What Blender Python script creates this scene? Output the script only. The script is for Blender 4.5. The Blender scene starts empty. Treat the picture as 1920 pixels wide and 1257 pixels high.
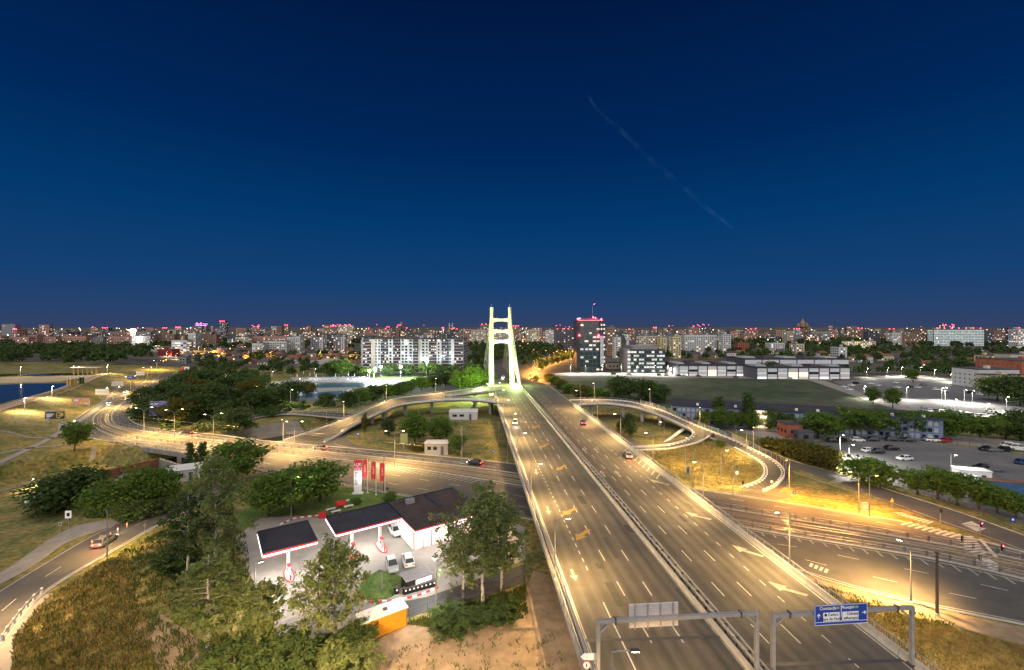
import bpy, bmesh, math, random
import numpy as np
from mathutils import Vector, Matrix

random.seed(7)
rng = np.random.default_rng(7)
S = bpy.context.scene
COL = S.collection
R = math.radians

# ------------------------------------------------------------------ camera
CAMH, FPX, HOR = 40.0, 830.0, 613.0          # eye height, focal length in photo pixels, horizon row
cd = bpy.data.cameras.new('camera'); cam = bpy.data.objects.new('camera', cd); COL.objects.link(cam)
cd.sensor_width = 36.0; cd.lens = FPX / 1920 * 36.0
cd.shift_y = (HOR - 1257 / 2) / 1920
cd.clip_start = 0.5; cd.clip_end = 60000
cam.location = (0, 0, CAMH); cam.rotation_euler = (R(90), 0, 0)
S.camera = cam

# ------------------------------------------------------------------ dusk sky
W = bpy.data.worlds.new('World'); S.world = W; W.use_nodes = True
nt = W.node_tree; nt.nodes.clear()
wo = nt.nodes.new('ShaderNodeOutputWorld'); bg = nt.nodes.new('ShaderNodeBackground')
tc = nt.nodes.new('ShaderNodeTexCoord'); sx = nt.nodes.new('ShaderNodeSeparateXYZ'); rp = nt.nodes.new('ShaderNodeValToRGB')
nt.links.new(tc.outputs['Generated'], sx.inputs[0]); nt.links.new(sx.outputs['Z'], rp.inputs[0])
nt.links.new(rp.outputs[0], bg.inputs[0]); nt.links.new(bg.outputs[0], wo.inputs[0])
def srgb(r, g, b):
    return tuple((c / 255 / 12.92 if c <= 10 else ((c / 255 + 0.055) / 1.055) ** 2.4) for c in (r, g, b)) + (1,)
stops = [(0.0, (54, 68, 102)), (0.03, (42, 68, 111)), (0.09, (22, 66, 117)), (0.22, (3, 58, 112)), (0.36, (0, 41, 92)), (0.60, (1, 24, 66)), (1.0, (1, 16, 48))]
el = rp.color_ramp.elements
while len(el) < len(stops): el.new(0.5)
for e, (p, c) in zip(el, stops): e.position = p; e.color = srgb(*c)
bg.inputs[1].default_value = 0.68

# ------------------------------------------------------------------ twilight: one very soft, weak sun
sd = bpy.data.lights.new('twilight_sun', 'SUN'); so = bpy.data.objects.new('twilight_sun', sd); COL.objects.link(so)
sd.energy = 2.35; sd.angle = R(120); sd.color = (1.0, 0.94, 0.88)
so.rotation_euler = (R(42), 0, R(-18))

S.view_settings.view_transform = 'Standard'; S.view_settings.look = 'None'
S.view_settings.exposure = 0.5; S.view_settings.gamma = 1.0
S.render.engine = 'CYCLES'
S.cycles.use_denoising = True
S.cycles.max_bounces = 4; S.cycles.diffuse_bounces = 2; S.cycles.glossy_bounces = 2
S.cycles.transparent_max_bounces = 8; S.cycles.transmission_bounces = 2
S.cycles.sample_clamp_indirect = 4.0
S.cycles.caustics_reflective = False; S.cycles.caustics_refractive = False

# ------------------------------------------------------------------ helpers
def G(px, py, z=0.0):
    """the place at height z that photo pixel px, py looks at"""
    d = FPX * (CAMH - z) / (py - HOR)
    return Vector(((px - 960) * d / FPX, d, z))
def AT(px, d, z=0.0): return Vector(((px - 960) * d / FPX, d, z))
def ZH(py, d): return CAMH - (py - HOR) * d / FPX

def lin(*c): return c if len(c) == 4 else (*c, 1)

def M(name, col, rough=0.8, var=0.2, scale=0.6, bump=0.0, bscale=4.0, metal=0.0, spec=0.3, emis=None, estr=0.0, world=True, col2=None, mix=(0.42, 0.58), detail=6.0):
    m = bpy.data.materials.new(name); m.use_nodes = True
    n = m.node_tree.nodes; l = m.node_tree.links
    b = n['Principled BSDF']
    b.inputs['Roughness'].default_value = rough; b.inputs['Metallic'].default_value = metal
    b.inputs['Specular IOR Level'].default_value = spec
    if world:
        g = n.new('ShaderNodeNewGeometry'); co = g.outputs['Position']
    else:
        g = n.new('ShaderNodeTexCoord'); co = g.outputs['Object']
    if var > 0 or col2:
        t = n.new('ShaderNodeTexNoise'); t.inputs['Scale'].default_value = scale; t.inputs['Detail'].default_value = detail; t.inputs['Roughness'].default_value = 0.65
        l.new(co, t.inputs['Vector'])
        r = n.new('ShaderNodeValToRGB'); l.new(t.outputs['Fac'], r.inputs[0])
        a, c = r.color_ramp.elements
        a.position, c.position = (0.28, 0.72) if not col2 else mix
        if col2: a.color = lin(*col); c.color = lin(*col2)
        else:
            a.color = lin(*[max(0, x * (1 - var)) for x in col[:3]]); c.color = lin(*[x * (1 + var) for x in col[:3]])
        if col2 and var > 0:
            t2 = n.new('ShaderNodeTexNoise'); t2.inputs['Scale'].default_value = scale * 7; t2.inputs['Detail'].default_value = 4
            l.new(co, t2.inputs['Vector'])
            mp = n.new('ShaderNodeMapRange'); mp.inputs['From Min'].default_value = .3; mp.inputs['From Max'].default_value = .7
            mp.inputs['To Min'].default_value = 1 - var; mp.inputs['To Max'].default_value = 1 + var
            l.new(t2.outputs['Fac'], mp.inputs['Value'])
            mx = n.new('ShaderNodeVectorMath'); mx.operation = 'SCALE'
            l.new(r.outputs[0], mx.inputs[0]); l.new(mp.outputs[0], mx.inputs['Scale'])
            l.new(mx.outputs[0], b.inputs['Base Color'])
        else: l.new(r.outputs[0], b.inputs['Base Color'])
    else: b.inputs['Base Color'].default_value = lin(*col)
    if bump > 0:
        t = n.new('ShaderNodeTexNoise'); t.inputs['Scale'].default_value = bscale; t.inputs['Detail'].default_value = 5
        l.new(co, t.inputs['Vector'])
        bp = n.new('ShaderNodeBump'); bp.inputs['Strength'].default_value = bump; bp.inputs['Distance'].default_value = 0.2
        l.new(t.outputs['Fac'], bp.inputs['Height']); l.new(bp.outputs[0], b.inputs['Normal'])
    if emis:
        b.inputs['Emission Color'].default_value = lin(*emis); b.inputs['Emission Strength'].default_value = estr
        m.cycles.emission_sampling = 'NONE'
    return m

class MB:
    """collects shapes for one mesh"""
    def __init__(s): s.v = []; s.f = []; s.m = []
    def add(s, vs, fs, mi=0):
        o = len(s.v); s.v += [tuple(p) for p in vs]; s.f += [tuple(i + o for i in f) for f in fs]; s.m += [mi] * len(fs); return s
    def box(s, c, size, rz=0.0, mi=0, taper=1.0):
        x, y, z = [k / 2 for k in size]; ca, sa = math.cos(rz), math.sin(rz); vs = []
        for dz in (-z, z):
            k = taper if dz > 0 else 1.0
            for dx, dy in ((-x, -y), (x, -y), (x, y), (-x, y)):
                dx *= k; dy *= k
                vs.append((c[0] + dx * ca - dy * sa, c[1] + dx * sa + dy * ca, c[2] + dz))
        return s.add(vs, [(3, 2, 1, 0), (4, 5, 6, 7), (0, 1, 5, 4), (1, 2, 6, 5), (2, 3, 7, 6), (3, 0, 4, 7)], mi)
    def bar(s, a, b, w, h=None, mi=0):
        """box beam from a to b, w wide, h high"""
        h = h or w; a = Vector(a); b = Vector(b); d = (b - a).normalized()
        up = Vector((0, 0, 1)) if abs(d.z) < 0.95 else Vector((0, 1, 0))
        sd_ = d.cross(up).normalized() * (w / 2); u = sd_.cross(d).normalized() * (h / 2)
        vs = [p + k for p in (a, b) for k in (-sd_ - u, sd_ - u, sd_ + u, -sd_ + u)]
        return s.add(vs, [(3, 2, 1, 0), (4, 5, 6, 7), (0, 1, 5, 4), (1, 2, 6, 5), (2, 3, 7, 6), (3, 0, 4, 7)], mi)
    def tube(s, pts, rad, n=8, mi=0, cap=True):
        pts = [Vector(p) for p in pts]; rad = rad if isinstance(rad, (list, tuple)) else [rad] * len(pts); vs = []; fs = []
        for i, p in enumerate(pts):
            d = (pts[min(i + 1, len(pts) - 1)] - pts[max(i - 1, 0)]).normalized()
            up = Vector((0, 0, 1)) if abs(d.z) < 0.9 else Vector((1, 0, 0))
            a = d.cross(up).normalized(); b = a.cross(d)
            for k in range(n):
                t = 2 * math.pi * k / n; vs.append(p + (a * math.cos(t) + b * math.sin(t)) * rad[i])
        for i in range(len(pts) - 1):
            for k in range(n):
                fs.append((i * n + k, i * n + (k + 1) % n, (i + 1) * n + (k + 1) % n, (i + 1) * n + k))
        if cap: fs += [tuple(range(n))[::-1], tuple(range((len(pts) - 1) * n, len(pts) * n))]
        return s.add(vs, fs, mi)
    def prism(s, poly, z0, z1, mi=0, cap_mi=None):
        n = len(poly); vs = [(p[0], p[1], z0) for p in poly] + [(p[0], p[1], z1) for p in poly]
        area = sum(poly[i][0] * poly[(i + 1) % n][1] - poly[(i + 1) % n][0] * poly[i][1] for i in range(n))
        fs = [(i, (i + 1) % n, n + (i + 1) % n, n + i) for i in range(n)]
        top = tuple(range(n, 2 * n)); bot = tuple(range(n))[::-1]
        if area < 0: fs = [f[::-1] for f in fs]; top = top[::-1]; bot = bot[::-1]
        s.add(vs, fs + [bot], mi); o = len(s.v) - 2 * n
        s.f.append(tuple(i + o for i in top)); s.m.append(mi if cap_mi is None else cap_mi); return s
    def sheet(s, poly, z=None, mi=0):
        vs = [(p[0], p[1], p[2] if z is None else z) for p in poly]; n = len(vs)
        area = sum(vs[i][0] * vs[(i + 1) % n][1] - vs[(i + 1) % n][0] * vs[i][1] for i in range(n))
        return s.add(vs, [tuple(range(n)) if area > 0 else tuple(range(n))[::-1]], mi)
    def strip(s, L, Rr, mi=0):
        vs = [tuple(p) for p in L] + [tuple(p) for p in Rr]; n = len(L)
        return s.add(vs, [(i, n + i, n + i + 1, i + 1) for i in range(n - 1)], mi)
    def sweep(s, path, prof, mi=0, closed=True):
        """profile (offset to the right, height) swept along a path"""
        path = [Vector(p) for p in path]; k = len(prof); vs = []; fs = []
        for i, p in enumerate(path):
            d = path[min(i + 1, len(path) - 1)] - path[max(i - 1, 0)]; d.z = 0; d.normalize(); r = Vector((d.y, -d.x, 0))
            for (o, h) in prof: vs.append(p + r * o + Vector((0, 0, h)))
        for i in range(len(path) - 1):
            for j in range(k if closed else k - 1):
                fs.append((i * k + j, i * k + (j + 1) % k, (i + 1) * k + (j + 1) % k, (i + 1) * k + j))
        if closed: fs += [tuple(range(k)), tuple(range((len(path) - 1) * k, len(path) * k))[::-1]]
        return s.add(vs, fs, mi)
    def mesh(s, name, mats, smooth=False):
        me = bpy.data.meshes.new(name); me.from_pydata(s.v, [], s.f)
        mats = mats if isinstance(mats, (list, tuple)) else [mats]
        for m in mats: me.materials.append(m)
        if len(mats) > 1: me.polygons.foreach_set('material_index', s.m)
        if smooth: me.polygons.foreach_set('use_smooth', [True] * len(me.polygons))
        me.update(); return me
    def build(s, name, mats, parent=None, local=False, smooth=False, recalc=False):
        me = s.mesh(name, mats, smooth)
        if recalc:
            bm = bmesh.new(); bm.from_mesh(me); bmesh.ops.recalc_face_normals(bm, faces=bm.faces); bm.to_mesh(me); bm.free()
        return link(name, me, parent, local)

KIDS = {}
def link(name, data, parent=None, local=False):
    o = bpy.data.objects.new(name, data); COL.objects.link(o)
    if parent is not None:
        o.parent = parent; KIDS.setdefault(parent.name, []).append(o)
        if not local:                     # built in world coordinates: keep them
            p = parent
            while p.parent is not None: p = p.parent
            o.matrix_parent_inverse = (p.matrix_basis).inverted() if parent is p else Matrix.Identity(4)
    return o
def tag(o, label, cat=None, group=None, kind=None):
    if label: o['label'] = label
    if cat: o['category'] = cat
    if group: o['group'] = group
    if kind: o['kind'] = kind
    return o
def thing(name, label, cat, loc=(0, 0, 0), rz=0.0, group=None):
    o = bpy.data.objects.new(name, None); COL.objects.link(o); o.empty_display_size = 0.2
    o.location = loc; o.rotation_euler = (0, 0, rz)
    return tag(o, label, cat, group)
def copy_tree(o, parent=None):
    c = o.copy(); COL.objects.link(c); c.parent = parent
    if parent is not None: c.matrix_parent_inverse = o.matrix_parent_inverse.copy()
    for ch in KIDS.get(o.name, []): copy_tree(ch, c)
    return c
def place(proto, used, loc, rz=0.0, sc=1.0, label=None, group=None):
    """the first call uses the prototype itself, later ones a copy with all its parts"""
    o = copy_tree(proto) if used[0] else proto
    used[0] = True
    o.location = loc; o.rotation_euler = (0, 0, rz)
    o.scale = sc if isinstance(sc, (tuple, list)) else (sc, sc, sc)
    if label: o['label'] = label
    if group: o['group'] = group
    return o
def struct(name, mb, mats, label=None, **k):
    o = mb.build(name, mats, **k); o['kind'] = 'structure'
    if label: o['label'] = label
    return o
def cr(pts, n=6):
    """smooth curve through points"""
    P = [Vector(p) for p in pts]; out = []
    for i in range(len(P) - 1):
        a = P[max(i - 1, 0)]; b = P[i]; c = P[i + 1]; d = P[min(i + 2, len(P) - 1)]
        for k in range(n):
            t = k / n
            out.append(0.5 * ((2 * b) + (c - a) * t + (2 * a - 5 * b + 4 * c - d) * t * t + (3 * b - a - 3 * c + d) * t ** 3))
    out.append(P[-1]); return out
def resample(path, step):
    path = [Vector(p) for p in path]; L = [0.0]
    for a, b in zip(path, path[1:]): L.append(L[-1] + (b - a).length)
    n = max(1, int(round(L[-1] / step))); out = []; j = 0
    for k in range(n + 1):
        t = L[-1] * k / n
        while j < len(L) - 2 and L[j + 1] < t: j += 1
        u = (t - L[j]) / max(1e-6, L[j + 1] - L[j]); out.append(path[j].lerp(path[j + 1], u))
    return out
def offset(path, o):
    out = []
    for i, p in enumerate(path):
        d = path[min(i + 1, len(path) - 1)] - path[max(i - 1, 0)]; d.z = 0; d.normalize()
        out.append(p + Vector((d.y, -d.x, 0)) * o)
    return out
ORD = 'first second third fourth fifth sixth seventh eighth ninth tenth eleventh twelfth thirteenth fourteenth fifteenth sixteenth seventeenth eighteenth nineteenth twentieth'.split()
def nth(i): return ORD[i] if i < 20 else ('twenty ' + ORD[i - 20] if i < 29 else ('thirtieth' if i == 29 else 'thirty ' + ORD[(i - 30) % 9]))
def text_mesh(name, body, size, mat, parent, mtx, align='LEFT', ext=0.004, bold=0.0):
    """flat lettering; mtx places it in the thing's own coordinates"""
    c = bpy.data.curves.new(name, 'FONT'); c.body = body; c.size = size; c.extrude = ext; c.align_x = align; c.align_y = 'CENTER'; c.offset = bold
    t = bpy.data.objects.new('tmp', c); COL.objects.link(t)
    dg = bpy.context.evaluated_depsgraph_get(); me = bpy.data.meshes.new_from_object(t.evaluated_get(dg))
    bpy.data.objects.remove(t); bpy.data.curves.remove(c)
    me.transform(mtx); me.materials.clear(); me.materials.append(mat)
    o = bpy.data.objects.new(name, me); COL.objects.link(o)
    o.parent = parent; KIDS.setdefault(parent.name, []).append(o)
    return o
# ------------------------------------------------------------------ materials
m_asph = M('asphalt', (.085, .080, .074), .75, .22, .35, .15, 25, spec=.35)
m_asph_deck = M('asphalt_deck', (.078, .072, .064), .72, .24, .25, .12, 25, spec=.4)
def road_wear(m, k=-0.0916, amp=.16, streak=.32):
    """tyre polish and long streaks along the driving direction, plus patch repairs"""
    n = m.node_tree.nodes; l = m.node_tree.links; b = n['Principled BSDF']; src = b.inputs['Base Color'].links[0].from_socket
    g = n.new('ShaderNodeNewGeometry'); sp = n.new('ShaderNodeSeparateXYZ'); l.new(g.outputs['Position'], sp.inputs[0])
    def mth(op, a, c=None, d=None):
        q = n.new('ShaderNodeMath'); q.operation = op
        for i, v in enumerate((a, c, d)):
            if v is None: continue
            if isinstance(v, (int, float)): q.inputs[i].default_value = v
            else: l.new(v, q.inputs[i])
        return q.outputs[0]
    u = mth('MULTIPLY_ADD', sp.outputs['Y'], -k, sp.outputs['X'])
    cv = n.new('ShaderNodeCombineXYZ'); l.new(mth('MULTIPLY', u, 1.1), cv.inputs[0]); l.new(mth('MULTIPLY', sp.outputs['Y'], .035), cv.inputs[1])
    t = n.new('ShaderNodeTexNoise'); t.inputs['Scale'].default_value = 1.0; t.inputs['Detail'].default_value = 8; t.inputs['Roughness'].default_value = .7; l.new(cv.outputs[0], t.inputs['Vector'])
    st_ = mth('MULTIPLY_ADD', mth('SUBTRACT', t.outputs['Fac'], .5), streak * 4, 1.0)
    band = mth('MULTIPLY_ADD', mth('COSINE', mth('MULTIPLY', mth('SUBTRACT', u, 18.8), 2 * math.pi / 1.665)), amp, 1.0)
    br = n.new('ShaderNodeTexVoronoi'); br.inputs['Scale'].default_value = .055; l.new(g.outputs['Position'], br.inputs['Vector']); br.distance = 'CHEBYCHEV'
    sc_ = n.new('ShaderNodeSeparateColor'); l.new(br.outputs['Color'], sc_.inputs[0]); pt = mth('MULTIPLY_ADD', sc_.outputs[0], .22, .88)
    f = mth('MULTIPLY', mth('MULTIPLY', st_, band), pt)
    v = n.new('ShaderNodeVectorMath'); v.operation = 'SCALE'; l.new(src, v.inputs[0]); l.new(f, v.inputs['Scale']); l.new(v.outputs[0], b.inputs['Base Color'])
road_wear(m_asph_deck)
m_asph_dark = M('asphalt_dark', (.055, .054, .055), .8, .25, .3, .15, 20)
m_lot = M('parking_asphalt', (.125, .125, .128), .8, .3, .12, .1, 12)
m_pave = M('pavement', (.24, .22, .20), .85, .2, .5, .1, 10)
m_pavers = M('forecourt_concrete', (.27, .25, .23), .8, .16, .35, .05, 6)
m_paver = M('paver', (.31, .285, .26), .8, .16, 2.5)
m_conc = M('concrete', (.40, .38, .35), .8, .16, .7, .08, 5)
m_conc_l = M('white_concrete', (.62, .60, .57), .75, .12, .5)
m_conc_d = M('stained_concrete', (.20, .19, .18), .85, .3, .6, .1, 3)
m_soil = M('soil', (.16, .12, .08), .95, .28, .22, .5, 3, col2=(.25, .19, .12))
m_dirt = M('bare_dirt', (.20, .145, .095), .95, .22, .10, .6, 1.5, col2=(.34, .255, .165), mix=(.35, .65))
m_grass = M('dry_lawn', (.085, .105, .028), .95, .5, .16, .8, 6, col2=(.225, .175, .060), mix=(.36, .60))
m_lawn = M('green_lawn', (.055, .115, .022), .95, .35, .3, .5, 5, col2=(.11, .15, .035))
m_meadow = M('meadow', (.034, .056, .026), .95, .35, .02, .5, 1.0, col2=(.066, .074, .046))
m_cityground = M('city_ground', (.060, .058, .050), .95, .3, .01, .3, .5, col2=(.10, .09, .075))
m_white = M('road_paint', (.46, .44, .40), .8, .3, 1.6)
m_white2 = M('worn_road_paint', (.28, .26, .23), .8, .45, 1.8)
m_yellow = M('yellow_road_paint', (.27, .18, .055), .75, .35, 1.5)
m_steel = M('galvanised_steel', (.42, .42, .43), .5, .15, 2.0, metal=.6)
m_steel_d = M('dark_steel', (.10, .10, .11), .5, .2, 2.0, metal=.5)
m_pole = M('grey_pole', (.30, .30, .29), .55, .15, 2.0, metal=.4)
m_black = M('black_rubber', (.02, .02, .02), .7, .2, 3)
m_tram = M('tram_bed', (.150, .118, .075), .95, .35, .5, .5, 5)
m_rail = M('rail_steel', (.30, .24, .18), .35, .2, 2, metal=.9)
m_water = M('lake_water', (.022, .024, .026), .05, 0, spec=.13)
m_poolw = M('pool_water', (.045, .095, .12), .3, .1, .2, spec=.2)
m_red = M('red_paint', (.62, .035, .04), .45, .08, 2)
m_whitep = M('white_paint', (.78, .78, .77), .5, .06, 2)
m_brick = M('brown_brick', (.17, .085, .05), .85, .25, .8, .3, 6)
m_navy = M('navy_roof', (.035, .040, .055), .65, .25, .5)
m_roofr = M('brown_roof', (.060, .045, .045), .7, .3, .5)
m_glass = M('dark_glass', (.015, .02, .022), .12, 0, spec=.6)
m_bluesign = M('sign_blue', (.015, .055, .36), .45, .05, 2)
m_signwhite = M('sign_white', (.80, .82, .85), .5, .04, 2)
m_signblack = M('sign_black', (.01, .01, .012), .6, 0)
m_signgreen = M('sign_green', (.02, .16, .07), .5, 0)
m_blueclad = M('blue_cladding', (.15, .19, .32), .7, .12, .8)
def glow(name, c, s): return M(name, (.8, .8, .8), .5, 0, emis=c, estr=s)
g_warm = glow('lamp_warm', (1, .72, .38), 40)
g_sod = glow('lamp_sodium', (1, .42, .08), 30)
g_white = glow('lamp_white', (1, .95, .85), 60)
g_cool = glow('lamp_cool', (.80, .95, 1), 60)
g_red = glow('lamp_red', (1, .02, .06), 30)
g_win = glow('window_warm', (1, .66, .34), .8)
g_winc = glow('window_cool', (.9, .95, 1), .75)
g_dim = glow('window_dim', (.75, .60, .45), .12)
g_fascia = glow('fascia_light', (1, .86, .80), 3.5)

def foliage(name, a, b, tr=.35):
    m = bpy.data.materials.new(name); m.use_nodes = True; n = m.node_tree.nodes; l = m.node_tree.links; n.clear()
    o = n.new('ShaderNodeOutputMaterial'); d = n.new('ShaderNodeBsdfDiffuse'); t = n.new('ShaderNodeBsdfTranslucent'); mx = n.new('ShaderNodeMixShader')
    g = n.new('ShaderNodeNewGeometry'); no = n.new('ShaderNodeTexNoise'); no.inputs['Scale'].default_value = .7; no.inputs['Detail'].default_value = 8; no.inputs['Roughness'].default_value = .8
    r = n.new('ShaderNodeValToRGB'); r.color_ramp.elements[0].color = lin(*a); r.color_ramp.elements[1].color = lin(*b)
    r.color_ramp.elements[0].position = .36; r.color_ramp.elements[1].position = .64
    l.new(g.outputs['Position'], no.inputs['Vector']); l.new(no.outputs['Fac'], r.inputs[0])
    l.new(r.outputs[0], d.inputs[0]); l.new(r.outputs[0], t.inputs[0]); mx.inputs[0].default_value = tr
    l.new(d.outputs[0], mx.inputs[1]); l.new(t.outputs[0], mx.inputs[2]); l.new(mx.outputs[0], o.inputs[0]); return m
f_green = foliage('leaves_green', (.060, .120, .022), (.160, .235, .050))
f_dark = foliage('leaves_dark', (.038, .068, .024), (.100, .140, .048), .25)
f_birch = foliage('leaves_birch', (.105, .150, .045), (.245, .280, .110))
f_olive = foliage('leaves_olive', (.085, .085, .022), (.165, .150, .040))
f_weed = foliage('dry_weeds', (.13, .100, .036), (.34, .265, .110), .3)
f_weedg = foliage('green_weeds', (.050, .080, .020), (.115, .135, .040), .3)
m_bark = M('bark', (.085, .070, .055), .9, .3, 1.5, .3, 8)
m_birch = M('birch_bark', (.07, .06, .05), .8, .1, 1.6, col2=(.48, .46, .42), mix=(.40, .50))

# ------------------------------------------------------------------ terrain
PIT = [(-150, 128), (-137, 150), (-122, 146), (-110, 166), (-106, 176), (-92, 190), (-66, 212), (-52, 206), (-66, 182), (-76, 157), (-97, 131), (-74, 118), (-77, 103), (-83, 95), (-92, 92), (-150, 90)]
def pit_depth(x, y):
    n = len(PIT); inside = np.zeros(x.shape, bool); dist = np.full(x.shape, 1e9)
    for i in range(n):
        (x1, y1), (x2, y2) = PIT[i], PIT[(i + 1) % n]
        cross = ((y1 > y) != (y2 > y)) & (x < (x2 - x1) * (y - y1) / ((y2 - y1) if y2 != y1 else 1e-9) + x1)
        inside ^= cross
        t = np.clip(((x - x1) * (x2 - x1) + (y - y1) * (y2 - y1)) / ((x2 - x1) ** 2 + (y2 - y1) ** 2), 0, 1)
        dist = np.minimum(dist, np.hypot(x - x1 - t * (x2 - x1), y - y1 - t * (y2 - y1)))
    return np.where(inside, np.clip(dist / 3.0, 0, 1) * 5.0, 0.0)
def bank(x, y):
    """the dam beside the lake: foot line, 20 m of slope, then the crest"""
    t = (x + 156) * -0.856 + (y - 133) * -0.517
    e = np.clip((t - 1) / 19.0, 0, 1)
    return 5.5 * e * np.clip((y - 60) / 60, 0, 1) * (1 - np.clip((y - 700) / 300, 0, 1))
def HGT(x, y):
    x = np.asarray(x, float); y = np.asarray(y, float)
    return bank(x, y) - pit_depth(x, y)
def h1(x, y): return float(HGT(np.array([x]), np.array([y]))[0])

xs = np.concatenate([[-20000, -9000, -4000, -2000, -1200, -800, -600, -480, -400, -340], np.arange(-300, 201, 2.5), [215, 240, 280, 340, 420, 520, 700, 1000, 1500, 2500, 4500, 9000, 20000]])
ys = np.concatenate([[-200, -60, 0, 10], np.arange(20, 330, 2.5), [340, 355, 375, 400, 430, 470, 520, 600, 700, 850, 1000, 1300, 1800, 2600, 4000, 7000, 14000, 30000]])
gx, gy = np.meshgrid(xs, ys); gz = HGT(gx, gy)
me = bpy.data.meshes.new('ground'); ny, nx = gx.shape
V = np.stack([gx.ravel(), gy.ravel(), gz.ravel()], 1)
idx = np.arange(ny * nx).reshape(ny, nx)
F = np.stack([idx[:-1, :-1].ravel(), idx[:-1, 1:].ravel(), idx[1:, 1:].ravel(), idx[1:, :-1].ravel()], 1)
me.from_pydata(V.tolist(), [], F.tolist())
me.materials.append(m_grass); me.materials.append(m_cityground)
cx = V[F].mean(1); far = ((cx[:, 1] > 265) | (np.abs(cx[:, 0]) > 290)) & ~((cx[:, 0] < -150) & (cx[:, 1] < 420))
me.polygons.foreach_set('material_index', far.astype(np.int32)); me.update()
o = link('ground', me); o['kind'] = 'structure'

def pxs(pts, z): return [G(a, b, z) for a, b in pts]
def poly(name, pts, z, mat, label=None):
    return struct(name, MB().sheet(pxs(pts, 0.0), z), mat, label)
def kerbed(name, pts, h, mat, label=None):
    P = pxs(pts, 0.0); return struct(name, MB().prism(P, -.05, h), mat, label)

# ------------------------------------------------------------------ lake side
LZ = 5.56
lake = pxs([(-260, 812), (-40, 767), (0, 757), (60, 742), (122, 726), (127, 719), (60, 719.5), (0, 722), (-100, 726), (-300, 735)], 5.5)
struct('lake', MB().sheet(lake, LZ), m_water)
far_w = pxs([(-200, 708), (0, 706.5), (110, 704.5), (172, 702.5), (188, 700), (120, 700), (0, 702), (-200, 704)], 5.5)
struct('lake', MB().sheet(far_w, LZ), m_water)
prom = cr(pxs([(-260, 845), (-40, 780), (0, 768), (60, 750), (125, 729), (178, 708), (196, 702)], 5.5), 5)
pl = [Vector((p.x, p.y, 0)) for p in prom]
def drape(L, lift): return [Vector((p.x, p.y, h1(p.x, p.y) + lift)) for p in L]
struct('promenade', MB().strip(drape(offset(pl, -2.6), .10), drape(offset(pl, 2.2), .10)), M('promenade_paving', (.40, .27, .19), .85, .15, .6))
w = MB().sweep(drape(offset(pl, -3.0), 0), [(-.25, -.3), (.25, -.3), (.25, .45), (-.25, .45)]).build('lake_parapet', m_conc_l)
tag(w, 'low pale parapet wall along the lake edge of the promenade', 'wall')
struct('island_bank', MB().prism(pxs([(-200, 727), (0, 719.5), (60, 717.8), (115, 716), (170, 709), (182, 704), (110, 706.5), (0, 709), (-200, 712)], 5.5), 5.45, 5.85), M('sand_bank', (.42, .33, .20), .9, .15, .1))
# footpaths over the dam foot and the lawns
def path(name, pts, w, z, mat, label=None):
    P = cr(pxs(pts, 0), 5); return struct(name, MB().strip(drape(offset(P, -w / 2), z), drape(offset(P, w / 2), z)), mat, label)
path('footpath', [(-60, 892), (0, 868), (95, 822), (140, 795), (175, 772), (205, 745), (235, 722)], 2.2, .14, m_pave)
path('footpath', [(-60, 830), (0, 822), (70, 822), (130, 822)], 1.3, .14, m_pave)
path('footpath', [(-60, 860), (0, 851), (50, 842), (110, 836), (150, 828)], 1.7, .14, m_pave)
path('footpath', [(-40, 896), (45, 877), (110, 860), (165, 845), (178, 838)], 1.2, .14, m_pave)

# ------------------------------------------------------------------ main street with the tram
E1 = [(341, 685), (328, 697), (300, 724), (256, 752), (244, 771), (243, 784), (254, 794), (280, 802), (331, 808.5), (407, 815.5), (480, 825), (560, 833), (650, 840), (760, 850), (862, 859.5), (960, 870), (1100, 888), (1250, 910), (1370, 927), (1440, 938), (1598, 963), (1674, 975), (1800, 1005), (1920, 1036), (2100, 1085)]
E2 = [(322, 683), (306, 699), (272, 728), (228, 758), (211, 774), (209, 786), (214, 795), (229, 801), (280, 811), (356, 821), (480, 835), (658, 853), (785, 866.5), (913, 881), (1100, 909), (1250, 936), (1440, 968), (1620, 997), (1816, 1031), (1920, 1052), (2100, 1090)]
E3 = [(312, 681), (292, 700), (252, 730), (203, 762), (180, 779), (175, 790), (180, 802), (204, 815), (229, 821.5), (305, 831), (407, 838.5), (480, 846), (633, 862), (764, 878.5), (860, 893), (960, 909), (1100, 933), (1250, 961), (1440, 998), (1724, 1044), (1920, 1087), (2100, 1130)]
E4 = [(300, 680), (276, 700), (232, 730), (178, 762), (144, 784), (134, 795), (138, 807), (160, 818.5), (193, 826.5), (254, 836), (344, 849), (420, 866), (500, 886), (635, 909), (758, 931), (860, 950), (960, 968), (1100, 996), (1250, 1024), (1350, 1042), (1472, 1064), (1566, 1094), (1708, 1131), (1914, 1171), (2100, 1215)]
def edge(E, z, n=160): 
    P = resample(cr(pxs(E, 0), 8), 3.0)
    return [Vector((p.x, p.y, z)) for p in P]
def even(E, n=150, z=0.05):
    """n points, evenly spaced by the street's own progress so that edges pair up"""
    P = cr(pxs(E, 0), 10); L = [0.0]
    for a, b in zip(P, P[1:]): L.append(L[-1] + (b - a).length)
    out = []; j = 0
    for k in range(n):
        t = L[-1] * k / (n - 1)
        while j < len(L) - 2 and L[j + 1] < t: j += 1
        u = (t - L[j]) / max(1e-6, L[j + 1] - L[j]); q = P[j].lerp(P[j + 1], u); q.z = z; out.append(q)
    return out
a1, a2, a3, a4 = even(E1), even(E2), even(E3), even(E4)
struct('road', MB().strip(a2, a1), m_asph, 'far carriageway of the street below the overpass')
struct('road', MB().strip(a4, a3), m_asph, 'near carriageway of the street below the overpass')
b2, b3 = even(E2, z=.09), even(E3, z=.09)
struct('tram_track_bed', MB().strip(b3, b2), m_tram)
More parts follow.
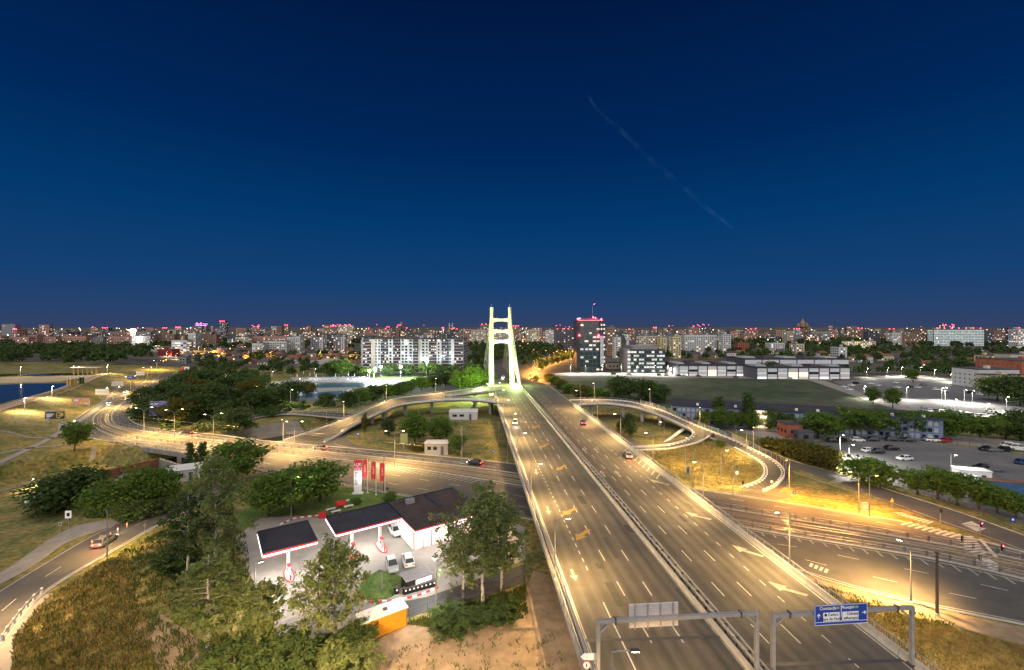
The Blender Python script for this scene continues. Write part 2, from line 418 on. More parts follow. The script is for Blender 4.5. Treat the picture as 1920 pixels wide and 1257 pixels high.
def mixp(A, B, t, z): return [Vector((p.x * (1 - t) + q.x * t, p.y * (1 - t) + q.y * t, z)) for p, q in zip(A, B)]
for t in (.20, .36, .62, .78):
    rl = MB().sweep(mixp(b2, b3, t, .09), [(-.10, 0), (.10, 0), (.06, .13), (-.06, .13)]).build('tram_rail', m_rail)
    tag(rl, ['rail nearest the far carriageway', 'second tram rail from the far carriageway', 'third tram rail from the far carriageway', 'tram rail nearest the near carriageway'][[.20, .36, .62, .78].index(t)], 'rail', 'tram rails')
# sleepers: one joined stuff mesh
sl = MB()
for A, B in ((.17, .39), (.59, .81)):
    p0 = resample(mixp(b2, b3, A, .10), .9); p1 = resample(mixp(b2, b3, B, .10), .9)
    n = min(len(p0), len(p1)); p1 = [p1[int(i * (len(p1) - 1) / (n - 1))] for i in range(n)]; p0 = [p0[int(i * (len(p0) - 1) / (n - 1))] for i in range(n)]
    for p, q in zip(p0, p1):
        if p.y < 240: sl.bar(p, q, .28, .06)
o = sl.build('tram_sleepers', m_conc_d); tag(o, 'rows of concrete sleepers under the tram rails', 'sleepers', kind='stuff')
# kerbs
for E, z0, side, lab in ((E1, 0, 1, 'far kerb of the main street'), (E4, 0, -1, 'near kerb of the main street')):
    P = edge(E, 0.0); struct('kerb', MB().sweep(P, [(-.12, 0), (.12, 0), (.12, .17), (-.12, .17)]), m_conc, lab)
for A, lab in ((b2, 'kerb between far carriageway and tram'), (b3, 'kerb between tram and near carriageway')):
    struct('kerb', MB().sweep([Vector((p.x, p.y, 0)) for p in A], [(-.15, 0), (.15, 0), (.15, .24), (-.15, .24)]), m_conc, lab)

def dashes(parent, A, B, t, z, on=3.0, off=6.0, w=.14, mat=m_white, lo=0, hi=1e9, name='lane_dash'):
    P = resample(mixp(A, B, t, z), .75); per = on + off; k = 0
    n = int(len(P) * .75 / per)
    for i in range(n):
        j = int(i * per / .75); e = int((i * per + on) / .75)
        if e >= len(P) or not (lo < P[j].y < hi): continue
        mb = MB(); a, b = P[j], P[e]; d = (b - a).normalized(); r = Vector((d.y, -d.x, 0)) * (w / 2)
        mb.add([a - r, a + r, b + r, b - r], [(0, 1, 2, 3)]); mb.build(name, mat, parent)
def solid(parent, A, B, t, z, w=.14, mat=m_white, lo=0, hi=1e9, name='edge_line'):
    P = [p for p in mixp(A, B, t, z) if lo < p.y < hi]
    MB().strip(offset(P, w / 2), offset(P, -w / 2)).build(name, mat, parent)
r1 = bpy.data.objects['road']; r2 = bpy.data.objects['road.001']
for t in (.33, .66): dashes(r1, a1, a2, t, .062, lo=60, hi=230)
for t in (.36, .68): dashes(r2, a3, a4, t, .062, lo=55, hi=230)
solid(r1, a1, a2, .05, .062, hi=330); solid(r1, a1, a2, .95, .062, hi=330)
solid(r2, a3, a4, .06, .062, hi=330); solid(r2, a3, a4, .95, .062, hi=330)

# hatched strip right of the tram on both sides of the overpass
def hatch(parent, A, B, t0, t1, z, lo, hi, xlo, xhi, step=2.6, slant=1.2, w=.32, mat=m_white2):
    p0 = resample(mixp(A, B, t0, z), .5); p1 = mixp(A, B, t1, z); k = 0; acc = 0
    q1 = resample(p1, .5); n = min(len(p0), len(q1)); 
    st = int(step / .5)
    for i in range(0, n - 6, st):
        a = p0[int(i * (len(p0) - 1) / (n - 1))]; 
        j = min(n - 1, i + int(slant / .5)); b = q1[int(j * (len(q1) - 1) / (n - 1))]
        if not (lo < a.y < hi and xlo < a.x < xhi): continue
        d = (b - a).normalized(); r = Vector((d.y, -d.x, 0)) * (w / 2)
        MB().add([a - r, a + r, b + r, b - r], [(0, 1, 2, 3)]).build('hatch_stripe', mat, parent)
hatch(r2, a3, a4, .07, .20, .063, 60, 140, -40, -8, 1.6, .9)
hatch(r2, a3, a4, .04, .17, .063, 50, 110, 35, 110, 2.2, 2.0)

# ------------------------------------------------------------------ roads left of the station
xr_u = cr(pxs([(-300, 1290), (-120, 1180), (0, 1106), (95, 1049), (172, 1004), (253, 967), (335, 934), (420, 905), (500, 884)], 0), 6)
xr_l = cr(pxs([(-220, 1420), (-100, 1290), (0, 1210), (79, 1117), (199, 1043), (316, 976), (372, 952), (450, 922), (540, 893)], 0), 6)
n_ = 40
def ev(P, n, z):
    L = [0.0]; out = []; j = 0
    for a, b in zip(P, P[1:]): L.append(L[-1] + (b - a).length)
    for k in range(n):
        t = L[-1] * k / (n - 1)
        while j < len(L) - 2 and L[j + 1] < t: j += 1
        u = (t - L[j]) / max(1e-6, L[j + 1] - L[j]); q = P[j].lerp(P[j + 1], u); out.append(Vector((q.x, q.y, z)))
    return out
xu, xl = ev(xr_u, n_, .045), ev(xr_l, n_, .045)
ex = struct('road', MB().strip(xl, xu), m_asph, 'side road curving past the weedy slope')
solid(ex, xu, xl, .05, .057, w=.16); solid(ex, xu, xl, .93, .057, w=.16); dashes(ex, xu, xl, .5, .057)
struct('kerb', MB().sweep([Vector((p.x, p.y, 0)) for p in xl], [(-.12, 0), (.12, 0), (.12, .15), (-.12, .15)]), m_conc, 'kerb on the slope side of the side road')
bu = cr(pxs([(-120, 1130), (0, 1075), (60, 1035), (100, 1008), (150, 985), (215, 975)], 0), 5); bl = cr(pxs([(-120, 1150), (0, 1097), (70, 1058), (120, 1022), (175, 1000), (225, 983)], 0), 5)
struct('pavement', MB().strip(ev(bl, 26, .11), ev(bu, 26, .11)), m_pave, 'pale pavement left of the side road')
lp = cr(pxs([(100, 1114), (60, 1150), (24, 1195), (8, 1240), (-10, 1300)], 0), 6)
struct('footpath', MB().strip([Vector((p.x, p.y, .11)) for p in offset(lp, -.8)], [Vector((p.x, p.y, .11)) for p in offset(lp, 1.0)]), m_pave, 'footpath behind the short guard posts')

# ------------------------------------------------------------------ station yard and dirt
fore = [(440, 1010), (488, 972), (560, 968), (607, 973), (640, 1001), (720, 987), (860, 955), (930, 965), (985, 990), (985, 1050), (900, 1085), (800, 1120), (720, 1135), (640, 1180), (560, 1205), (515, 1195), (490, 1150), (470, 1085), (455, 1040)]
station_yard = poly('forecourt', fore, .056, m_pavers)
poly('service_lane', [(690, 1150), (720, 1137), (800, 1121), (900, 1085), (985, 1058), (985, 1092), (900, 1122), (815, 1142), (765, 1158), (720, 1178)], .062, m_asph_dark)
poly('lawn', [(430, 1000), (452, 960), (520, 925), (600, 909), (690, 920), (760, 933), (850, 950), (862, 953), (720, 984), (640, 998), (607, 971), (560, 966), (505, 968), (470, 985)], .040, m_lawn, 'green lawn between the station and the street')
kerbed('lawn', [(668, 1120), (680, 1088), (712, 1070), (738, 1076), (760, 1090), (738, 1118), (725, 1124), (690, 1126)], .16, m_lawn, 'small lawn beside the bin shelter')
kerbed('lawn', [(606, 1060), (614, 1053), (622, 1060), (632, 1100), (626, 1112), (618, 1100)], .16, m_lawn, 'narrow kerbed lawn island in the forecourt')
poly('dirt_yard', [(560, 1290), (660, 1225), (700, 1205), (765, 1172), (840, 1168), (960, 1172), (985, 1110), (1000, 1070), (1030, 1080), (1100, 1257), (1120, 1330), (700, 1340)], .035, m_dirt)
poly('dirt_patch', [(250, 1180), (300, 1150), (360, 1190), (420, 1230), (440, 1300), (330, 1320), (290, 1240)], .03, m_dirt, 'bare dirt track among the weeds')
# right of the overpass: verge, slip road, lot
poly('dirt_verge', [(1420, 1032), (1472, 1066), (1566, 1097), (1708, 1134), (1914, 1175), (2100, 1220), (2100, 1250), (1900, 1205), (1700, 1150), (1560, 1112), (1480, 1085)], .035, m_dirt, 'sandy verge right of the near carriageway')
s_u = cr(pxs([(1330, 792), (1400, 826), (1478, 862), (1560, 886), (1700, 930), (1800, 962), (1920, 1005), (2060, 1060)], 0), 6); s_l = cr(pxs([(1330, 803), (1400, 842), (1470, 880), (1560, 913), (1650, 938), (1756, 978), (1830, 1003), (1920, 1036), (2060, 1090)], 0), 6)
su, sll = ev(s_u, 50, .054), ev(s_l, 50, .054)
slip = struct('road', MB().strip(sll, su), m_asph, 'slip road along the trees by the parking lot'); solid(slip, su, sll, .9, .066, w=.16)
struct('kerb', MB().sweep([Vector((p.x, p.y, 0)) for p in su], [(-.12, 0), (.12, 0), (.12, .15), (-.12, .15)]), m_conc, 'kerb between slip road and lot trees')
lot = poly('parking_lot', [(1515, 834), (1620, 822), (1720, 826), (1809, 838), (1920, 853), (2100, 880), (2100, 1060), (1920, 985), (1800, 948), (1690, 915), (1600, 890), (1540, 862)], .05, m_lot)
poly('plaza', [(1330, 788), (1420, 796), (1560, 806), (1720, 815), (1860, 826), (1960, 838), (1960, 850), (1809, 836), (1720, 823), (1620, 819), (1500, 832), (1440, 825), (1370, 806)], .07, m_pave, 'pale paved walk between lot and blue building')
# junction fan between loop ramp and street
poly('road', [(1370, 927), (1330, 920), (1395, 925), (1440, 905), (1478, 880), (1484, 905), (1462, 922), (1500, 932), (1440, 939)], .057, m_asph, 'mouth of the loop ramp on the street')
poly('lawn', [(1488, 878), (1560, 902), (1640, 930), (1672, 950), (1676, 960), (1640, 963), (1560, 951), (1480, 930), (1462, 921), (1486, 902)], .06, m_grass, 'golden dry lawn triangle beside the loop ramp')
# far fields and roads
poly('meadow', [(1045, 704), (1150, 705), (1300, 708), (1525, 714), (1600, 735), (1700, 772), (1760, 792), (1700, 790), (1500, 775), (1250, 765), (1120, 745), (1060, 722)], .03, m_meadow)
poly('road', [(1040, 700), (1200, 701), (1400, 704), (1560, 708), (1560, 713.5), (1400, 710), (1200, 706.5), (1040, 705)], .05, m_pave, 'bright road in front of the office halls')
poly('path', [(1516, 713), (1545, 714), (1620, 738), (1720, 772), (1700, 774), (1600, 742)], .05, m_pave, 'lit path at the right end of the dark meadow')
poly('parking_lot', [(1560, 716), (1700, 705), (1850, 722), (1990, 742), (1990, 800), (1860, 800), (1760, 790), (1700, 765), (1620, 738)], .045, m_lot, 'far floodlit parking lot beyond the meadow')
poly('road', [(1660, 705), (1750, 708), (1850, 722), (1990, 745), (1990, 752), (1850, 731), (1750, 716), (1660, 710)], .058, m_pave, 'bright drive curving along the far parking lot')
# tree lined avenue far behind the pylon, lit by sodium lamps
av = ev(cr(pxs([(1005, 716), (1000, 703), (1012, 690), (1040, 680), (1075, 670), (1105, 661), (1140, 654), (1200, 647)], 0), 6), 40, .05)
struct('road', MB().strip(offset(av, -9), offset(av, 9)), m_asph, 'sodium lit avenue running behind the glass tower')
rr = ev(cr(pxs([(1012, 697), (1014, 712), (1030, 735), (1062, 765), (1110, 795), (1180, 830), (1230, 845)], 0), 6), 40, .047)
struct('road', MB().strip(offset(rr, -3.8), offset(rr, 3.8)), m_asph, 'road dropping beside the overpass under the loop')
# road continuing top left into the city
tl = ev(cr(pxs([(320, 684), (306, 668), (296, 657), (290, 648)], 0), 6), 30, .055)
struct('road', MB().strip(offset(tl, -14), offset(tl, 14)), m_asph, 'street running into the city beyond the bend')
# pool side
poly('pool_deck', [(500, 722), (540, 712), (640, 706), (720, 709), (790, 712), (770, 728), (700, 748), (600, 755), (520, 748), (490, 735)], .05, m_conc_d)
struct('pool', MB().sheet(pxs([(535, 722), (640, 718), (720, 718.5), (712, 724), (640, 727), (560, 728)], 0), .075), m_poolw)
struct('pool', MB().sheet(pxs([(560, 738), (640, 733), (660, 740), (610, 747), (565, 747)], 0), .075), m_poolw)
poly('sports_field', [(688, 711), (720, 706.5), (795, 706.5), (808, 712), (780, 716), (700, 716)], .07, m_lawn)
# canal water
struct('canal', MB().sheet([(x, y) for x, y in PIT[2:10]] + [(-97, 131), (-118, 141)], -4.5), m_water)
# ------------------------------------------------------------------ the overpass
ZD = 7.0; HD = CAMH - ZD; SL = -0.0916
def O(s, y, z=ZD): return Vector((HD * s + SL * y, y, z))
def line(s, y0, y1, z=ZD, step=6.0):
    n = max(2, int(abs(y1 - y0) / step)); return [O(s, y0 + (y1 - y0) * i / n, z) for i in range(n + 1)]
ov = thing('overpass', 'wide elevated road with two carriageways running away to the pylon bridge', 'overpass', O(.6, 120, 0))
def slab(parent, A, B, name='deck', t=1.1, top=m_asph_deck, lift=.012):
    """A left edge, B right edge, both 3D; a concrete slab with asphalt laid on it"""
    n = len(A); dn = Vector((0, 0, -t)); mb = MB()
    inn = [(a + (b - a) * .12 + dn) for a, b in zip(A, B)], [(b + (a - b) * .12 + dn) for a, b in zip(A, B)]
    half = Vector((0, 0, -.45))
    rows = [A, B, [b + half for b in B], inn[1], inn[0], [a + half for a in A]]
    vs = [p for r in rows for p in r]; fs = []
    for k in range(6):
        k2 = (k + 1) % 6
        for i in range(n - 1): fs.append((k * n + i, k2 * n + i, k2 * n + i + 1, k * n + i + 1))
    fs += [tuple(k * n for k in range(6))[::-1], tuple(k * n + n - 1 for k in range(6))]
    mb.add(vs, fs); d = mb.build(name, m_conc, parent)
    up = Vector((0, 0, lift))
    s_ = MB().strip([a + (b - a) * .02 + up for a, b in zip(A, B)], [b + (a - b) * .02 + up for a, b in zip(A, B)]).build('road_surface', top, parent)
    return d
# left carriageway runs on over the cable stayed span, right one dips to the avenue
LA = line(.325, 6, 262) + [O(.325, 262 + k, ZD - 1.5 * (k / 140) ** 2) for k in range(20, 141, 20)]
LB = line(.815, 6, 262) + [O(.815, 262 + k, ZD - 1.5 * (k / 140) ** 2) for k in range(20, 141, 20)]
slab(ov, LA, LB)
RA = line(.842, 6, 240); RB = line(1.325, 6, 240)
tailA = cr([RA[-1], O(.842, 270, 6.4), Vector((3.5, 312, 4.2)), Vector((8.5, 350, 1.8)), Vector((15, 382, .3)), Vector((20, 396, .05))], 5)[1:]
tailB = cr([RB[-1], O(1.30, 262, 6.4), Vector((12.0, 300, 4.2)), Vector((15.0, 335, 1.8)), Vector((20.5, 368, .3)), Vector((26, 383, .05))], 5)[1:]
slab(ov, RA + tailA, RB + tailB)
# crossing joint in the deck
for s0, s1, y in ((.345, .80, 46.5), (.86, 1.31, 43.2), (.345, .80, 152), (.86, 1.31, 150), (.345, .80, 232), (.345, .80, 246)):
    a, b = O(s0, y, ZD + .02), O(s1, y + .6, ZD + .02); MB().bar(a, b, .45 if y < 60 else .3, .012).build('expansion_joint', m_steel_d if y < 200 else m_conc_l, ov)
# lane paint
def dash_line(s, y0, y1, on, per, w=.15, mat=m_white, name='lane_dash'):
    y = y0
    while y < y1:
        mb = MB().add([O(s, y, ZD + .024) - Vector((w / 2, 0, 0)), O(s, y, ZD + .024) + Vector((w / 2, 0, 0)), O(s, y + on, ZD + .024) + Vector((w / 2, 0, 0)), O(s, y + on, ZD + .024) - Vector((w / 2, 0, 0))], [(0, 1, 2, 3)])
        mb.build(name, mat, ov); y += per
for s in (.570, .671): dash_line(s, 38.1, 225, 3.0, 8.1)
dash_line(.478, 60, 150, 1.0, 2.1, .13, name='lane_dot')
for s in (.939, 1.039): dash_line(s, 38, 215, 3.0, 8.1)
dash_line(1.136, 36, 120, 1.2, 3.4, .13, name='lane_dot')
def deck_line(s, y0, y1, w=.16, mat=m_white):
    P = line(s, y0, y1, ZD + .023); MB().strip(offset(P, -w / 2), offset(P, w / 2)).build('edge_line', mat, ov)
deck_line(.368, 6, 240); deck_line(.797, 6, 240, mat=m_white2); deck_line(.868, 6, 236, mat=m_white2); deck_line(1.285, 6, 185)
deck_line(.478, 36, 53)
# patched asphalt
pr_ = random.Random(4); m_patch = M('patched_asphalt', (.060, .056, .051), .85, .25, 2.0)
for k in range(16):
    s_ = pr_.choice((.765, .775, .72, .62, .43, .52, .90, .99, 1.09, 1.2, 1.25)); y_ = pr_.uniform(40, 180); w_ = pr_.uniform(.5, 1.4); l_ = pr_.uniform(1.0, 7.0)
    MB().add([O(s_, y_, ZD + .017 + .0006 * (k % 9)), O(s_, y_, ZD + .017 + .0006 * (k % 9)) + Vector((w_, 0, 0)), O(s_, y_ + l_, ZD + .017 + .0006 * (k % 9)) + Vector((w_, 0, 0)), O(s_, y_ + l_, ZD + .017 + .0006 * (k % 9))], [(0, 1, 2, 3)]).build('repair_patch', m_patch, ov)
# arrows painted on the lanes; merge arrows lean
def arrow(a, b, w, mat, bend=0.0):
    a = Vector(a); b = Vector(b); d = (b - a); L = d.length; d.normalize(); r = Vector((d.y, -d.x, 0)); P = lambda u, v: a + d * (u * L) + r * v + Vector((0, 0, .026))
    k = bend
    MB().add([P(0, -w * .18 + k), P(0, w * .18 + k), P(.55, w * .18), P(.55, w * .5), P(1, 0), P(.55, -w * .5), P(.55, -w * .18)], [(0, 1, 2, 6), (3, 4, 5), (2, 3, 5, 6)]).build('lane_arrow', mat, ov)
for t, h in (((1076, 952), (1055, 968)), ((1100, 992), (1081, 1014)), ((1058, 872), (1044, 883)), ((1026, 832), (1010, 841)), ((1010, 797), (997, 804))):
    arrow(G(*t, ZD), G(*h, ZD), 2.0, m_yellow, -.4)
for t, h in (((1026, 950), (1030, 966)), ((1071, 1068), (1080, 1090)), ((1004, 880), (1007, 892))):
    arrow(G(*t, ZD), G(*h, ZD), 1.1, m_white2)
for t, h in (((1328, 977), (1284, 960)), ((1250, 911), (1217, 899)), ((1508, 1122), (1440, 1091)), ((1424, 1047), (1372, 1022))):
    arrow(G(*t, ZD), G(*h, ZD), 1.8, m_white2, .9)
for t, h in (((1135, 895), (1125, 882)), ((1164, 895), (1152, 882)), ((1100, 850), (1092, 840)), ((1122, 850), (1113, 840))):
    arrow(G(*t, ZD), G(*h, ZD), 1.2, m_white2)
# painted gore before the right exit
for i in range(9):
    y = 96 + i * 2.6; MB().bar(O(1.215, y, ZD + .02), O(1.275, y + 3.0, ZD + .02), .30, .01).build('hatch_stripe', m_white2, ov)

# barriers -------------------------------------------------------------
def segs(s, y0, y1, seglen, prof, mat, name, flip=1):
    """a barrier made of separate cast segments"""
    y = y0
    while y < y1:
        e = min(y + seglen, y1) - .06
        P = [O(s, y), O(s, e)]; MB().sweep(P, [(o * flip, h) for o, h in prof]).build(name, mat, ov, recalc=True); y += seglen
jersey = [(-.28, 0), (.28, 0), (.28, .08), (.16, .32), (.10, .85), (-.10, .85), (-.16, .32), (-.28, .08)]
segs(1.302, 6, 186, 2.4, jersey, m_conc, 'barrier_segment')
kerbp = [(-.20, 0), (.20, 0), (.20, .38), (-.20, .38)]
segs(.352, 6, 216, 6.0, kerbp, m_conc, 'kerb_segment')
segs(.808, 6, 250, 6.0, [(-.22, 0), (.22, 0), (.18, .5), (-.18, .5)], m_conc, 'kerb_segment')
segs(.850, 6, 236, 6.0, [(-.22, 0), (.22, 0), (.18, .5), (-.18, .5)], m_conc, 'kerb_segment')
def railing(parent, path, hgt=1.1, step=2.0, mat=m_steel, pick=True, near=150, pmat=None):
    """handrail, posts (each a part) and pickets along a 3D path"""
    P = resample(path, step)
    up = Vector((0, 0, hgt))
    MB().sweep([p + up for p in P], [(-.05, -.04), (.05, -.04), (.05, .04), (-.05, .04)]).build('handrail', mat, parent)
    MB().sweep([p + Vector((0, 0, .14)) for p in P], [(-.03, -.03), (.03, -.03), (.03, .03), (-.03, .03)]).build('bottom_rail', mat, parent)
    pm = MB().box((0, 0, hgt / 2), (.10, .10, hgt)).mesh('post', mat); far_posts = MB()
    for p in P:
        if p.y < near:
            o = link('post', pm, parent, local=False); o.matrix_basis = Matrix.Translation(p)
        else: far_posts.box(p + up / 2, (.10, .10, hgt))
    if far_posts.v:
        o = far_posts.build('far_posts', mat, parent); o['kind'] = 'stuff'
    if pick:
        mb = MB()
        for p in resample(path, .28 if P[0].y < 100 else .5):
            if p.y < 190: mb.box(p + Vector((0, 0, .14 + (hgt - .14) / 2)), (.025, .025, hgt - .14))
        if mb.v:
            o = mb.build('pickets', mat, parent); o['kind'] = 'stuff'
railing(ov, line(.328, 6, 216))
railing(ov, line(1.322, 6, 186))
# centre guard rail: beam carried on brackets between the two kerbs
mid = line(.829, 6, 250, step=2.2)
MB().sweep([p + Vector((.28, 0, .95)) for p in mid], [(-.06, -.15), (.06, -.15), (.10, 0), (.06, .15), (-.06, .15)]).build('guard_beam', m_steel, ov)
MB().sweep([p + Vector((-.28, 0, .95)) for p in mid], [(-.06, -.15), (.06, -.15), (.06, .15), (-.06, .15), (-.10, 0)]).build('guard_beam', m_steel, ov)
pb = MB().box((0, 0, .55), (.14, .16, 1.1)).bar((-.40, 0, 1.0), (.40, 0, 1.0), .10, .12).bar((.0, 0, .55), (.36, 0, .95), .07).bar((0, 0, .55), (-.36, 0, .95), .07).mesh('bracket_post', m_steel_d)
for p in resample(mid, 2.0):
    o = link('bracket_post', pb, ov, local=False); o.matrix_basis = Matrix.Translation(p)
# left guard beam on the kerb
gl = line(.352, 6, 216, step=4)
MB().sweep([p + Vector((0, 0, .72)) for p in gl], [(-.05, -.15), (.05, -.15), (.05, .15), (-.05, .15)]).build('guard_beam', m_steel, ov)
# piers
for y in (70, 128, 158, 190, 222):
    for s in (.57, 1.08):
        if y > 200 and s > 1: continue
        p = O(s, y, 0); mb = MB(); hw = 3.0
        mb.add([(p.x - hw * .55, y - .8, 0), (p.x + hw * .55, y - .8, 0), (p.x + hw * .55, y + .8, 0), (p.x - hw * .55, y + .8, 0), (p.x - hw * .55, y - .8, 3.4), (p.x + hw * .55, y - .8, 3.4), (p.x + hw * .55, y + .8, 3.4), (p.x - hw * .55, y + .8, 3.4), (p.x - hw * 1.4, y - .8, 5.9), (p.x + hw * 1.4, y - .8, 5.9), (p.x + hw * 1.4, y + .8, 5.9), (p.x - hw * 1.4, y + .8, 5.9)],
               [(3, 2, 1, 0), (0, 1, 5, 4), (1, 2, 6, 5), (2, 3, 7, 6), (3, 0, 4, 7), (4, 5, 9, 8), (5, 6, 10, 9), (6, 7, 11, 10), (7, 4, 8, 11), (8, 9, 10, 11)])
        mb.build('pier', m_conc, ov)

# ------------------------------------------------------------------ ramps
def pts3(L): return [G(a, b, z) for a, b, z in L]
def pair(A, B, n):
    def go(P):
        P = cr(pts3(P), 8); L = [0.0]; out = []; j = 0
        for a, b in zip(P, P[1:]): L.append(L[-1] + (b - a).length)
        for k in range(n):
            t = L[-1] * k / (n - 1)
            while j < len(L) - 2 and L[j + 1] < t: j += 1
            out.append(P[j].lerp(P[j + 1], (t - L[j]) / max(1e-6, L[j + 1] - L[j])))
        return out
    return go(A), go(B)
def ramp_kit(t, A, B, left=True, right=True):
    """low parapet and railing along each edge"""
    for P, on in ((A, left), (B, right)):
        if not on: continue
        Q = [p for p in P]
        MB().sweep(Q, [(-.22, -.3), (.22, -.3), (.22, .42), (-.22, .42)]).build('parapet', m_conc_l, t)
        railing(t, [p + Vector((0, 0, .42)) for p in Q], hgt=.75, step=2.4, pick=False, near=400)
lr = thing('ramp_viaduct', 'curved concrete ramp on piers joining the overpass from the river side', 'ramp', G(760, 800))
A, B = pair([(834, 737.2, 6.9), (760, 745.5, 6.3), (734, 751, 5.8), (696, 766, 4.6), (663, 781, 3.2), (602, 803.5, 1.0), (531, 827, .09)], [(834, 750, 6.9), (760, 757.5, 6.3), (722, 770, 5.2), (691, 784, 3.8), (661, 799, 2.2), (640, 813, .9), (608, 830, .09)], 36)
slab(lr, B, A, t=1.3); ramp_kit(lr, A, B)
A1, B1 = pair([(938, 724.5, 7.0), (880, 730.5, 7.0), (830, 737.6, 6.9)], [(940, 732, 7.0), (885, 737.5, 7.0), (836, 743, 6.9)], 14)
slab(lr, B1, A1, t=1.3, lift=.014); ramp_kit(lr, A1, B1, True, True)
A2, B2 = pair([(942, 741.5, 7.0), (885, 742.5, 7.0), (836, 743.6, 6.9)], [(946, 757, 7.0), (905, 751, 7.0), (870, 749, 6.95), (834, 749.6, 6.9)], 14)
slab(lr, B2, A2, t=1.3, lift=.016); ramp_kit(lr, A2, B2, False, True)
solid(lr, A, B, .06, 0) if False else None
for P in (A, B):
    Q = [a + (b - a) * .08 + Vector((0, 0, .03)) for a, b in zip(P, B if P is A else A)]
    MB().strip(offset(Q, -.08), offset(Q, .08)).build('edge_line', m_white, lr)
for px, py, z, w in ((722, 805, 0, 3.2), (812, 800, 0, 2.2), (752, 777, 0, 4.0), (868, 790, 0, 2.2), (918, 793, 0, 3.6)):
    pass
def pier(parent, x, y, top, w, rz):
    mb = MB(); mb.add([Vector((a * w * k, b * .6, zz)) for zz, k in ((0, .38), (top * .55, .38), (top, .62)) for a, b in ((-1, -1), (1, -1), (1, 1), (-1, 1))],
        [(3, 2, 1, 0)] + [(4 * r + i, 4 * r + (i + 1) % 4, 4 * r + 4 + (i + 1) % 4, 4 * r + 4 + i) for r in (0, 1) for i in range(4)] + [(8, 9, 10, 11)])
    mb.v = [tuple(Matrix.Rotation(rz, 3, 'Z') @ Vector(v) + Vector((x, y, 0))) for v in mb.v]
    return mb.build('pier', m_conc, parent)
for i, (u, w) in enumerate(((3, 5.0), (9, 5.0), (15, 4.6), (19, 4.6))):
    c = (A[u] + B[u]) / 2; d = A[u] - B[u]; pier(lr, c.x, c.y, c.z - 1.2, w, math.atan2(d.y, d.x))
c = (A2[3] + B2[3]) / 2; pier(lr, c.x, c.y, 5.7, 5.0, 1.4); c = (A1[6] + B1[6]) / 2; pier(lr, c.x, c.y, 5.7, 4.0, 1.4)
# road fan where this ramp lands
poly('road', [(480, 831), (531, 826.5), (608, 818), (650, 815), (652, 824), (664, 833), (690, 841), (760, 851), (650, 846), (560, 838)], .056, m_asph, 'mouth of the river side ramp on the street')
kerbed('lawn', [(573, 826), (600, 818.5), (625, 820), (618, 828), (590, 831)], .16, m_grass, 'small traffic island lawn at the ramp mouth')
kerbed('lawn', [(655, 813), (690, 800), (740, 803), (830, 805), (930, 815), (946, 835), (952, 862), (862, 855), (760, 846), (700, 838), (664, 827)], .14, m_grass, 'dry lawn under the river side ramp')
for i in range(9):
    a = G(628 + i * 5.5, 832 + i * 1.5, .068); MB().bar(a, a + Vector((1.3, -1.6, 0)), .34, .01).build('hatch_stripe', m_white2, r1)

rrp = thing('loop_ramp', 'looping concrete ramp with graffiti wall on the lot side', 'ramp', G(1300, 830))
C, D = pair([(1068, 751.3, 7.0), (1090, 750.6, 7.0), (1138, 750.6, 6.8), (1180, 754, 6.3), (1213, 762, 5.6), (1247, 773, 4.4), (1280, 788, 3.0), (1313, 802, 1.9), (1347, 815, 1.05), (1380, 828, .5), (1413, 845, .2), (1447, 862, .10), (1466, 877, .10), (1471, 892, .10), (1455, 911, .10), (1430, 923, .10)],
            [(1080, 760, 7.0), (1100, 758.2, 7.0), (1138, 757, 6.8), (1180, 762, 6.3), (1213, 770.5, 5.6), (1247, 783, 4.4), (1273, 795, 3.2), (1300, 808, 2.0), (1335, 821.5, 1.05), (1365, 834, .5), (1395, 849, .2), (1424, 866, .10), (1433, 880, .10), (1431, 893, .10), (1418, 904, .10), (1388, 915, .10)], 70)
slab(rrp, C, D, t=1.2)
E_, F_ = pair([(1330, 818, 1.30), (1312, 828, .75), (1280, 837, .3), (1247, 842.5, .10), (1185, 844, .10), (1150, 839, .10)], [(1288, 801, 2.75), (1298.5, 811, 1.9), (1296, 820, 1.1), (1280, 828, .6), (1247, 836, .2), (1213, 839, .10), (1180, 838.5, .10), (1150, 834, .10)], 30)
slab(rrp, F_, E_, t=.9, lift=.016)
for P in (C,):
    MB().sweep(P, [(-.2, -.3), (.2, -.3), (.2, .42), (-.2, .42)]).build('parapet', m_conc_l, rrp)
MB().sweep(D[:33], [(-.2, -.3), (.2, -.3), (.2, .42), (-.2, .42)]).build('parapet', m_conc_l, rrp); railing(rrp, [p + Vector((0, 0, .42)) for p in D[:33]], .75, 2.4, pick=False, near=400)
MB().sweep(F_, [(-.2, -.3), (.2, -.3), (.2, .42), (-.2, .42)]).build('parapet', m_conc_l, rrp); MB().sweep(E_, [(-.2, -.1), (.2, -.1), (.2, .25), (-.2, .25)]).build('kerb', m_conc_l, rrp)
MB().sweep(D[44:], [(-.2, -.1), (.2, -.1), (.2, .25), (-.2, .25)]).build('kerb', m_conc_l, rrp)
railing(rrp, [p + Vector((0, 0, .42)) for p in C[:22]], .75, 2.4, pick=False, near=400)
# black and white kerb blocks
kb = MB().box((0, 0, .06), (1.0, .34, .12)).mesh('kerb_block', m_whitep)
def blocks(P, off, step=2.0):
    Q = resample(offset(P, off), step)
    for a, b in zip(Q, Q[1:]):
        d = b - a; o = link('kerb_block', kb, rrp, local=False); o.matrix_basis = Matrix.Translation(a + Vector((0, 0, .03))) @ Matrix.Rotation(math.atan2(d.y, d.x), 4, 'Z')
blocks(C[10:], .65); blocks(F_[2:18], -.65); blocks(D[48:], -.65)
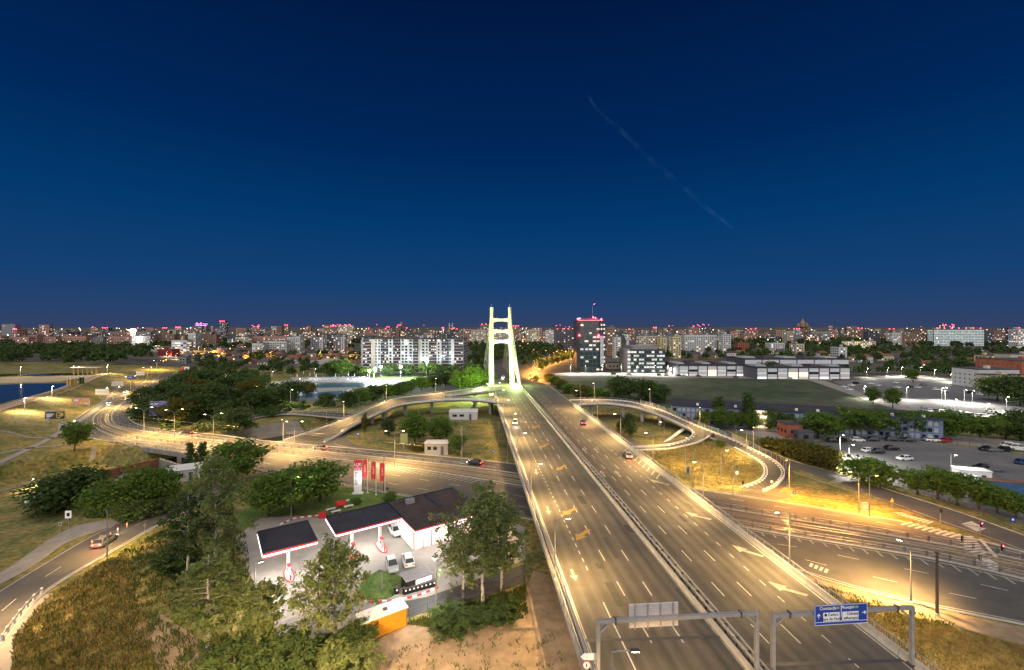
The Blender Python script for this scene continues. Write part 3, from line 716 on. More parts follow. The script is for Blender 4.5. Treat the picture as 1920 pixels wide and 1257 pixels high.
# graffiti wall: panels with sprayed colour
def spray(name, c1, c2, c3, sc):
    m = bpy.data.materials.new(name); m.use_nodes = True; n = m.node_tree.nodes; l = m.node_tree.links; b = n['Principled BSDF']; b.inputs['Roughness'].default_value = .8
    g = n.new('ShaderNodeNewGeometry'); v = n.new('ShaderNodeTexVoronoi'); v.inputs['Scale'].default_value = sc; no = n.new('ShaderNodeTexNoise'); no.inputs['Scale'].default_value = sc * 1.3; no.inputs['Detail'].default_value = 2
    r = n.new('ShaderNodeValToRGB'); r.color_ramp.interpolation = 'CONSTANT'
    for e, (p, c) in zip([r.color_ramp.elements[0], r.color_ramp.elements[1], r.color_ramp.elements.new(.47), r.color_ramp.elements.new(.60)], ((0, c1), (.53, c2), (.46, c3), (.62, c1))): e.position = p; e.color = lin(*c)
    l.new(g.outputs['Position'], no.inputs['Vector']); l.new(no.outputs['Fac'], r.inputs[0]); l.new(r.outputs[0], b.inputs['Base Color']); return m
gy_ = (.24, .23, .22)
sprays = [spray('graffiti_grey', gy_, (.5, .5, .5), (.05, .05, .06), 1.1), spray('graffiti_green', (.2, .24, .18), (.45, .6, .3), (.05, .16, .1), 1.2), spray('graffiti_teal', (.16, .22, .22), (.5, .6, .58), (.03, .12, .12), 1.4), spray('graffiti_yellow', (.38, .30, .14), (.75, .58, .12), (.5, .42, .3), 1.2), spray('graffiti_silver', (.16, .16, .17), (.65, .65, .66), (.04, .04, .05), 1.3), spray('graffiti_brown', (.12, .08, .07), (.34, .24, .2), (.05, .02, .03), 1.5), spray('graffiti_purple', (.13, .06, .11), (.42, .18, .34), (.05, .02, .06), 1.5)]
gwall = thing('graffiti_wall', 'grey panel wall covered in coloured graffiti along the loop ramp', 'wall', C[40])
Wp = resample(offset(C[17:62], -.35), 3.0); order = [0, 0, 4, 2, 0, 1, 1, 0, 0, 4, 0, 0, 2, 2, 0, 3, 3, 3, 0, 4, 4, 4, 5, 5, 5, 6, 6, 6, 6]
for i, (a, b) in enumerate(zip(Wp, Wp[1:])):
    MB().bar(a + (b - a) * .02 + Vector((0, 0, 1.0)), b - (b - a) * .02 + Vector((0, 0, 1.0)), .08, 1.9).build('panel', sprays[order[min(i, len(order) - 1)]], gwall)
    MB().box(a + Vector((0, 0, 1.05)), (.16, .16, 2.1)).build('post', m_steel, gwall)
for u, w in ((5, 3.0), (13, 4.6), (18, 4.8), (23, 4.4)):
    c = (C[u] + D[u]) / 2; d = C[u] - D[u]; pier(rrp, c.x, c.y, c.z - 1.1, w, math.atan2(d.y, d.x))
# sloping concrete end of the embankment under the split
MB().add([G(1242, 830), G(1256, 826), G(1290, 802, 1.6), G(1284, 799, 1.8)], [(0, 1, 2, 3)]).build('abutment_slope', m_conc_l, rrp)

# ------------------------------------------------------------------ cable stayed pylon
TY = 256.0
py_ = thing('bridge_pylon', 'tall floodlit pale green H shaped pylon with three crossbeams and stay cables', 'pylon', AT(940, TY, 0))
m_pyl = M('pylon_concrete', (.70, .72, .60), .75, .16, .5)
legs = []
for (xb, xt) in ((922.3, 921.5), (961.0, 955.5)):
    b = AT(xb, TY, 0); t = AT(xt, TY, ZH(576.5, TY)); m1 = b.lerp(t, .45)
    w = [(1.35, 2.2), (1.1, 1.9), (.9, 1.7)]
    vs = [c + Vector((sx * wx, sy * wy, 0)) for c, (wx, wy) in zip((b, m1, t), w) for sx, sy in ((-.5, -1), (.5, -1), (1, -.5), (1, .5), (.5, 1), (-.5, 1), (-1, .5), (-1, -.5))]
    MB().add(vs, [tuple(range(8))[::-1]] + [(8 * r + i, 8 * r + (i + 1) % 8, 8 * r + 8 + (i + 1) % 8, 8 * r + 8 + i) for r in (0, 1) for i in range(8)] + [tuple(range(16, 24))]).build('leg', m_pyl, py_)
    MB().tube([t, t + Vector((0, 0, 2.0))], .12).build('lightning_rod', m_steel, py_); legs.append((b, t))
def legx(k, z): b, t = legs[k]; return b.x + (t.x - b.x) * (z / t.z)
for y0, y1 in ((598, 604), (619, 625.5), (638, 644.5)):
    z1, z0 = ZH(y0, TY), ZH(y1, TY); xl_, xr_ = legx(0, z0) + .6, legx(1, z0) - .6; n = 12; vs = []; 
    for i in range(n + 1):
        u = i / n; x = xl_ + (xr_ - xl_) * u; e = abs(2 * u - 1) ** 2.5; zt = z1 + .55 * e; zb = z0 + .45 * (1 - e) - .5 * e
        vs += [(x, TY - .8, zb), (x, TY + .8, zb), (x, TY + .8, zt), (x, TY - .8, zt)]
    MB().add(vs, [(4 * i + j, 4 * i + (j + 1) % 4, 4 * i + 4 + (j + 1) % 4, 4 * i + 4 + j) for i in range(n) for j in range(4)]).build('crossbeam', m_pyl, py_, recalc=True)
for k, s in ((0, .318), (1, .822)):
    for i in range(12):
        f = i / 11; zt = 50 - f * 22
        a = Vector((legx(k, zt), TY + 1, zt)); b = O(s, TY + 128 - f * 104, ZD - 1.0 * (1 - f) + .3)
        MB().tube([a, b], .11, 5).build('stay_cable', m_pyl, py_)
    for i in range(9):
        f = i / 8; zt = 50 - f * 24
        a = Vector((legx(k, zt), TY - 1, zt)); b = O(s, TY - 13 + f * 8, ZD + .2)
        MB().tube([a, b], .12, 5).build('stay_cable', m_pyl, py_)
# ------------------------------------------------------------------ street lamps
def light(kind, name, loc, power, col, parent, size=.2, spot=150, blend=.6, tilt=(0, 0, 0), local=True):
    d = bpy.data.lights.new(name, kind); d.energy = power; d.color = col; d.shadow_soft_size = size
    if kind == 'SPOT': d.spot_size = R(spot); d.spot_blend = blend
    o = bpy.data.objects.new(name, d); COL.objects.link(o); o.location = loc; o.rotation_euler = tilt
    if parent is not None:
        o.parent = parent; KIDS.setdefault(parent.name, []).append(o)
    return o
WARM = (1.0, .61, .21); AMBER = (1.0, .43, .07); WHITE = (1.0, .93, .80); COOL = (.86, .95, 1.0); GREENW = (.86, 1.0, .72)
def lamp(label, base, h, arm, rz, power, col, group=None, glowm=None, spot=150, head=True, two=False, pole=m_pole, tilt=22):
    t = thing('street_lamp', label, 'street lamp', base, rz, group)
    MB().tube([(0, 0, 0), (0, 0, h * .5), (0, 0, h)], [.11, .09, .06], 8).build('pole', pole, t, local=True)
    MB().tube([(0, 0, 0), (0, 0, .5)], [.17, .15], 8).build('pole_base', pole, t, local=True)
    for sgn in ((1, -1) if two else (1,)):
        MB().tube([(0, 0, h - .05), (sgn * arm * .35, 0, h + (.35 * arm if two else .06)), (sgn * arm, 0, h + (.62 * arm if two else .10))], .045, 6).build('arm', pole, t, local=True)
        zz = h + (.62 * arm if two else .10)
        hd = MB(); hd.box((sgn * (arm + .25), 0, zz + .03), (.85, .30, .12), taper=.8).build('lamp_head', m_steel_d, t, local=True)
        if glowm: MB().box((sgn * (arm + .28), 0, zz - .055), (.6, .24, .04)).build('lamp_lens', glowm, t, local=True)
        if power: light('SPOT', 'lamp_light', (sgn * (arm + .28), 0, zz - .12), power, col, t, .12, spot, .8, (0, R(-tilt) * sgn, 0))
    return t
# on the overpass
OP = 14200
for i, y in enumerate((34.6, 58.5, 82, 105.5, 129, 153, 177, 201)):
    lamp(f'lamp post on the river side edge of the overpass, {nth(i)} from the sign gantries', O(.334, y), 7.6, 1.5, 0, OP, WARM, 'overpass lamps, river side', g_warm)
for i, y in enumerate((60.5, 83, 106, 129, 153, 176)):
    lamp(f'lamp post on the lot side edge of the overpass, {nth(i)} from the sign gantries', O(1.318, y), 7.6, 1.5, math.pi, OP, WARM, 'overpass lamps, lot side', g_warm)
lamp('lamp post of the overpass just behind the viewpoint', O(1.318, 26), 7.6, 1.5, math.pi, OP * 1.3, WARM, 'overpass lamps, lot side', g_warm)
lamp('lamp post of the overpass below the viewpoint', O(.334, 12), 7.6, 1.5, 0, OP, WARM, 'overpass lamps, river side', g_warm)
# twin arm posts along the tram
SP = 21000
for i, (px, py) in enumerate(((1722, 1128),)):
    lamp('slim grey lamp post on the sandy verge beside the near carriageway', G(1708, 1128), 8.4, 1.0, 2.2, SP * 1.7, (1, .56, .17), None, g_warm)
for i, (px, py) in enumerate(((294, 698), (276, 716), (245, 738), (212, 766), (270, 817), (327, 822), (400, 833), (552, 852), (740, 876))):
    lamp(f'twin arm lamp and tram wire post, {nth(i)} along the tram from the city end', G(px, py), 9.0, 2.2, 1.2 if i < 4 else (.3 if i < 7 else 0), SP, WARM, 'twin arm tram posts', g_warm, two=True)
for i, (px, py, hp) in enumerate(((1610, 962, 880), (1400, 860, 0), (1352, 908, 0), (1300, 912, 0), (1480, 928, 0), (1630, 968, 0), (1245, 842, 0), (1285, 880, 0))):
    lamp(['pale concrete post with tram wire bracket on the golden lawn tip', 'lamp post on the inner side of the loop ramp', 'bent arm lamp post in the loop lawn', 'slim post beside the overpass on the loop lawn', 'lamp post at the outer side of the loop ramp mouth', 'small bent lamp post beside the concrete tram post', 'lamp post in the little loop by the ramp split', 'lamp post beside the overpass edge on the loop lawn'][i], G(px, py), 8.5, 1.2, [2.5, 3.0, 0, 1, -2.5, 0, 2, 1][i], 24000 if i in (0, 4, 5) else 12000, AMBER if i in (0, 4, 5) else WARM, None, g_sod if i in (0, 4, 5) else g_warm)
# lamp on the left, unlit pole tops and side road
lamp('orange lamp behind the dark firs beside the street bridge', G(362, 862), 6.5, .6, 0, 5000, AMBER, None, g_sod)
lamp('dark lamp post on the kerb of the side road', G(201, 1043), 7.5, .8, 2.4, 9000, WARM, None, g_warm)
lamp('lamp post beside the footpath at the guard posts', G(-60, 1195), 12, 1.5, 0, 24000, (1, .62, .26), None, g_warm)
lamp('unseen lamp post added to light the weedy slope', G(330, 1700), 14, 1.5, 1.57, 70000, (1, .62, .26), None, g_warm)  # added below the view to brighten the lower weeds
lamp('unseen lamp post added to light the dirt yard', G(830, 1480), 8, 1.5, 1.6, 16000, (1, .66, .30), None, g_warm)  # added out of view for warm light on the dirt
lamp('unseen lamp post added to light the dry slope right of the overpass', G(2080, 1500), 8, 1.5, 2.0, 42000, (1, .70, .36), None, g_warm)  # added beyond the right edge to light the dry grass
# promenade lamps
for i, (px, py, z) in enumerate(((46, 766, 5.5), (97, 744, 5.5), (38, 703.5, 5.5), (137, 702, 5.5), (201, 700, 5.5), (60, 880, 0), (137, 800, 0))):
    p = G(px, py, z); p.z = h1(p.x, p.y)
    lamp(['lamp on the near stretch of the lake promenade', 'lamp on the far stretch of the lake promenade', 'lamp behind the island bank above the lake', 'lamp beside the yellow pavilion posts across the lake', 'lamp at the far end of the lake promenade', 'low glowing lamp on the dam slope above the black billboard', 'low glowing lamp on the dam slope behind the red billboard'][i], p, 6.0 if i < 5 else 2.2, .3, 0, 20000 if i < 5 else 8000, (1, .74, .42), None, g_warm, 170)
# lit car parks and office road: cool white
for i, (px, py) in enumerate(((1070, 700), (1098, 700), (1130, 699.5), (1165, 700), (1194, 700.5), (1228, 701), (1252, 702), (1330, 703), (1420, 705), (1500, 707))):
    lamp(f'white office road lamp, {nth(i)} from the glass tower', G(px, py), 7, .6, -1.57, 26000, WHITE, 'office road lamps', g_white, 165)
for i, (px, py) in enumerate(((1625, 708), (1664, 706), (1690, 704.5), (1725, 705), (1752, 710), (1783, 717), (1835, 722), (1620, 748), (1700, 750), (1766, 752), (1772, 752), (1808, 756), (1823, 758), (1887, 772), (1790, 778), (1850, 788))):  # the last two lamps are added to brighten the crowded yard
    lamp(f'white lamp of the far floodlit lot, {nth(i)} in order from the meadow', G(px, py), 7, .6, -1.57, 15000, WHITE, 'far lot lamps', g_white, 165)
for i, (px, py) in enumerate(((1575, 858), (1592, 880), (1783, 903), (1540, 800), (1722, 822), (1262, 779))):
    lamp(['hooked lamp at the corner of the near parking lot', 'dark lamp post in front of the lot hedge', 'dark lamp post beside the white site cabin', 'starlike lamp behind the round tree by the red kiosk', 'lamp among the trees at the middle of the plaza', 'slim lamp at the end of the blue building'][i], G(px, py), 7, .8, -1.2, (1800 if i == 2 else 20000) if i != 3 else 20000, WHITE, None, g_white, 165)
# avenue
k = 0
for i, p in enumerate(resample(av, 22)):
    for s in (-1, 1):
        if k < 30:
            q = p + Vector((0, s * 11, 0)); lamp(f'sodium lamp of the avenue, {nth(k)} going away', q, 9, 1.2, -1.57 * s, 34000, AMBER, 'avenue sodium lamps', g_sod, 165); k += 1

for i, p in enumerate(resample(A[2:], 26)):
    lamp(f'lamp post on the river side ramp, {nth(i)} going down', p + Vector((0, 0, .3)), 7.5, 1.4, -1.3, 13000, WARM, 'river ramp lamps', g_warm)
for i, p in enumerate(resample(C[6:48], 26)):
    lamp(f'lamp post on the loop ramp beside the graffiti wall, {nth(i)} going down', p + Vector((0, 0, .3)), 7.5, 1.4, -2.0, 11000, WARM, 'loop ramp lamps', g_warm)

for i, (px, py) in enumerate(((421, 732), (480, 752), (356, 748), (545, 768))):  # second and third lamps are added to break up the dark wood
    lamp(f'lone lamp among the trees of the river wood, {nth(i)} of four', G(px, py), 9.5, .5, 0, 9000, (1, .86, .5), 'river wood lamps', g_warm, 172)
for i, (px, py) in enumerate(((296, 658), (305, 666), (312, 673), (330, 678), (322, 668), (288, 652))):
    lamp(f'lamp of the street running into the city, {nth(i)} from its far end', G(px, py), 9, 1.2, 0, 36000, (1, .72, .42), 'city street lamps', g_warm, 168)
for i, (px, py) in enumerate(((362, 660), (372, 663), (384, 666), (395, 669), (406, 672), (418, 674), (465, 676), (508, 676), (582, 684), (600, 672), (650, 676), (664, 678), (627, 664))):
    lamp(f'sodium lamp among the garden trees, {nth(i)} from the city street', G(px, py), 10, .8, 0, 60000, AMBER, 'garden sodium lamps', g_sod, 172)
# ------------------------------------------------------------------ vegetation
def leaves(cent, size, seed, flat=0.35, jit=.5):
    """one quad per leaf clump at the given centres"""
    r = np.random.default_rng(seed); n = len(cent)
    u = r.normal(size=(n, 3)); u /= np.linalg.norm(u, axis=1)[:, None]
    w = r.normal(size=(n, 3)); w[:, 2] *= 1 - flat; v = np.cross(u, w); v /= np.linalg.norm(v, axis=1)[:, None] + 1e-9
    s = (size * (1 - jit + 2 * jit * r.random(n)))[:, None]
    u = u * s; v = v * s * .62
    V = np.stack([cent - u, cent - v * .9, cent + u, cent + v], 1).reshape(-1, 3)
    return V
def quad_mesh(name, V, mat):
    n = len(V) // 4; me = bpy.data.meshes.new(name)
    me.vertices.add(len(V)); me.vertices.foreach_set('co', V.astype(np.float32).ravel())
    me.loops.add(n * 4); me.loops.foreach_set('vertex_index', np.arange(n * 4, dtype=np.int32))
    me.polygons.add(n); me.polygons.foreach_set('loop_start', np.arange(0, n * 4, 4, dtype=np.int32)); me.polygons.foreach_set('loop_total', np.full(n, 4, np.int32))
    mats = mat if isinstance(mat, list) else [mat]
    for m in mats: me.materials.append(m)
    me.update(calc_edges=True); me.validate(); return me
def tree_geo(seed, H, rad, base, nb, nl, leaf, shape='round', trunk_r=.18, droop=0.0, gap=.0, cl=.30):
    """trunk mesh builder and leaf centres for a tree of height H, crown radius rad, crown starting at base*H"""
    r = np.random.default_rng(seed); mb = MB()
    lean = r.normal(size=2) * .03 * H
    tr = [Vector((lean[0] * t * t + .035 * H * math.sin(4.2 * t + seed) * t, lean[1] * t * t + .02 * H * math.cos(5 * t + seed) * t, H * t * .93)) for t in np.linspace(0, 1, 7)]
    mb.tube(tr, [trunk_r * (1.25 - 1.15 * t) + .02 for t in np.linspace(0, 1, 7)], 7)
    def tp(t): i = min(5, int(t * 6)); return tr[i].lerp(tr[i + 1], t * 6 - i)
    C = []
    for k in range(nb):
        t = base + (1 - base) * ((k + .5) / nb) ** .9; a = k * 2.4 + r.random() * .9; o = tp(min(.98, t * .96))
        q = (t - base) / (1 - base)
        prof = {'round': math.sin(math.pi * (.12 + .80 * q)) ** .7, 'tall': (.55 + .45 * math.sin(math.pi * q)) * (1 - .55 * q), 'cone': 1.05 - q * .97, 'umbrella': .45 + .65 * q if q < .8 else .8, 'oval': math.sin(math.pi * (.10 + .86 * q)) ** .85}[shape]
        L = rad * prof * (.62 + .45 * r.random())
        rise = (.35 - .1 * q) * L if shape != 'cone' else -.15 * L
        e = o + Vector((math.cos(a) * L, math.sin(a) * L, rise - droop * L * .4)); m_ = o.lerp(e, .5) + Vector((0, 0, .10 * L))
        mb.tube([o, m_, e], [trunk_r * .35 * (1.1 - q * .7), trunk_r * .2 * (1.1 - q * .7), .012], 4, cap=False)
        n1 = int(nl / nb * (.6 + .8 * prof)); ncl = 4 if nl / nb > 30 else 3
        for j in range(ncl):
            f = .35 + .65 * (j + 1) / ncl; c = np.array(o.lerp(e, f)) + r.normal(size=3) * rad * .13 * np.array([1, 1, .7])
            g = r.normal(size=(max(2, n1 // ncl), 3)); g /= np.linalg.norm(g, axis=1)[:, None]; g *= (r.random((len(g), 1)) ** .45)
            br = rad * (cl + .14 * r.random()) * (1 if shape != 'cone' else .55)
            P = c + g * br * np.array([1, 1, .72])
            if droop: P[:, 2] -= droop * br * r.random(len(P)) * 2.2
            C.append(P)
    C = np.concatenate(C)
    if gap: C = C[r.random(len(C)) > gap]
    C[:, 2] = np.maximum(C[:, 2], .35)
    return mb, C
def make_tree(name, seed, H, rad, base, nb, nl, leaf, shape, mat, bark=m_bark, **k):
    t = thing(name, '', 'tree')
    mb, C = tree_geo(seed, H, rad, base, nb, nl, leaf, shape, **k)
    mb.build('trunk', bark, t, local=True, smooth=True)
    link('crown', quad_mesh('crown', leaves(C, leaf, seed), mat), t, local=True)
    return t
PROTO = {}
def proto(key, *a, **k): PROTO[key] = [make_tree(*a, **k), [False]]
# unit protos are 10 m high and 4 m in radius; placed trees are scaled to size
proto('r1', 'broadleaf_tree', 11, 10, 4, .24, 26, 3200, .27, 'round', f_green)
proto('r2', 'broadleaf_tree', 12, 10, 4, .20, 30, 3200, .27, 'oval', f_green)
proto('r3', 'broadleaf_tree', 13, 10, 4, .28, 22, 2600, .28, 'umbrella', f_green)
proto('d1', 'broadleaf_tree', 14, 10, 4, .12, 30, 3000, .30, 'round', f_dark)
proto('d2', 'broadleaf_tree', 15, 10, 4, .14, 30, 3000, .30, 'oval', f_dark)
proto('o1', 'broadleaf_tree', 16, 10, 4, .15, 26, 2600, .30, 'oval', f_olive)
proto('w1', 'willow_tree', 17, 10, 4, .22, 30, 3600, .26, 'round', f_green, droop=1.0)
proto('w2', 'willow_tree', 18, 10, 4, .22, 30, 3600, .26, 'round', f_dark, droop=.9)
proto('c1', 'fir_tree', 19, 10, 2.6, .08, 44, 2600, .24, 'cone', f_dark)
proto('p1', 'poplar_tree', 20, 10, 2.2, .10, 34, 2600, .26, 'tall', f_dark)
proto('b1', 'bush', 21, 10, 6.5, .02, 22, 1500, .62, 'round', f_green, trunk_r=.3)
proto('b2', 'bush', 22, 10, 6.5, .02, 22, 1500, .62, 'round', f_olive, trunk_r=.3)
proto('n1', 'bush', 23, 10, 6.5, .02, 34, 6000, .34, 'round', f_dark, trunk_r=.25, cl=.12)
proto('n2', 'bush', 24, 10, 6.5, .02, 40, 5200, .34, 'oval', f_birch, trunk_r=.25, cl=.12)
for kk in PROTO.values(): kk[0]['category'] = 'tree' if 'tree' in kk[0].name else 'bush'
def tree(key, px, py, top, wpx, label, z=0.0, group=None, rz=None):
    """tree standing at photo pixel px, py, reaching row top, wpx wide"""
    p = G(px, py, z); hh = (py - top) * p.y / FPX; rr_ = wpx * p.y / FPX / 2
    pr, used = PROTO[key]; R0 = {'c': 2.6, 'p': 2.2, 'b': 6.5, 'n': 6.5}.get(key[0], 4.0)
    return place(pr, used, p, random.random() * 6.28 if rz is None else rz, (rr_ / R0 * 1.2, rr_ / R0 * 1.2, hh / 9.6), label, group)
# lower left yard
tree('w2', 105, 955, 884, 95, 'broad dark willow beside the yard with the white pickup', -4.5)
tree('d1', 150, 950, 880, 70, 'dark tree behind the broad willow in the sunken yard', -4.5)
tree('w1', 205, 968, 896, 72, 'light green willow next to the side road entrance', -2.0)
tree('r2', 262, 962, 882, 72, 'yellow green tree lit from the side road', -3.0)
tree('r1', 303, 955, 884, 60, 'leafy tree near the blue roofed hut on the side road', -3.0)
tree('r3', 140, 846, 797, 44, 'lone small tree on the lawn before the street bridge')
tree('c1', 358, 876, 828, 24, 'brown fir left of the orange lamp', -1.0); tree('c1', 379, 884, 826, 26, 'dark fir right of the orange lamp')
tree('r1', 440, 905, 833, 84, 'large round tree behind the tall birch by the street')
tree('r2', 505, 968, 894, 78, 'leafy tree at the corner of the station lawn'); tree('r1', 548, 962, 884, 86, 'green tree around the white station lamp')
tree('r2', 600, 940, 870, 74, 'dense round tree left of the price sign')
tree('b1', 668, 945, 935, 16, 'small round bush below the price sign'); tree('b1', 730, 942, 925, 20, 'small bush beside the flag poles')
# under the river ramp
for a in (('r2', 778, 832, 778, 46, 'dense dark tree under the river side ramp'), ('d2', 728, 818, 785, 24, 'small dark tree beside the ramp pier'), ('r1', 824, 832, 784, 44, 'loose tree right of the dense tree under the ramp'), ('b2', 785, 846, 832, 26, 'olive bush beside the wooden shack'), ('r3', 858, 855, 818, 30, 'small tree beside the pole at the shack'), ('d1', 440, 812, 768, 44, 'dark tree at the end of the wood by the street'), ('o1', 684, 815, 776, 10, 'thin bare looking tree beside the ramp foot')): tree(*a)
# right: loops, blue building row
for a in (('d2', 1181, 820, 776, 26, 'slim dark tree in the lawn of the little loop'), ('o1', 1163, 815, 790, 12, 'tiny bare tree in the little loop'), ('b1', 1352, 838, 827, 14, 'shrub at the ramp split'), ('d1', 1165, 750, 708, 44, 'large dark tree above the loop ramp, the one nearer the overpass'), ('d2', 1212, 752, 713, 46, 'large dark tree above the loop ramp, the one nearer the blue building'), ('d1', 1238, 756, 722, 28, 'smaller dark tree beside the end of the blue building'),
          ('p1', 1346, 800, 744, 24, 'dark poplar before the lit stairs of the blue building'), ('p1', 1405, 806, 735, 24, 'tall dark poplar right of the lit stairs'), ('p1', 1797, 716, 668, 26, 'tall dark poplar beside the starlike lot lamp')): tree(*a)
for i, (px, py, tp, w_) in enumerate(((1318, 806, 772, 24), (1352, 806, 768, 34), (1382, 806, 774, 24), (1410, 808, 772, 26), (1447, 808, 768, 34), (1478, 808, 774, 28), (1533, 822, 776, 60), (1568, 816, 782, 30), (1603, 818, 768, 56), (1640, 818, 770, 56), (1690, 820, 776, 52), (1716, 820, 774, 46), (1748, 822, 776, 44), (1782, 822, 772, 58), (1838, 826, 782, 62), (1886, 826, 780, 40), (1915, 828, 772, 60))):
    tree(['r1', 'r2', 'r3', 'r2', 'd1', 'r1'][i % 6], px, py, tp, w_, f'green tree, {nth(i)} in the row before the blue building counted from the loop ramp', group='trees before the blue building')
for i, (px, py, tp, w_) in enumerate(((1448, 842, 824, 34), (1475, 852, 827, 44), (1502, 862, 832, 44), (1530, 872, 838, 44), (1556, 880, 848, 40))):
    tree('b2', px, py, tp, w_, f'olive hedge bush between graffiti wall and lot, {nth(i)} from the loop ramp', group='hedge bushes by the graffiti wall')
tree('b1', 1630, 908, 866, 66, 'large round bush behind the concrete tram post')
for i, (px, py, tp, w_) in enumerate(((1720, 928, 886, 52), (1758, 936, 884, 56), (1795, 948, 890, 56), (1835, 956, 905, 56), (1870, 962, 918, 50), (1904, 972, 926, 50))):
    tree('r3', px, py, tp, w_, f'spreading green tree between slip road and lot, {nth(i)} from the tram post', group='trees along the slip road')
for a in (('r2', 1637, 758, 727, 20, 'small lit tree at the corner of the meadow'), ('r1', 1674, 765, 730, 24, 'tree beside the crowded car yard'), ('r1', 1870, 752, 708, 44, 'round tree at the far lot edge with a lamp under it'), ('d1', 1912, 762, 706, 56, 'large dark tree at the far right of the lot'), ('r3', 1712, 717, 694, 22, 'small tree on the bright drive of the far lot'), ('d1', 1446, 706, 679, 30, 'dark tree in front of the right office hall'),
          ('r2', 886, 734, 690, 44, 'bright lime tree lit by the pylon floodlight'), ('r1', 862, 735, 698, 36, 'lime green tree left of the pylon floodlight tree'), ('r2', 905, 730, 694, 30, 'lime tree right against the pylon foot'), ('r2', 850, 722, 697, 26, 'pale tree beside the white block corner')): tree(*a)
for i, (px, py, tp, w_) in enumerate(((1030, 716, 702, 16), (1040, 722, 708, 18), (1052, 730, 714, 20), (1066, 738, 722, 22), (1092, 746, 725, 30), (1115, 748, 730, 26), (1004, 716, 706, 10), (1135, 748, 736, 18))):
    tree('b1' if i % 2 else 'b2', px, py, tp, w_, f'bush of the hedge beside the falling road right of the pylon, {nth(i)} going down', group='hedge bushes by the falling road')
for i, (px, py, tp, w_) in enumerate(((700, 752, 724, 40), (722, 748, 722, 34), (745, 744, 720, 32), (762, 738, 716, 30), (790, 732, 708, 36), (812, 728, 706, 30), (835, 724, 700, 32), (675, 758, 730, 40), (655, 764, 734, 36))):
    tree(['d1', 'r2', 'd2'][i % 3], px, py, tp, w_, f'tree on the bank above the river side ramp, {nth(i)} of the row', group='trees above the ramp')
for i, (px, py, tp, w_) in enumerate(((640, 708, 676, 44), (620, 708, 680, 30), (665, 706, 684, 26), (690, 707, 690, 26), (730, 705, 682, 34), (765, 705, 684, 30), (800, 704, 682, 36), (825, 703, 684, 30), (845, 703, 685, 30))):
    tree(['r1', 'd2', 'd1'][i % 3], px, py, tp, w_, f'tree at the foot of the white block and floodlit field, {nth(i)} of the row', group='trees before the white block')
for i, (px, py, tp, w_) in enumerate(((545, 752, 716, 40), (520, 762, 728, 44), (490, 770, 730, 44), (470, 760, 712, 40), (430, 772, 726, 44), (400, 770, 722, 50), (380, 790, 738, 54), (350, 780, 724, 54), (335, 798, 748, 50), (300, 790, 742, 44), (275, 770, 728, 40), (312, 770, 720, 46), (262, 790, 762, 30), (365, 760, 712, 44), (420, 745, 705, 44), (455, 735, 702, 40), (340, 742, 702, 40), (385, 732, 694, 44), (575, 742, 716, 30), (610, 762, 738, 30))):
    tree(['d1', 'd2', 'd1', 'o1', 'd2'][i % 5], px, py, tp, w_, f'dark tree of the wood between street bend and pools, {nth(i)} of the stand', group='trees of the river wood')
k = 0
for i, p in enumerate(resample(av[6:], 24)):
    for s in (-1, 1):
        if k >= 30: continue
        q = p + Vector((0, s * 17 + random.uniform(-2, 2), 0)); pr, used = PROTO[('d1', 'r2', 'd2', 'o1')[k % 4]]; h = random.uniform(6.5, 10)
        place(pr, used, (q.x, q.y, 0), random.random() * 6, (h / 9, h / 9, h / 10), f'orange lit tree along the sodium avenue, {nth(k)} going away', 'avenue trees'); k += 1
# the airy birches in front ------------------------------------------------
def birch(label, px, py, top, wpx, seed, nl, shape='oval', gap=.0, mat=f_birch, leaf=.20, base=.22, name='birch_tree', bark=m_birch, tr=.16, z=0.0):
    p = G(px, py, z); H = (py - top) * p.y / FPX; rad = wpx * p.y / FPX / 2
    t = thing(name, label, 'tree', p)
    mb, C = tree_geo(seed, H, rad, base, 36, int(nl * 1.25), leaf, shape, trunk_r=tr, droop=.3, gap=gap, cl=.10)
    mb.build('trunk', bark, t, local=True, smooth=True); link('crown', quad_mesh('crown', leaves(C, leaf, seed), mat), t, local=True)
birch('tall birch left of the station, the back one', 402, 1092, 834, 126, 31, 5200, 'tall', base=.25, tr=.22)
birch('birch below the station, in front of the tall one', 388, 1232, 1030, 130, 32, 3800, 'oval', base=.30, tr=.2)
birch('dark leafy birch between the two tall ones', 350, 1100, 905, 90, 38, 3000, 'oval', base=.35, mat=f_dark)
birch('slender leafy tree before the forecourt', 628, 1206, 996, 140, 33, 4200, 'oval', .12, mat=f_birch)
birch('nearly bare tree before the forecourt', 600, 1207, 1040, 130, 34, 1300, 'round', .45, leaf=.17, bark=m_bark)
birch('small leafy tree at the lower forecourt corner', 490, 1215, 1082, 96, 35, 3000, 'oval', base=.12)
birch('tallest birch beside the overpass', 906, 1140, 886, 140, 36, 5600, 'tall', base=.26, tr=.2)
birch('birch leaning over the station roof', 868, 1128, 958, 140, 37, 2800, 'umbrella', .1, base=.3, tr=.15)
birch('birch nearest the overpass railing', 940, 1110, 918, 120, 39, 4300, 'oval', base=.28, tr=.17)
tree('n1', 672, 1212, 1172, 60, 'leafy bush against the yellow container'); tree('n1', 556, 1252, 1205, 110, 'wide dark bush below the bare tree'); tree('n2', 640, 1255, 1215, 110, 'olive bush at the edge of the dirt yard')
tree('n1', 440, 1262, 1215, 110, 'green bush around the foot of the front birch'); tree('n1', 850, 1172, 1152, 90, 'low green scrub by the station fence'); tree('n1', 930, 1160, 1140, 70, 'low green scrub under the birches')
tree('n1', 330, 1075, 1030, 70, 'green bush on the weedy slope'); tree('n1', 250, 975, 945, 60, 'green bush along the side road fence'); tree('n1', 300, 962, 938, 50, 'bright green bush at the side road bend')

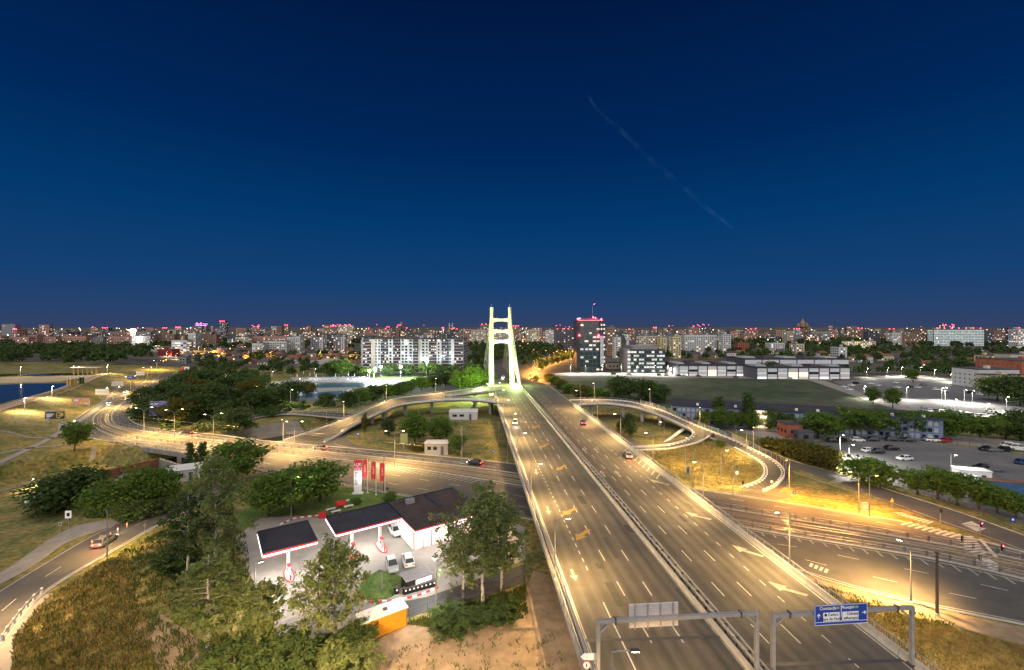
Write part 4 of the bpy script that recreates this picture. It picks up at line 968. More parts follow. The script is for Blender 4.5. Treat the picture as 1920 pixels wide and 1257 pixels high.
# weeds on the slopes: nobody could count them
def inpoly(P, x, y):
    c = np.zeros(x.shape, bool); n = len(P)
    for i in range(n):
        x1, y1 = P[i][0], P[i][1]; x2, y2 = P[(i + 1) % n][0], P[(i + 1) % n][1]
        c ^= ((y1 > y) != (y2 > y)) & (x < (x2 - x1) * (y - y1) / ((y2 - y1) if y2 != y1 else 1e-9) + x1)
    return c
def weeds(name, label, area, n, h, mat, seed, clump=.35, w=.05):
    r = np.random.default_rng(seed); P = [G(a, b) for a, b in area]
    x0, x1 = min(p.x for p in P), max(p.x for p in P); y0, y1 = min(p.y for p in P), max(p.y for p in P)
    x = r.random(n * 3) * (x1 - x0) + x0; y = r.random(n * 3) * (y1 - y0) + y0
    f = .8 * np.sin(x * 1.9 + 2 * np.sin(y * .73)) + .8 * np.sin(y * 1.6 + 1.7 * np.sin(x * .91)) + r.normal(size=len(x)) * .9
    k = inpoly([(p.x, p.y) for p in P], x, y) & (f > clump - 1); x = x[k][:n]; y = y[k][:n]; m = len(x)
    a = r.random(m) * 6.28; hh = h * (.45 + .9 * r.random(m)) ; l = r.normal(size=(m, 2)) * .35 * hh[:, None]
    z = HGT(x, y); b = np.stack([x, y, z], 1); sd_ = np.stack([np.cos(a), np.sin(a), 0 * a], 1) * w * (1 + hh[:, None])
    t = b + np.stack([l[:, 0], l[:, 1], hh], 1)
    V = np.stack([b - sd_, b + sd_, t + sd_ * .5, t - sd_ * .5], 1).reshape(-1, 3)
    o = link(name, quad_mesh(name, V, mat)); tag(o, label, 'weeds', kind='stuff')
slope = [(20, 1330), (24, 1200), (80, 1130), (200, 1052), (320, 986), (380, 960), (460, 1000), (470, 1080), (500, 1190), (560, 1240), (620, 1330)]
weeds('weeds', 'tall dry brown weeds on the slope beside the side road', [(20, 1330), (24, 1200), (80, 1130), (190, 1058), (240, 1040), (250, 1120), (280, 1180), (300, 1330)], 17000, .42, f_weed, 51, .3)
weeds('green_weeds', 'green tufts among the dry weeds of the slope', [(20, 1330), (24, 1200), (80, 1130), (190, 1058), (240, 1040), (250, 1120), (280, 1180), (300, 1330)], 7000, .42, f_weedg, 58, 1.3)
weeds('green_weeds', 'green undergrowth below the birches', slope, 17000, .5, f_weedg, 52, .9)
weeds('weeds', 'dry grass on the slope right of the overpass', [(1500, 1100), (1560, 1115), (1720, 1160), (1960, 1225), (1960, 1330), (1780, 1330), (1690, 1240), (1600, 1160)], 26000, .22, f_weed, 53, w=.04)
weeds('green_weeds', 'green tufts at the verge right of the overpass', [(1490, 1085), (1560, 1105), (1740, 1155), (1800, 1175), (1700, 1180), (1560, 1130)], 2500, .35, f_weedg, 54, 1.2)
weeds('green_weeds', 'green strip of weeds along the station fence', [(760, 1172), (820, 1150), (900, 1128), (985, 1100), (990, 1160), (900, 1172), (830, 1180)], 6000, .45, f_weedg, 55, .6)
weeds('weeds', 'dry grass blades on the loop lawn', [(1215, 850), (1330, 826), (1420, 868), (1425, 890), (1390, 910), (1300, 914)], 14000, .25, f_weed, 56, w=.05)
weeds('weeds', 'sparse tufts in the dirt yard', [(700, 1225), (900, 1190), (1040, 1180), (1080, 1300), (700, 1320)], 1500, .3, f_weedg, 57, 1.9)

# woods that read as one mass
def wood(name, label, quads, n, H, leaf, per, mat, seed):
    r = np.random.default_rng(seed); C = []
    for q in quads:
        P = [G(a, b) for a, b in q]; x0, x1 = min(p.x for p in P), max(p.x for p in P); y0, y1 = min(p.y for p in P), max(p.y for p in P)
        x = r.random(n * 6) * (x1 - x0) + x0; y = r.random(n * 6) * (y1 - y0) + y0; k = inpoly([(p.x, p.y) for p in P], x, y); x = x[k][:n]; y = y[k][:n]
        for xx, yy in zip(x, y):
            h = H * (.7 + .5 * r.random()); rad = h * (.33 + .12 * r.random()); zg = max(0, h1(xx, yy))
            g = r.normal(size=(per, 3)); g /= np.linalg.norm(g, axis=1)[:, None]; g *= .55 + .5 * r.random((per, 1)); g[:, 2] = np.abs(g[:, 2]) * 1.1 - .25
            lump = 1 + .25 * np.sin(g[:, 0:1] * 5 + seed) * np.cos(g[:, 1:2] * 4)
            C.append(np.array([xx, yy, zg + h * .45]) + g * lump * np.array([rad, rad, h * .52]))
    C = np.concatenate(C); o = link(name, quad_mesh(name, leaves(C, leaf, seed), mat)); tag(o, label, 'woods', kind='stuff'); return o
wood('woods', 'dark wood behind the lake below the pink apartment blocks', [[(-60, 698), (0, 698), (180, 698), (240, 693), (275, 690), (290, 672), (280, 664), (150, 662), (0, 660), (-60, 662)]], 230, 13, 1.5, 90, f_dark, 61)
wood('woods', 'dark wood between the street bend and the pools', [[(262, 790), (330, 800), (430, 800), (470, 775), (520, 740), (500, 715), (420, 700), (340, 705), (300, 735)]], 120, 9, .55, 260, f_dark, 62)
wood('woods', 'dark garden trees among the houses left of the white block', [[(470, 712), (640, 704), (690, 690), (690, 668), (560, 660), (380, 668), (350, 690), (420, 700)]], 150, 9, 1.2, 80, f_dark, 63)
wood('woods', 'dark green park behind the pylon', [[(880, 712), (915, 715), (925, 690), (990, 690), (1010, 682), (1085, 660), (1080, 650), (880, 650)]], 220, 12, 1.7, 80, f_dark, 64)
wood('woods', 'dark treetops between office halls and apartment blocks', [[(1245, 680), (1500, 676), (1700, 690), (1760, 700), (1940, 690), (1940, 662), (1700, 655), (1400, 655), (1150, 660), (1150, 675)]], 300, 11, 1.7, 80, f_dark, 65)
wood('woods', 'far belt of treetops at the horizon right of the tower', [[(1200, 652), (1950, 652), (1950, 640), (1200, 640)]], 330, 13, 3.2, 45, f_dark, 66)
wood('woods', 'far belt of treetops at the horizon left of the pylon', [[(-40, 658), (680, 655), (680, 640), (-40, 642)]], 330, 11, 3.2, 45, f_dark, 67)
wood('woods', 'dark trees behind the far lot lamps', [[(1560, 712), (1680, 703), (1760, 706), (1830, 715), (1960, 735), (1960, 700), (1800, 690), (1600, 692)]], 55, 11, .8, 130, f_dark, 68)
wood('shrubbery', 'dark scrub on the canal bank left of the ramp', [[(300, 812), (480, 815), (470, 800), (400, 798), (300, 798)], [(480, 790), (560, 775), (640, 765), (560, 760), (480, 772)]], 45, 4, .35, 170, f_dark, 69)
# ------------------------------------------------------------------ filling station
m_fasc = M('station_red', (.70, .05, .06), .45, .05, 1); m_fw = M('station_white', (.80, .78, .76), .5, .05, 1)
m_corr = M('roof_sheet', (.055, .040, .040), .6, .3, .4, col2=(.085, .065, .062)); m_solar = M('dark_roof', (.040, .037, .045), .5, .25, .4, spec=.5)
SA = math.atan2(.565, .825)
def canopy_thing(name, label, org, polyg, z=5.5, th=.75, roofmat=m_solar, cat='canopy'):
    t = thing(name, label, cat, (org[0], org[1], 0), SA)
    n = len(polyg); MB().prism(polyg, z - th, z - .12).build('soffit', m_fw, t, local=True)
    ins = []
    cx_ = sum(p[0] for p in polyg) / n; cy_ = sum(p[1] for p in polyg) / n
    MB().prism([(p[0] + (cx_ - p[0]) * .015, p[1] + (cy_ - p[1]) * .03) for p in polyg], z - .1, z - .06).build('roof', roofmat, t, local=True)
    for i in range(n):
        a = Vector((*polyg[i], 0)); b = Vector((*polyg[(i + 1) % n], 0)); d = (b - a).normalized(); L = (b - a).length
        out = Vector((d.y, -d.x, 0)) * .05
        a2 = a + out; b2 = b + out
        MB().bar(a2 + Vector((0, 0, z - .14)), b2 + Vector((0, 0, z - .14)), .10, .26).build('fascia', m_navy if i in (n - 1, n - 2) else m_fasc, t, local=True)
        MB().bar(a2 + out * .6 + Vector((0, 0, z - .45)), b2 + out * .6 + Vector((0, 0, z - .45)), .10, .13).build('light_band', g_fascia, t, local=True)
        MB().bar(a2 + Vector((0, 0, z - .62)), b2 + Vector((0, 0, z - .62)), .10, .16).build('fascia', m_fasc, t, local=True)
        MB().bar(a + Vector((0, 0, z + .08)), b + Vector((0, 0, z + .08)), .25, .12).build('roof_edge', m_navy, t, local=True)
    return t
def pump_island(label, u, v, t):
    """island with column, two pumps and bollards; stands on the forecourt"""
    p = Matrix.Rotation(SA, 3, 'Z') @ Vector((u, v, 0)) + t.location
    s = thing('pump_island', label, 'fuel pump', p, SA, 'pump islands')
    MB().prism([(math.cos(a) * .65, math.sin(a) * 2.3) for a in np.linspace(0, 2 * math.pi, 20, endpoint=False)], 0, .16).build('island', m_fw, s, local=True)
    MB().sweep([Vector((math.cos(a) * .66, math.sin(a) * 2.32, 0)) for a in np.linspace(0, 2 * math.pi, 25)], [(-.09, 0), (.09, 0), (.09, .2), (-.09, .2)]).build('island_rim', m_red, s, local=True)
    MB().box((0, .7, 2.5), (.45, .45, 4.9)).build('column', m_fw, s, local=True)
    for y in (-.2,):
        MB().box((0, y, .95), (.5, .9, 1.6), taper=.92).build('pump', m_fw, s, local=True); MB().box((0, y - .02, 1.25), (.53, .55, .45)).build('display', m_signblack, s, local=True)
        MB().box((0, y, 1.83), (.56, .96, .14)).build('pump_top', m_red, s, local=True)
    MB().tube([(.3, -.5, 1.2), (.5, -.6, .6), (.3, -.3, .4)], .03, 5).build('hose', m_black, s, local=True)
    MB().tube([(0, -1.9, .1), (0, -1.9, .95)], .12, 8).build('bollard', m_red, s, local=True)
    for sx_ in (-2.6, 2.6): light('SPOT', 'canopy_light', (sx_, .3, 4.6), 1050, (1, .93, .84), s, .5, 165, .4)
    return s
c1 = canopy_thing('station_canopy', 'smaller separate fuel canopy with dark roof and glowing red white edge', (-42.7, 74.4), [(0, 0), (0, -8.7), (7.6, -8.7), (7.6, 0)])
pump_island('pump island under the smaller separate canopy', 3.8, -6.6, c1)
c2 = canopy_thing('station_canopy', 'long fuel canopy with blue black roof joined to the shop', (-33.8, 80.4), [(0, 0), (0, -7.9), (11.25, -7.9), (11.25, 0)])
pump_island('pump island under the near end of the long canopy', 3.4, -5.2, c2); pump_island('pump island in the middle of the long canopy beside the white car', 8.2, -6.0, c2)
# roof seams
for x in (6.2, 8.9): MB().box((x, -3.9, 5.46), (.10, 7.4, .06)).build('roof_seam', m_navy, c2, local=True)
sh = canopy_thing('station_shop', 'station shop under a wide dark striped roof', (-33.8, 80.4), [(11.35, 0), (11.35, -14.2), (25.4, -14.2), (25.4, 0)], roofmat=m_corr, cat='shop')
for i in range(26):
    MB().box((18.4, -.5 - i * .52, 5.46), (13.2, .07, .05)).build('roof_rib', m_roofr, sh, local=True)
MB().prism([(12.6, -.6), (12.6, -10.4), (24.8, -10.4), (24.8, -.6)], 0, 4.7).build('wall', m_fw, sh, local=True)
for i in range(7):
    MB().box((13.5 + i * 1.68, -10.43, 1.6), (1.5, .06, 2.6)).build('shop_window', g_dim if i % 3 else g_win, sh, local=True)
    MB().box((13.5 + i * 1.68 - .84, -10.46, 1.7), (.12, .10, 3.2)).build('mullion', m_red, sh, local=True)
MB().box((18.5, -10.5, 3.9), (11.8, .12, .7)).build('sign_band', m_fasc, sh, local=True)
for x in (14, 18, 22): light('SPOT', 'canopy_light', (x, -12.6, 4.6), 800, (1, .93, .86), sh, .4, 165, .4)
MB().box((19, -4.2, 5.6), (.5, 7, .35)).build('roof_gutter', m_navy, sh, local=True)
MB().box((15, -2.5, 5.85), (1.6, 1.1, .8)).build('roof_unit', m_steel, sh, local=True)
# price sign
p = G(671, 926); ps = thing('price_sign', 'tall station price pylon with red top and dark price figures', 'sign', p, .12)
MB().box((0, 0, 4.0), (1.75, .42, 7.9)).build('body', m_fw, ps, local=True); MB().box((0, 0, .12), (2.6, 1.2, .24)).build('plinth', m_conc_l, ps, local=True)
MB().box((0, -.02, 7.15), (1.79, .46, 1.75)).build('red_panel', m_fasc, ps, local=True); MB().box((0, -.02, 5.9), (1.60, .46, .45)).build('red_band', m_fasc, ps, local=True)
F0 = Matrix.Rotation(R(90), 4, 'X')
text_mesh('lettering', 'LUK', .95, m_signwhite, ps, Matrix.Translation((0, -.27, 7.05)) @ F0, 'CENTER', .01, .02)
text_mesh('lettering', 'OIL', .30, m_signwhite, ps, Matrix.Translation((0, -.27, 6.50)) @ F0, 'CENTER', .01, .01)
text_mesh('lettering', 'LUKOIL', .34, m_signwhite, ps, Matrix.Translation((0, -.27, 5.9)) @ F0, 'CENTER', .01, .01)
for i in range(5):
    z = 5.0 - i * .62
    MB().box((-.32, -.22, z), (.62, .03, .46)).build('price_row', m_signblack, ps, local=True); MB().box((-.32, -.24, z), (.40, .02, .22)).build('price_gap', m_fw, ps, local=True)
MB().box((.42, -.22, 3.9), (.62, .03, 2.9)).build('lit_panel', M('sign_lit_panel', (.85, .85, .85), .5, 0, emis=(.9, .95, 1), estr=.5), ps, local=True)
light('POINT', 'sign_glow', (.5, -1.2, 4), 120, (1, .95, .95), ps, .4)
for i, (px, py) in enumerate(((689, 924.5), (705, 928.5), (721.5, 932))):
    p = G(px, py); f = thing('flag_pole', f'red station flag on a white pole, {nth(i)} from the price sign', 'flag', p, .05, 'red station flags')
    MB().tube([(0, 0, 0), (0, 0, 8.3)], [.07, .045], 8).build('pole', m_whitep, f, local=True); MB().box((0, 0, .05), (.5, .5, .1)).build('base', m_conc_l, f, local=True)
    mb = MB(); vs = []
    for k in range(13):
        zz = 7.9 - k * .34; wv = .10 * math.sin(k * .7 + i)
        for q in range(5): u = q / 4; vs.append((-.06 - 1.05 * u - (.12 * k / 12) * u, wv * u + .07 * math.sin(3 * u + k * .4), zz - .18 * u * (k / 12)))
    mb.add(vs, [(k * 5 + q, k * 5 + q + 1, k * 5 + q + 6, k * 5 + q + 5) for k in range(12) for q in range(4)]); mb.build('banner', M('flag_red', (.72, .06, .05), .8, .1, 1) if i == 0 else bpy.data.materials['flag_red'], f, local=True, smooth=True)
    text_mesh('lettering', 'LUKOIL', .55, m_signwhite, f, Matrix.Translation((-.55, -.2, 5.9)) @ F0 @ Matrix.Rotation(R(-90), 4, 'Z'), 'CENTER', .004)
# yellow container and bin shelter
yc = thing('site_container', 'yellow container with pale roof at the edge of the dirt yard', 'container', G(721, 1189), SA)
MB().box((0, 1.1, 1.2), (6.1, 2.4, 2.4)).build('body', M('container_yellow', (.62, .27, .02), .55, .12, 1), yc, local=True)
MB().box((0, 1.1, 2.46), (6.3, 2.6, .12)).build('roof', m_whitep, yc, local=True); MB().box((-2.2, -.12, .75), (.9, .06, .5)).build('vent', m_steel, yc, local=True)
MB().box((.4, 1.0, 2.62), (.5, .4, .2)).build('roof_vent', m_steel_d, yc, local=True)
for x in (-2.95, 2.95): MB().box((x, -.12, 1.2), (.16, .06, 2.4)).build('corner_post', m_yellow, yc, local=True)
bs = thing('bin_shelter', 'bin shelter with corrugated roof and white side', 'shelter', G(787, 1108), SA)
MB().box((0, 1.3, .95), (3.9, 2.4, 1.9)).build('wall', m_signblack, bs, local=True); MB().box((.7, .08, 1.0), (2.6, .05, 1.5)).build('panel', m_whitep, bs, local=True)
for i in range(16): MB().box((-2.1 + i * .28, 1.3, 2.05), (.2, 2.9, .07)).build('roof_sheet', m_steel, bs, local=True)
binm = [MB().prism([(-.3, -.3), (.3, -.3), (.3, .3), (-.3, .3)], .12, 1.0).mesh('bin_body', m_signblack), MB().box((0, -.02, 1.04), (.66, .70, .10), taper=.9).mesh('lid', m_steel_d), MB().box((0, -.32, .7), (.24, .03, .2)).mesh('sticker', m_whitep), MB().tube([(-.33, .26, .13), (.33, .26, .13)], .11, 8).mesh('wheel', m_black)]
for i in range(9):
    q = G(752 + i * 7.6 if i else 743, (1117 - i * 2.1) if i else 1114); b_ = thing('wheelie_bin', f'black wheelie bin, {nth(i)} from the small lawn', 'bin', q, SA, 'bins before the shelter')
    for nm, mm in zip(('body', 'lid', 'sticker', 'wheel'), binm): link(nm, mm, b_, local=True)
# station lamps and odds
lamp('white lamp among the trees behind the station', G(546, 968), 8.2, .4, .5, 5000, COOL, None, g_cool, 170)
lamp('slim station lamp beside the service lane fence', G(818, 1143), 7.0, .4, 2.3, 4500, (1, .97, .9), None, g_white, 165)
lamp('low dark headed lamp on the small lawn', G(716, 1107), 2.6, .3, 2.3, 0, WHITE, None, None)
lamp('station lamp at the lower forecourt corner', G(478, 1140), 6.2, .5, .8, 4500, WHITE, None, g_white, 165)
for i, (px, py) in enumerate(((620, 958), (646, 943), (654, 952), (630, 962))):
    q = G(px, py); b_ = thing('picnic_bench', ['bench nearest the forecourt', 'bench nearest the price sign', 'bench nearest the canopy roof', 'bench on the lawn edge'][i] + ' beside the red picnic table', 'bench', q, SA, 'picnic benches')
    MB().box((0, 0, .42), (2.0, .7, .10)).build('seat', m_conc_l, b_, local=True)
    for x in (-.7, .7): MB().box((x, 0, .19), (.2, .5, .38)).build('leg', m_conc, b_, local=True)
tb = thing('picnic_table', 'red picnic shelter block between the benches', 'table', G(639, 951), SA); MB().box((0, 0, .9), (1.6, .5, .9)).build('panel', m_red, tb, local=True)
for x in (-.9, .9): MB().box((x, 0, .75), (.18, .6, 1.5)).build('post', m_red, tb, local=True)
rb = thing('red_cabinet', 'small red cabinet at the corner of the long canopy', 'cabinet', G(604, 971), SA); MB().box((0, 0, .5), (1.3, .8, 1.0)).build('body', m_red, rb, local=True); MB().box((0, 0, 1.03), (1.4, .9, .08)).build('lid', m_red, rb, local=True)
# striped kerbs of the station
def striped(pts, label, step=.7):
    t = thing('striped_kerb', label, 'kerb', G(*pts[0])); Q = resample(cr(pxs(pts, 0), 6), step)
    for i, (a, b) in enumerate(zip(Q, Q[1:])): MB().bar(a + Vector((0, 0, .12)), b + Vector((0, 0, .12)), .22, .26).build('kerb_stone', m_red if i % 2 else m_whitep, t)
striped([(668, 1123), (690, 1130), (720, 1130), (760, 1124), (790, 1116), (822, 1103)], 'red and white kerb round the small lawn and the bins')
striped([(525, 985), (545, 976), (560, 972), (605, 967)], 'red and white kerb behind the smaller canopy')
striped([(515, 1197), (560, 1207), (610, 1196)], 'pale kerb at the lower edge of the forecourt')
# forecourt pavers nearest the viewer, laid one by one
pv = MB().box((0, 0, .02), (.92, .92, .05)).mesh('paver', m_paver); cnt = 0
FP = [G(a, b) for a, b in ((515, 1188), (478, 1095), (505, 1072), (585, 1075), (600, 1120), (560, 1195))]
Rm = Matrix.Rotation(SA, 4, 'Z'); ox, oy = G(540, 1130).x, G(540, 1130).y
for i in range(-12, 13):
    for j in range(-12, 13):
        v = Rm @ Vector((i, j, 0)); x, y = ox + v.x, oy + v.y
        if cnt < 290 and inpoly([(q.x, q.y) for q in FP], np.array([x]), np.array([y]))[0]:
            o = link('paver', pv, station_yard); o.matrix_basis = Matrix.Translation((x, y, .05 + .006 * ((i * 7 + j * 3) % 3))) @ Rm; cnt += 1
# fence along the service lane
def fence(label, pts, h=1.5, step=2.5, mat=m_steel_d, cat='fence', mesh=True):
    t = thing('fence', label, cat, G(*pts[0])); P = resample(cr(pxs(pts, 0), 4), step)
    for p in P: MB().box((p.x, p.y, h / 2), (.08, .08, h)).build('post', mat, t)
    for z in (h * .35, h * .95):
        MB().sweep([q + Vector((0, 0, z)) for q in P], [(-.03, -.03), (.03, -.03), (.03, .03), (-.03, .03)]).build('rail', mat, t)
    return t
fence('wire fence along the station service lane', [(768, 1166), (820, 1148), (880, 1128), (985, 1098)], 1.8)
# ------------------------------------------------------------------ buildings
def wallmat(name, c, var=.1): return M(name, c, .85, var, .15)
BW = {'white': wallmat('render_white', (.55, .55, .53)), 'cream': wallmat('render_cream', (.50, .44, .34)), 'pink': wallmat('render_pink', (.42, .24, .19)), 'grey': wallmat('render_grey', (.26, .26, .27)), 'dark': wallmat('render_dark', (.10, .10, .12)), 'brown': wallmat('render_brown', (.26, .17, .12)), 'yellow': wallmat('render_yellow', (.58, .50, .28)), 'red': wallmat('brick_red', (.36, .12, .07), .2), 'blue': m_blueclad, 'teal': wallmat('panel_teal', (.10, .17, .16))}
m_gteal = M('teal_glass', (.020, .050, .050), .15, .2, .2, spec=.6); m_roofd = M('flat_roof', (.07, .07, .075), .9, .3, .2)
m_tile = M('roof_tiles', (.17, .075, .055), .85, .25, .4)
g_teal = glow('office_glass_lit', (.45, .85, .80), .14)
def face_windows(mb, org, ux, W, H, fl, bay, ww, wh, lit, r, z0=1.0, mats=(0, 1, 2, 3), proud=.06):
    """windows of one facade collected in mb: dark glass, warm, cool and dim ones"""
    n = max(1, int(W / bay)); nf = max(1, int((H - z0) / fl)); nn = Vector((ux.y, -ux.x, 0)) * proud; m0 = (W - n * bay) / 2
    for i in range(n):
        for j in range(nf):
            a = org + ux * (m0 + (i + .5) * bay - ww / 2) + nn; z = z0 + j * fl + (fl - wh) / 2
            lt = lit * .55; q = r.random(); mi = 0 if q > lt else (1 if q < lt * .40 else (2 if q < lt * .6 else 3))
            mb.add([(a.x, a.y, z), (a.x + ux.x * ww, a.y + ux.y * ww, z), (a.x + ux.x * ww, a.y + ux.y * ww, z + wh), (a.x, a.y, z + wh)], [(0, 1, 2, 3)], mats[mi])
def block(label, cx_, cy_, W, D, H, rz, wall, lit=.25, fl=2.8, bay=3.2, ww=1.7, wh=1.4, name='apartment_block', cat='building', group=None, roof=m_roofd, beacons=0, seed=0, gable=False, z=0.0, top_units=True):
    r = random.Random(seed or int(abs(cx_ * 7 + cy_ * 3)))
    t = thing(name, label, cat, (cx_, cy_, z), rz, group)
    MB().box((0, 0, H / 2), (W, D, H)).build('wall', BW[wall] if isinstance(wall, str) else wall, t, local=True)
    mb = MB()
    for o, ux, L in ((Vector((-W / 2, -D / 2, 0)), Vector((1, 0, 0)), W), (Vector((W / 2, -D / 2, 0)), Vector((0, 1, 0)), D), (Vector((-W / 2, D / 2, 0)), Vector((0, -1, 0)), D)):
        face_windows(mb, o, ux, L, H, fl, bay, ww, wh, lit, r)
    o = mb.build('window_rows', [m_glass, g_win, g_winc, g_dim], t, local=True); o['kind'] = 'stuff'
    if gable:
        e = .4; MB().add([(-W / 2 - e, -D / 2 - e, H), (W / 2 + e, -D / 2 - e, H), (W / 2 + e, D / 2 + e, H), (-W / 2 - e, D / 2 + e, H), (-W / 2 + W * .12, 0, H + D * .32), (W / 2 - W * .12, 0, H + D * .32)], [(0, 1, 5, 4), (2, 3, 4, 5), (1, 2, 5), (3, 0, 4), (3, 2, 1, 0)]).build('roof', roof, t, local=True)
    else:
        MB().box((0, 0, H + .25), (W + .3, D + .3, .5)).build('roof', roof, t, local=True)
        if top_units:
            for k in range(max(1, int(W / 18))): MB().box((-W / 2 + (k + .5) * W / max(1, int(W / 18)) + r.uniform(-2, 2), r.uniform(-.2, .2) * D, H + 1.4), (r.uniform(2, 4), r.uniform(2, 3.5), 1.9)).build('stair_head', BW[wall] if isinstance(wall, str) else wall, t, local=True)
    for k in range(beacons):
        MB().box((-W / 2 + W * (k + .5) / beacons, -D / 2, H + .9), (1.0 * cy_ / 900, 1.0, .8 * cy_ / 900)).build('beacon', g_red, t, local=True)
    return t
def pblock(label, x0, x1, top, d, wall, lit=.25, depth=14, rz=0.0, **k):
    """block whose front spans photo columns x0..x1 at distance d, roof at row top"""
    W = (x1 - x0) * d / FPX; c = AT((x0 + x1) / 2, d + depth / 2); return block(label, c.x, c.y, W, depth, ZH(top, d), rz, wall, lit, **k)

# the long white block of flats
wb = thing('white_apartment_block', 'long white eleven storey apartment block with dark balcony bays', 'building', AT(775, 385))
WD = 385.0; X = lambda z: (640 + z / 7.385 - 960) * WD / FPX
H0 = ZH(636.5, WD)
MB().prism([(X(295), WD + .0), (X(1690), WD + .0), (X(1690) + .2, WD + 34), (X(295), WD + 34)], 0, H0).build('wall', M('block_white', (.62, .64, .62), .8, .06, .2), wb)
MB().prism([(X(240), WD + 6), (X(295) - .02, WD + 6), (X(295) - .02, WD + 30), (X(240), WD + 30)], 0, H0 - .6).build('side_wing', BW['white'], wb)
MB().prism([(X(292), WD - .5), (X(1694), WD - .5), (X(1698), WD + 34.4), (X(292), WD + 34.4)], H0, H0 + .7).build('roof', m_roofd, wb)
cream = BW['cream']
for a, b in ((415, 470), (1068, 1092)): MB().box(((X(a) + X(b)) / 2, WD - .35, H0 / 2), (X(b) - X(a), .7, H0 - .02)).build('stair_strip', cream, wb)
bays = [(300, 413), (547, 648), (717, 818), (992, 1066), (1212, 1318), (1387, 1488), (1562, 1686)]; wins = [(472, 489), (512, 534), (667, 694), (837, 864), (882, 914), (942, 978), (1117, 1149), (1172, 1194), (1337, 1359), (1494, 1516)]
wr = random.Random(5); mrail = M('balcony_red_brown', (.12, .055, .055), .7, .3, .4); fl_ = H0 / 11
for k, (a, b) in enumerate(bays):
    w_ = X(b) - X(a); xm = (X(a) + X(b)) / 2
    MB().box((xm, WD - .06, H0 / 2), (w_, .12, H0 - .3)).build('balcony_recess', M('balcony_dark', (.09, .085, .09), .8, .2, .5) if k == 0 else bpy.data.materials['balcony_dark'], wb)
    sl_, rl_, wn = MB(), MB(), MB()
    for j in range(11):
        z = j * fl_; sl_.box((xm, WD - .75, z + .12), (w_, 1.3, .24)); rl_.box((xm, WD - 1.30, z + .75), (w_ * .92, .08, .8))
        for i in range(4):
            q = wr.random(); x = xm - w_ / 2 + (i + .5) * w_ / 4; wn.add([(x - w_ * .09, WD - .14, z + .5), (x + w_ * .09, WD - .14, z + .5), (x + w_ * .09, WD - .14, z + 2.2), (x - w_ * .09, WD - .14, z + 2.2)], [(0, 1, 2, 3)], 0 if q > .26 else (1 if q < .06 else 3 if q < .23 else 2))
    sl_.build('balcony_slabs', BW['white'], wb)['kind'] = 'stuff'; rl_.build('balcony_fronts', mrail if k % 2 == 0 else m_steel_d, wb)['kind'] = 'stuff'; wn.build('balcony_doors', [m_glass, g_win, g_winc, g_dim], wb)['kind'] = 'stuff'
for a, b in wins:
    wn = MB()
    for j in range(11):
        q = wr.random(); z = j * fl_ + .7; wn.add([(X(a), WD - .07, z), (X(b), WD - .07, z), (X(b), WD - .07, z + 1.6), (X(a), WD - .07, z + 1.6)], [(0, 1, 2, 3)], 0 if q > .12 else (1 if q < .05 else 3))
    wn.build('window_column', [m_glass, g_win, g_winc, g_dim], wb)['kind'] = 'stuff'
sd_ = MB()
for j in range(11):
    for i in range(8):
        y = WD + 2 + i * 4; sd_.add([(X(1690) + .12 + (y - WD) * .006, y, j * fl_ + .6), (X(1690) + .12 + (y + 2.6 - WD) * .006, y + 2.6, j * fl_ + .6), (X(1690) + .12 + (y + 2.6 - WD) * .006, y + 2.6, j * fl_ + 2.2), (X(1690) + .12 + (y - WD) * .006, y, j * fl_ + 2.2)], [(0, 1, 2, 3)])
sd_.build('side_windows', m_glass, wb)['kind'] = 'stuff'
# floodlights of the sports field before it
for i, (px, py, y2, pw) in enumerate(((714, 711, 688, 50000), (751, 711, 688, 80000), (702, 711, 692, 20000), (692, 711, 695, 16000), (800, 709, 676, 46000))):
    lamp(['brightest but one floodlight of the sports field', 'brightest floodlight of the sports field', 'third floodlight mast left of the bright pair', 'last floodlight mast toward the pools', 'white lamp high before the white block'][i], G(px, py), (py - y2) * G(px, py).y / FPX, .5, 0, pw, COOL, None, g_cool, 172); light('POINT', 'flood_spill', (0, -2, (py - y2) * G(px, py).y / FPX - .8), pw * .65, COOL, bpy.data.objects[list(KIDS)[-1]], .4)
    MB().box((0, 0, 0), (1.5, .8, 1.1)).build('glass', g_cool, KIDS and bpy.data.objects[list(KIDS)[-1]], local=True).location = (0.3, -.2, (py - y2) * G(px, py).y / FPX)

# glass tower
gt = thing('glass_tower', 'dark glass office tower with red aviation lights and mast', 'office tower', AT(1105, 395)); GD = 395.0
gx = lambda px: (px - 960) * GD / FPX; m_tdark = M('tower_dark_panel', (.035, .032, .040), .4, .2, .3)
HT = ZH(600, GD)
MB().prism([(gx(1087), GD), (gx(1124), GD), (gx(1124) + 1, GD + 22), (gx(1087) + 1, GD + 22)], 0, HT).build('wall', m_gteal, gt)
MB().prism([(gx(1124) + .02, GD - 2), (gx(1134), GD - 2), (gx(1134) + 1, GD + 22), (gx(1124) + 1, GD + 22)], 0, HT - 1.2).build('core', m_tdark, gt)
MB().prism([(gx(1081), GD - .5), (gx(1087) - .02, GD - .5), (gx(1087) - .02, GD + 20), (gx(1081), GD + 20)], ZH(690, GD), HT - .6).build('wing', m_tdark, gt)
MB().box(((gx(1124.5) + gx(1131)) / 2, GD - 2.15, (ZH(630, GD) + ZH(683, GD)) / 2), (gx(1131) - gx(1124.5), .2, ZH(630, GD) - ZH(683, GD))).build('light_shaft', M('pale_panel', (.45, .46, .47), .5, .1, .3), gt)
for z in np.arange(3.6, HT - 1, 3.6): MB().box(((gx(1087) + gx(1124)) / 2, GD - .12, z), (gx(1124) - gx(1087), .2, .55)).build('floor_band', m_steel_d, gt)
